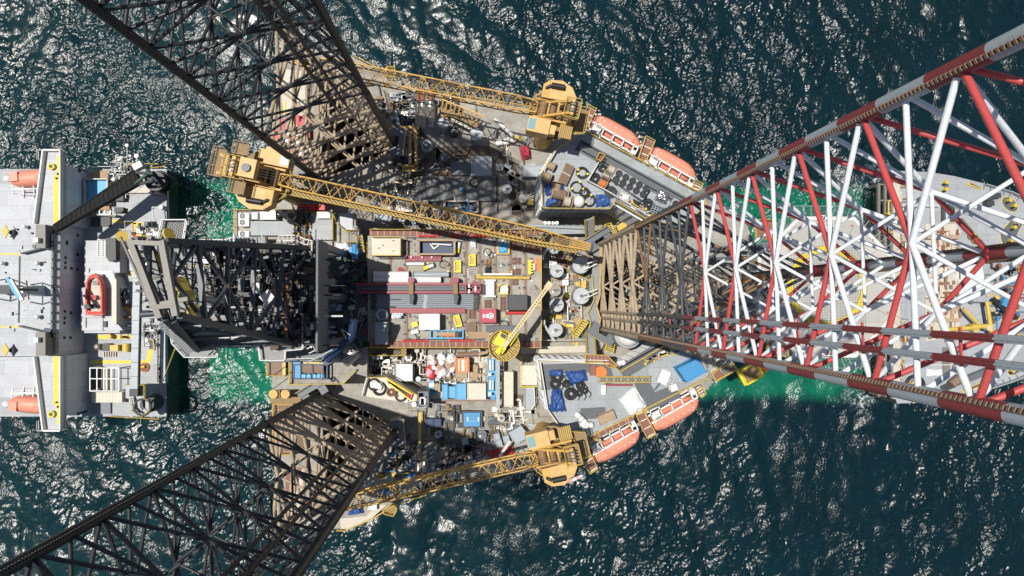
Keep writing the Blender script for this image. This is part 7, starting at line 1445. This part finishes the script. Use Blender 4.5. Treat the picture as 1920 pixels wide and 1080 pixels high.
# lifeboats of the ship
for q,x,y,lab in ((qA,205,330,'orange enclosed lifeboat on the ship beyond the upper bridge wing'),(qB,200,795,'orange enclosed lifeboat on the ship beyond the lower bridge wing')):
    c=P(*q(x,y),13.1); up_=y<500; t=thing('ship_lifeboat',lab,'lifeboat',(c.x,c.y,10.1)); rz=math.radians(5 if up_ else -5); m=MB('orange'); vs,fs=boat_mesh(9.6,3.4,3.2); ca,sa=math.cos(rz),math.sin(rz)
    m=MB('orange_boat').add([(c.x+v[0]*ca-v[1]*sa,c.y+v[0]*sa+v[1]*ca,10.1+v[2]) for v in vs],fs,True); m.build('hull',t)
    m=MB('orange_boat').box((c.x-3.0,c.y+.1*sa,13.15),(1.5,1.8,.7),rz); m.build('helm_cupola',t); m=MB('charcoal'); [m.box((c.x-3.8,c.y+s*.75,12.3),(.12,.5,.35),rz) for s in (-1,1)]; m.box((c.x-2.6,c.y-.98,13),(.5,.06,.25),rz); m.build('windows',t)
    m=MB('rust'); 
    for k in range(2): m.box((c.x+1.2,c.y+.15-k*.35,13.28),(.9,.12,.02),rz)
    m.build('hull_marks',t); s=-1 if up_ else 1
    m=MB('white'); o=Vector((0,s*2.3,0)); m.beam(Vector((c.x-4.2,c.y,12.1))+o,Vector((c.x+4.6,c.y+.3,12.1))+o,.25,.4); [m.beam(Vector((c.x+x_,c.y,11.8))+o*1.5,Vector((c.x+x_,c.y,12.2))+o*.6,.16) for x_ in (-4,-2,0,2,4)]; m.rail([Vector((c.x-4.2,c.y,0))+o*1.3,Vector((c.x+4.6,c.y,0))+o*1.3],10.6,r=.05); m.use('wall_white').ball((c.x-5.8,c.y-s*0,10.9),.9,.7,.5); m.build('boat_davit',None,'white davit rails beside the %s lifeboat of the ship'%('upper' if up_ else 'lower'),'davit')
for q,x,y,lab in ((qA,505,285,'white life raft canister by the upper bridge wing'),(qB,500,845,'white life raft canister by the lower bridge wing')): c=P(*q(x,y),ZS+3); m=MB('white').tube(c-Vector((.8,0,0)),c+Vector((.8,0,0)),.48,14); m.use('charcoal').tube(c+Vector((.8,0,0)),c+Vector((1.0,0,0)),.46,14); m.use('steel_dark').box((c.x,c.y,ZS+1.3),(1.6,.8,2.6)); m.build('raft_canister',None,lab,'life raft')
m=MB('charcoal')
for x,y in ((470,360),(470,440),(465,735),(485,770)): w=P(*(qA if y<500 else qB)(x,y),ZS); m.box((w.x,w.y,ZS+1),(1.2,1.4,2),.2); m.tube((w.x-.8,w.y,ZS+2),(w.x+1,w.y+.4,ZS+2.3),.2)
m.build('wing_winches',SH)['kind']='stuff'
# rescue boat
t=thing('rescue_boat','open red rescue boat with a grey floor and black engine','boat',(*P(*qQ(735,550),11.1).to_2d(),9.6)); zz=11.2
ol=[(690,712),(668,700),(666,560),(672,450),(690,405),(728,383),(765,405),(788,450),(800,540),(800,700),(790,712)]; W_=[P(*qQ(*p),zz).to_2d() for p in ol]; 
m=MB('red_boat').prism(shrink(W_,.84),9.8,10.2); ins=shrink(W_,.80)
for k in range(len(W_)): a,b=W_[k],W_[(k+1)%len(W_)]; c,d=ins[(k+1)%len(W_)],ins[k]; m.prism([a,b,c,d],9.9,zz); m.tube((*a.lerp(d,.5),zz-.05),(*b.lerp(c,.5),zz-.05),.24,10)
m.build('hull',t); m=MB('cream').use('beige').prism(ins,10.2,10.5); m.build('floor',t); m=MB('pale_boom').use('crown'); m.pp(q4(qQ,718,440,765,475),10.5,10.9); m.pp(q4(qQ,720,625,765,655),10.5,10.9); m.build('thwarts',t); m=MB('red').pp(q4(qQ,700,555,745,590),10.5,11.4); m.use('charcoal'); [m.torus((*P(*qQ(x,573),11.4).to_2d(),11.4),.25,.08,14,6) for x in (718,760)]; m.build('console',t); MB('black').box(P(*qQ(690,642),11.2),(1.2,.8,.9),.1).build('engine',t)
m=MB('ship_grey').beam(P(*qQ(670,720),9.6),P(*qQ(800,720),9.6),.5,.6); m.beam(P(*qQ(670,400),9.6),P(*qQ(800,400),9.6),.5,.6); m.pp(q4(qQ,630,495,800,830),ZS,9.4); m.use('charcoal').box(P(*qQ(818,780),9.5),(.6,1.2,.3)); m.build('boat_cradle',None,'grey block and cradle under the red rescue boat','cradle')
# the ship's two deck cranes
t=thing('ship_crane','black ship crane with its boom slanting over the upper bridge wing','crane',(*P(*qR(790,300),ZS).to_2d(),ZS)); c=P(*qR(770,290),13.6); m=MB('black').cyl(c,2.0,ZS,11.6,28); m.torus((c.x,c.y,9.6),2.2,.25,28,6); m.build('pedestal',t); tp=P(*qQ(440,30),15.6); m=MB('soot'); a=P(*qR(640,265),13.6); d=(tp-a); 
dn=d.normalized(); s=dn.cross(Vector((0,0,1))).normalized()
vs=[a+s*1.35+Vector((0,0,.7)),a-s*1.35+Vector((0,0,.7)),tp-s*.6+Vector((0,0,.4)),tp+s*.6+Vector((0,0,.4))]; m.add(vs+[v-Vector((0,0,1.4)) for v in vs],[(0,1,2,3),(7,6,5,4),(0,4,5,1),(1,5,6,2),(2,6,7,3),(3,7,4,0)]); m.use('soot')
for i in range(18): m.beam(vs[0].lerp(vs[3],i/18)+Vector((0,0,.05)),vs[1].lerp(vs[2],(i+1)/18)+Vector((0,0,.05)),.12)
m.tube(vs[0],vs[3],.16); m.tube(vs[1],vs[2],.16); m.build('boom',t); m=MB('soot').beam(tp,P(*qA(370,660),15.6),.8,.9); m.tube(tp-s*.6,tp+s*.6,.5,14); m.build('boom_head',t)
m=MB('charcoal').beam(c+Vector((-3,1.2,0)),c+Vector((1.4,.8,1.5)),.5,.6); m.beam(c+Vector((-3,-1.2,0)),c+Vector((1.4,-.6,1.5)),.5,.6); m.tube(c+Vector((-1,2.0,-1)),c+Vector((2,-1.5,0)),.4,12); m.use('wall_white').box(c+Vector((-2.4,2.6,-.6)),(1.8,1.2,1.6),.5); m.use('green_dark').tube(c+Vector((-2.5,-1,.6)),c+Vector((0,1,.6)),.3,10); m.build('crane_house',t)
m=MB('yellow'); m.rail([c+Vector((-4,2.6,0)),c+Vector((-2.6,3.4,0)),c+Vector((-.5,2.6,0)),c+Vector((2,3.0,0))],10.6,r=.06); m.build('handrail',t); m=MB('charcoal'); m.tube(c+Vector((2.2,-2,-3)),P(*qR(1000,755),ZS+.5),.2); m.tube(c,P(*qR(460,575),7.6),.03,5); m.build('stays',t)
t=thing('ship_crane','grey ship crane with a long straight boom along the deck','crane',(*P(*qB(985,790),ZS).to_2d(),ZS)); a=P(*qB(912,690),12.6); b=P(*qS(265,250),12.6); m=MB('steel_blue').beam(a,b,1.35,1.0); m.use('charcoal'); m.beam(a+Vector((.72,0,.0)),b+Vector((.72,0,0)),.12,.7); m.use('steel_dark'); [m.beam(a.lerp(b,i/9)+Vector((-.7,0,.52)),a.lerp(b,i/9)+Vector((.7,0,.52)),.12,.06) for i in range(10)]; m.build('boom',t)
c=P(*qB(985,790),9.6); m=MB('charcoal').cyl(c,1.7,ZS,8.6,26); m.torus((c.x+.8,c.y,12.6),1.6,.2,26,6); m.build('pedestal',t); m=MB('steel_blue'); m.pp(q4(qB,848,655,972,745),9.6,11.6); m.beam(P(*qB(895,730),11.6),P(*qB(905,810),11.6),.9,1.2); m.beam(P(*qB(905,810),11.6),P(*qB(950,855),10.6),.7,1); m.beam(P(*qB(950,855),10.6),P(*qB(1000,820),10.6),.9,1); m.beam(P(*qB(1000,820),10.6),P(*qB(1000,755),10.6),.6,1); m.use('black').box(P(*qB(912,705),13.1),(1.6,1.4,1.2)); m.build('crane_house',t); m=MB('yellow'); m.rail([P(*qB(x,y),12.6) for x,y in ((845,655),(972,655),(972,745),(1000,755),(1010,820),(955,870),(890,830),(880,745))],11.6,r=.06); m.build('handrail',t)
m=MB('beige').use('yellow').tube(P(*qB(1180,415),ZF),P(*qB(1100,625),ZS+1),.1,6); m.build('gangway_rope',None,'thin pale pole slanting from drill floor to ship deck','pole'); m=MB('beige').tube(P(420,668,ZF),P(478,790,20),.07,6); m.tube(P(478,790,20),P(520,905,3),.07,6); m.build('hanging_rope',None,'thin pale rope hanging from the drill floor over green water','rope')
for q,n_ in ((0,0),):
    pipework('small fittings on the ship deck around the deck house',qS,[(110,330),(150,330),(150,830),(110,830)],ZS,1.6,50,('charcoal','yellow','steel_dark','ship_grey','rust','white')); pipework('dark mooring gear along the ship deck edge near the rig',qB,[(940,170),(1120,170),(1120,420),(950,420)],ZS,.6,20,('charcoal','steel_dark','white')); pipework('gear on the ship deck round the black crane',qR,[(300,170),(620,170),(640,260),(300,260)],ZS,1.4,46,('charcoal','white','beige','steel_dark','wall_white'))
    pipework('machinery below the derrick crown on the ship side',qC,[(130,120),(280,120),(330,700),(200,700)],ZS+1,3,60,('charcoal','steel_dark','wall_white','yellow','steel_blue','silver'))
# ------------------------------------------------------------------ the other end of the ship: fore deck under the bow leg
ZN=6.0
OUT=[(1676,340),(1682,320),(1740,322),(1790,330),(1850,345),(1900,360),(1960,390),(2030,450),(2060,540),(2030,630),(1960,690),(1900,716),(1850,732),(1790,746),(1740,755),(1682,757),(1676,740)]
m=MB('hull_side').pp(OUT,-6,ZN-.02); m.build('fore_hull',SH); m=MB('ship_deck').prism(shrink([P(x,y,ZN) for x,y in OUT],.998),ZN-.018,ZN); m.build('fore_deck',SH)
m=MB('steel_blue'); w=[P(x,y,ZN+1.1) for x,y in OUT[4:13]]
for a,b in zip(w,w[1:]): m.beam(a-Vector((0,0,.5)),b-Vector((0,0,.5)),.18,1.1); [m.beam(a.lerp(b,i/4)-Vector((0,0,.2)),a.lerp(b,i/4)+(Vector((P(1850,540,ZN).x,P(1850,540,ZN).y,ZN))-a).normalized()*1.0-Vector((0,0,.9)),.1) for i in range(4)]
m.build('bulwark',SH)
m=MB('black').pp([(1645,342),(1676,336),(1676,748),(1645,745)],-3,1.5); m.use('crown')
for x in (1647,1659,1671): m.beam(P(x,344,5.4),P(x,744,5.4),.55,.6)
for y in (346,376,470,600,690,740): m.beam(P(1646,y,5.4),P(1675,y,5.4),.3,.4)
for y in (346,440,540,640,740): [m.tube((*P(x,y,5.4).to_2d(),2),P(x,y,5.4),.25) for x in (1647,1659)]
m.build('fender_frame',SH)
m=MB('beige').pp([(1675,336),(1688,336),(1688,748),(1675,748)],ZN,ZN+1.0); m.build('break_bulkhead',SH)
def pad(pts,bol,nm='bitt_pad'):
    m=MB('heli_yellow'); w=[P(*p,ZN) for p in pts]; m.prism(w,ZN,ZN+.006); m.use('pad_grey').prism(shrink(w,.93),ZN+.006,ZN+.012); m.build(nm,SH)
    for x,y in bol: c=P(x,y,ZN+.9); m=MB('bright_yellow').cyl(c,.38,ZN,ZN+.9,16); m.use('yellow').cyl(c,.42,ZN+.8,ZN+.95,16); m.use('black').box((c.x-.1,c.y-.35,ZN+.2),(.9,.5,.4),.6); m.build('mooring_bitt',SH)
def oval(q,cx,cy,a,b,rot,n=22): ca,sa=math.cos(rot),math.sin(rot); return [q(cx+a*math.cos(t)*ca-b*math.sin(t)*sa,cy+a*math.cos(t)*sa+b*math.sin(t)*ca) for t in [2*PI*i/n for i in range(n)]]
pad(oval(qO,1738,528,118,72,.72),[qO(1748,477),qO(1806,540)]); pad([qO(*p) for p in ((1755,700),(1860,700),(1895,760),(1835,870),(1800,990),(1740,1045),(1660,1035),(1625,960),(1612,860),(1690,780))],[qO(1848,745),qO(1803,800),qO(1768,955)])
pad(oval(qO,980,305,32,75,0),[qO(985,262),qO(985,345)]); pad(oval(qP,1395,265,72,48,0),[]); pad(oval(qP,1460,680,85,45,-.6),[qP(1490,640),qP(1443,695)]); pad(oval(qP,1230,205,60,40,-.5),[])
m=MB('heli_yellow')
for q,a in ((qO,((1245,290),(1300,250))),): m.pp([q(1245,262),q(1410,340),q(1400,352),q(1245,300)],ZN,ZN+.3)
m.use('rust').pp([qO(1262,268),qO(1400,335),qO(1395,342),qO(1262,292)],ZN+.3,ZN+.34); m.build('yellow_hatch',SH); m=MB('heli_yellow').pp([qP(945,890),qP(1165,790),qP(1185,830),qP(965,915)],ZN,ZN+.25); m.use('pad_grey').pp([qP(965,885),qP(1160,800),qP(1172,822),qP(975,902)],ZN+.25,ZN+.3); m.build('yellow_hatch',SH)
m=MB('heli_yellow').pp(q4(qO,912,440,1090,745),ZN,ZN+.006); m.use('charcoal').pp(q4(qO,924,452,1085,735),ZN+.006,ZN+.3); m.build('machinery_recess',SH); m=MB('light_blue').ball((*P(*qO(1040,640),ZN+1.6).to_2d(),ZN+1.0),.95,1.1,.8); m.use('steel_dark').pp(q4(qO,960,480,1000,730),ZN+.3,ZN+1.0); m.use('silver').tube(P(*qO(985,500),ZN+1.2),P(*qO(985,720),ZN+1.2),.18); m.build('recess_machinery',SH)
m=MB('heli_yellow').use('crown').pp(q4(qP,765,470,830,720),ZN,ZN+.3); m.use('light_blue').box(P(*qP(880,570),ZN+1),(1.6,1.2,1.2)); m.use('white').ball((*P(*qP(875,650),ZN).to_2d(),ZN+.9),.85,.85,.9); m.build('recess_machinery',SH)
m=MB('rust').use('beige').pp([(1735,420),(1795,420),(1800,630),(1735,640)],ZN,ZN+.25); m.build('wood_sheathing',SH)
R=random.Random(55); m=MB('wood')
for k in range(150):
    x,y=R.uniform(1736,1798),R.uniform(430,640); w=P(x,y,ZN); m.use(R.choice(('wood','brown_wood','rust','beige','rust','cream'))); m.box((w.x,w.y,ZN+.4),(R.uniform(.2,.6),R.uniform(.8,2.6),R.uniform(.3,.5)),R.choice((0,0,1.57,.1)))
m.build('timber_cribbing',None,'rusty brown timber cribbing strewn across the ship fore deck','timber',kind='stuff')
m=MB('wood'); 
for y0 in (445,600): m.beam(P(1737,y0,ZN+.9),P(1797,y0,ZN+.9),.8,.8)
m.build('cribbing_beams',None,'two heavy brown beams across the timber cribbing','beams')
m=MB('grating').use('brown_grating').pp([qO(1130,690),qO(1170,690),qO(1510,1075),qO(1450,1095)],ZN,ZN+.4); m.build('deck_walkway',SH); m=MB('yellow').cyl(P(*qO(1300,905),ZN+1),.75,ZN+.4,ZN+1.0,20); m.cyl(P(*qO(1345,955),ZN+1),.7,ZN+.4,ZN+1.0,20); m.build('yellow_drums',None,'pair of round yellow drums on the brown fore deck walkway','drums')
for x,y in ((1500,450),(1510,515),(1590,420)): m=MB('charcoal').box((*P(*qO(x,y),ZN+1.4).to_2d(),ZN+.7),(1.7,1.1,1.4),.05); m.build('deck_vent',SH)
m=MB('white').use('wall_white').prism([P(*p,ZN+.4).to_2d() for p in ((1790,512),(1840,490),(1850,540),(1800,560))],ZN,ZN+.4); m.build('white_cover',None,'white cover sheet on the ship fore deck beside the walkway','cover')
t=thing('fore_deck_crane','yellow folded crane on the ship fore deck','crane',(*P(*qP(1080,280),ZN).to_2d(),ZN)); m=MB('yellow')
for a,b,r in (((780,300),(1100,275),.45),((960,95),(1100,240),.35),((1185,30),(1230,330),.42),((1030,270),(1230,265),.5)): m.tube(P(*qP(*a),ZN+2.5),P(*qP(*b),ZN+2.5),r,12)
m.build('folded_boom',t); m=MB('yellow').cyl(P(*qP(1080,280),ZN+2),.9,ZN,ZN+2,18); m.build('pedestal',t); m=MB('pale_boom').cyl(P(*qP(1205,280),ZN+3),.6,ZN+2,ZN+3.1,18); m.build('slew_gear',t)
t=thing('mooring_winch','black and blue mooring winch on the ship fore deck','winch',(*P(1880,580,ZN).to_2d(),ZN)); m=MB('black'); [m.tube(P(1862+i*7,560+i*5,ZN+1.2),P(1885+i*7,585+i*4,ZN+1.2),.5,14) for i in range(4)]; m.build('rope_drums',t); m=MB('blue').box(P(1886,570,ZN+1.5),(2.4,1.6,1.3),-.5); m.build('motor',t); m=MB('yellow'); [m.beam(P(1850,555+i*14,ZN+.4),P(1905,545+i*14,ZN+.4),.2) for i in range(3)]; m.build('base_frame',t)
t=thing('capstan','brown and dark rope winch on the ship fore deck, lower side','winch',(*P(*qP(880,790),ZN).to_2d(),ZN)); m=MB('brown_wood').tube(P(*qP(840,830),ZN+1),P(*qP(930,760),ZN+1),.9,18); m.build('rope_drum',t); m=MB('charcoal').pp([qP(740,850),qP(980,720),qP(1010,790),qP(770,905)],ZN,ZN+.4); m.use('steel_dark').beam(P(*qP(960,790),ZN+.8),P(*qP(1300,650),ZN+.8),1.3,1.0); m.build('base_frame',t)
c=P(*qP(480,830),ZN); m=MB('black').torus((c.x,c.y,ZN+.5),1.9,.35,26,8); m.use('yellow').torus((c.x+.5,c.y,ZN+.7),1.4,.08,24,5); m.build('round_fender',None,'big black ring fender at the corner of the fore deck','fender'); tarp('white_nets','heap of white nets and covers on the fore deck corner',q4(qP,620,680,770,750),ZN,.9,'tarp_white',121,'nets')
m=MB('white').tube(P(*qP(370,640),ZN+2),P(*qP(860,638),ZN+2),.09,6); m.tube(P(*qO(430,540),ZN+2),P(*qO(920,538),ZN+2),.09,6); m.build('rail_pipes',SH)
pipework('dark ropes and gear by the black winch on the fore deck',qO,[(1480,1240),(1880,1240),(1880,2000),(1500,2000)],ZN,1.0,60,('charcoal','black','yellow','rust','steel_dark','blue')); pipework('small fittings along the inner edge of the fore deck',qO,[(360,250),(440,250),(440,1000),(360,1000)],ZN,1,50,('beige','wood','rust','silver','yellow')); pipework('gear along the inner edge of the fore deck, lower side',qP,[(300,250),(390,250),(390,900),(300,900)],ZN,1,40,('beige','wood','rust','silver','yellow'))
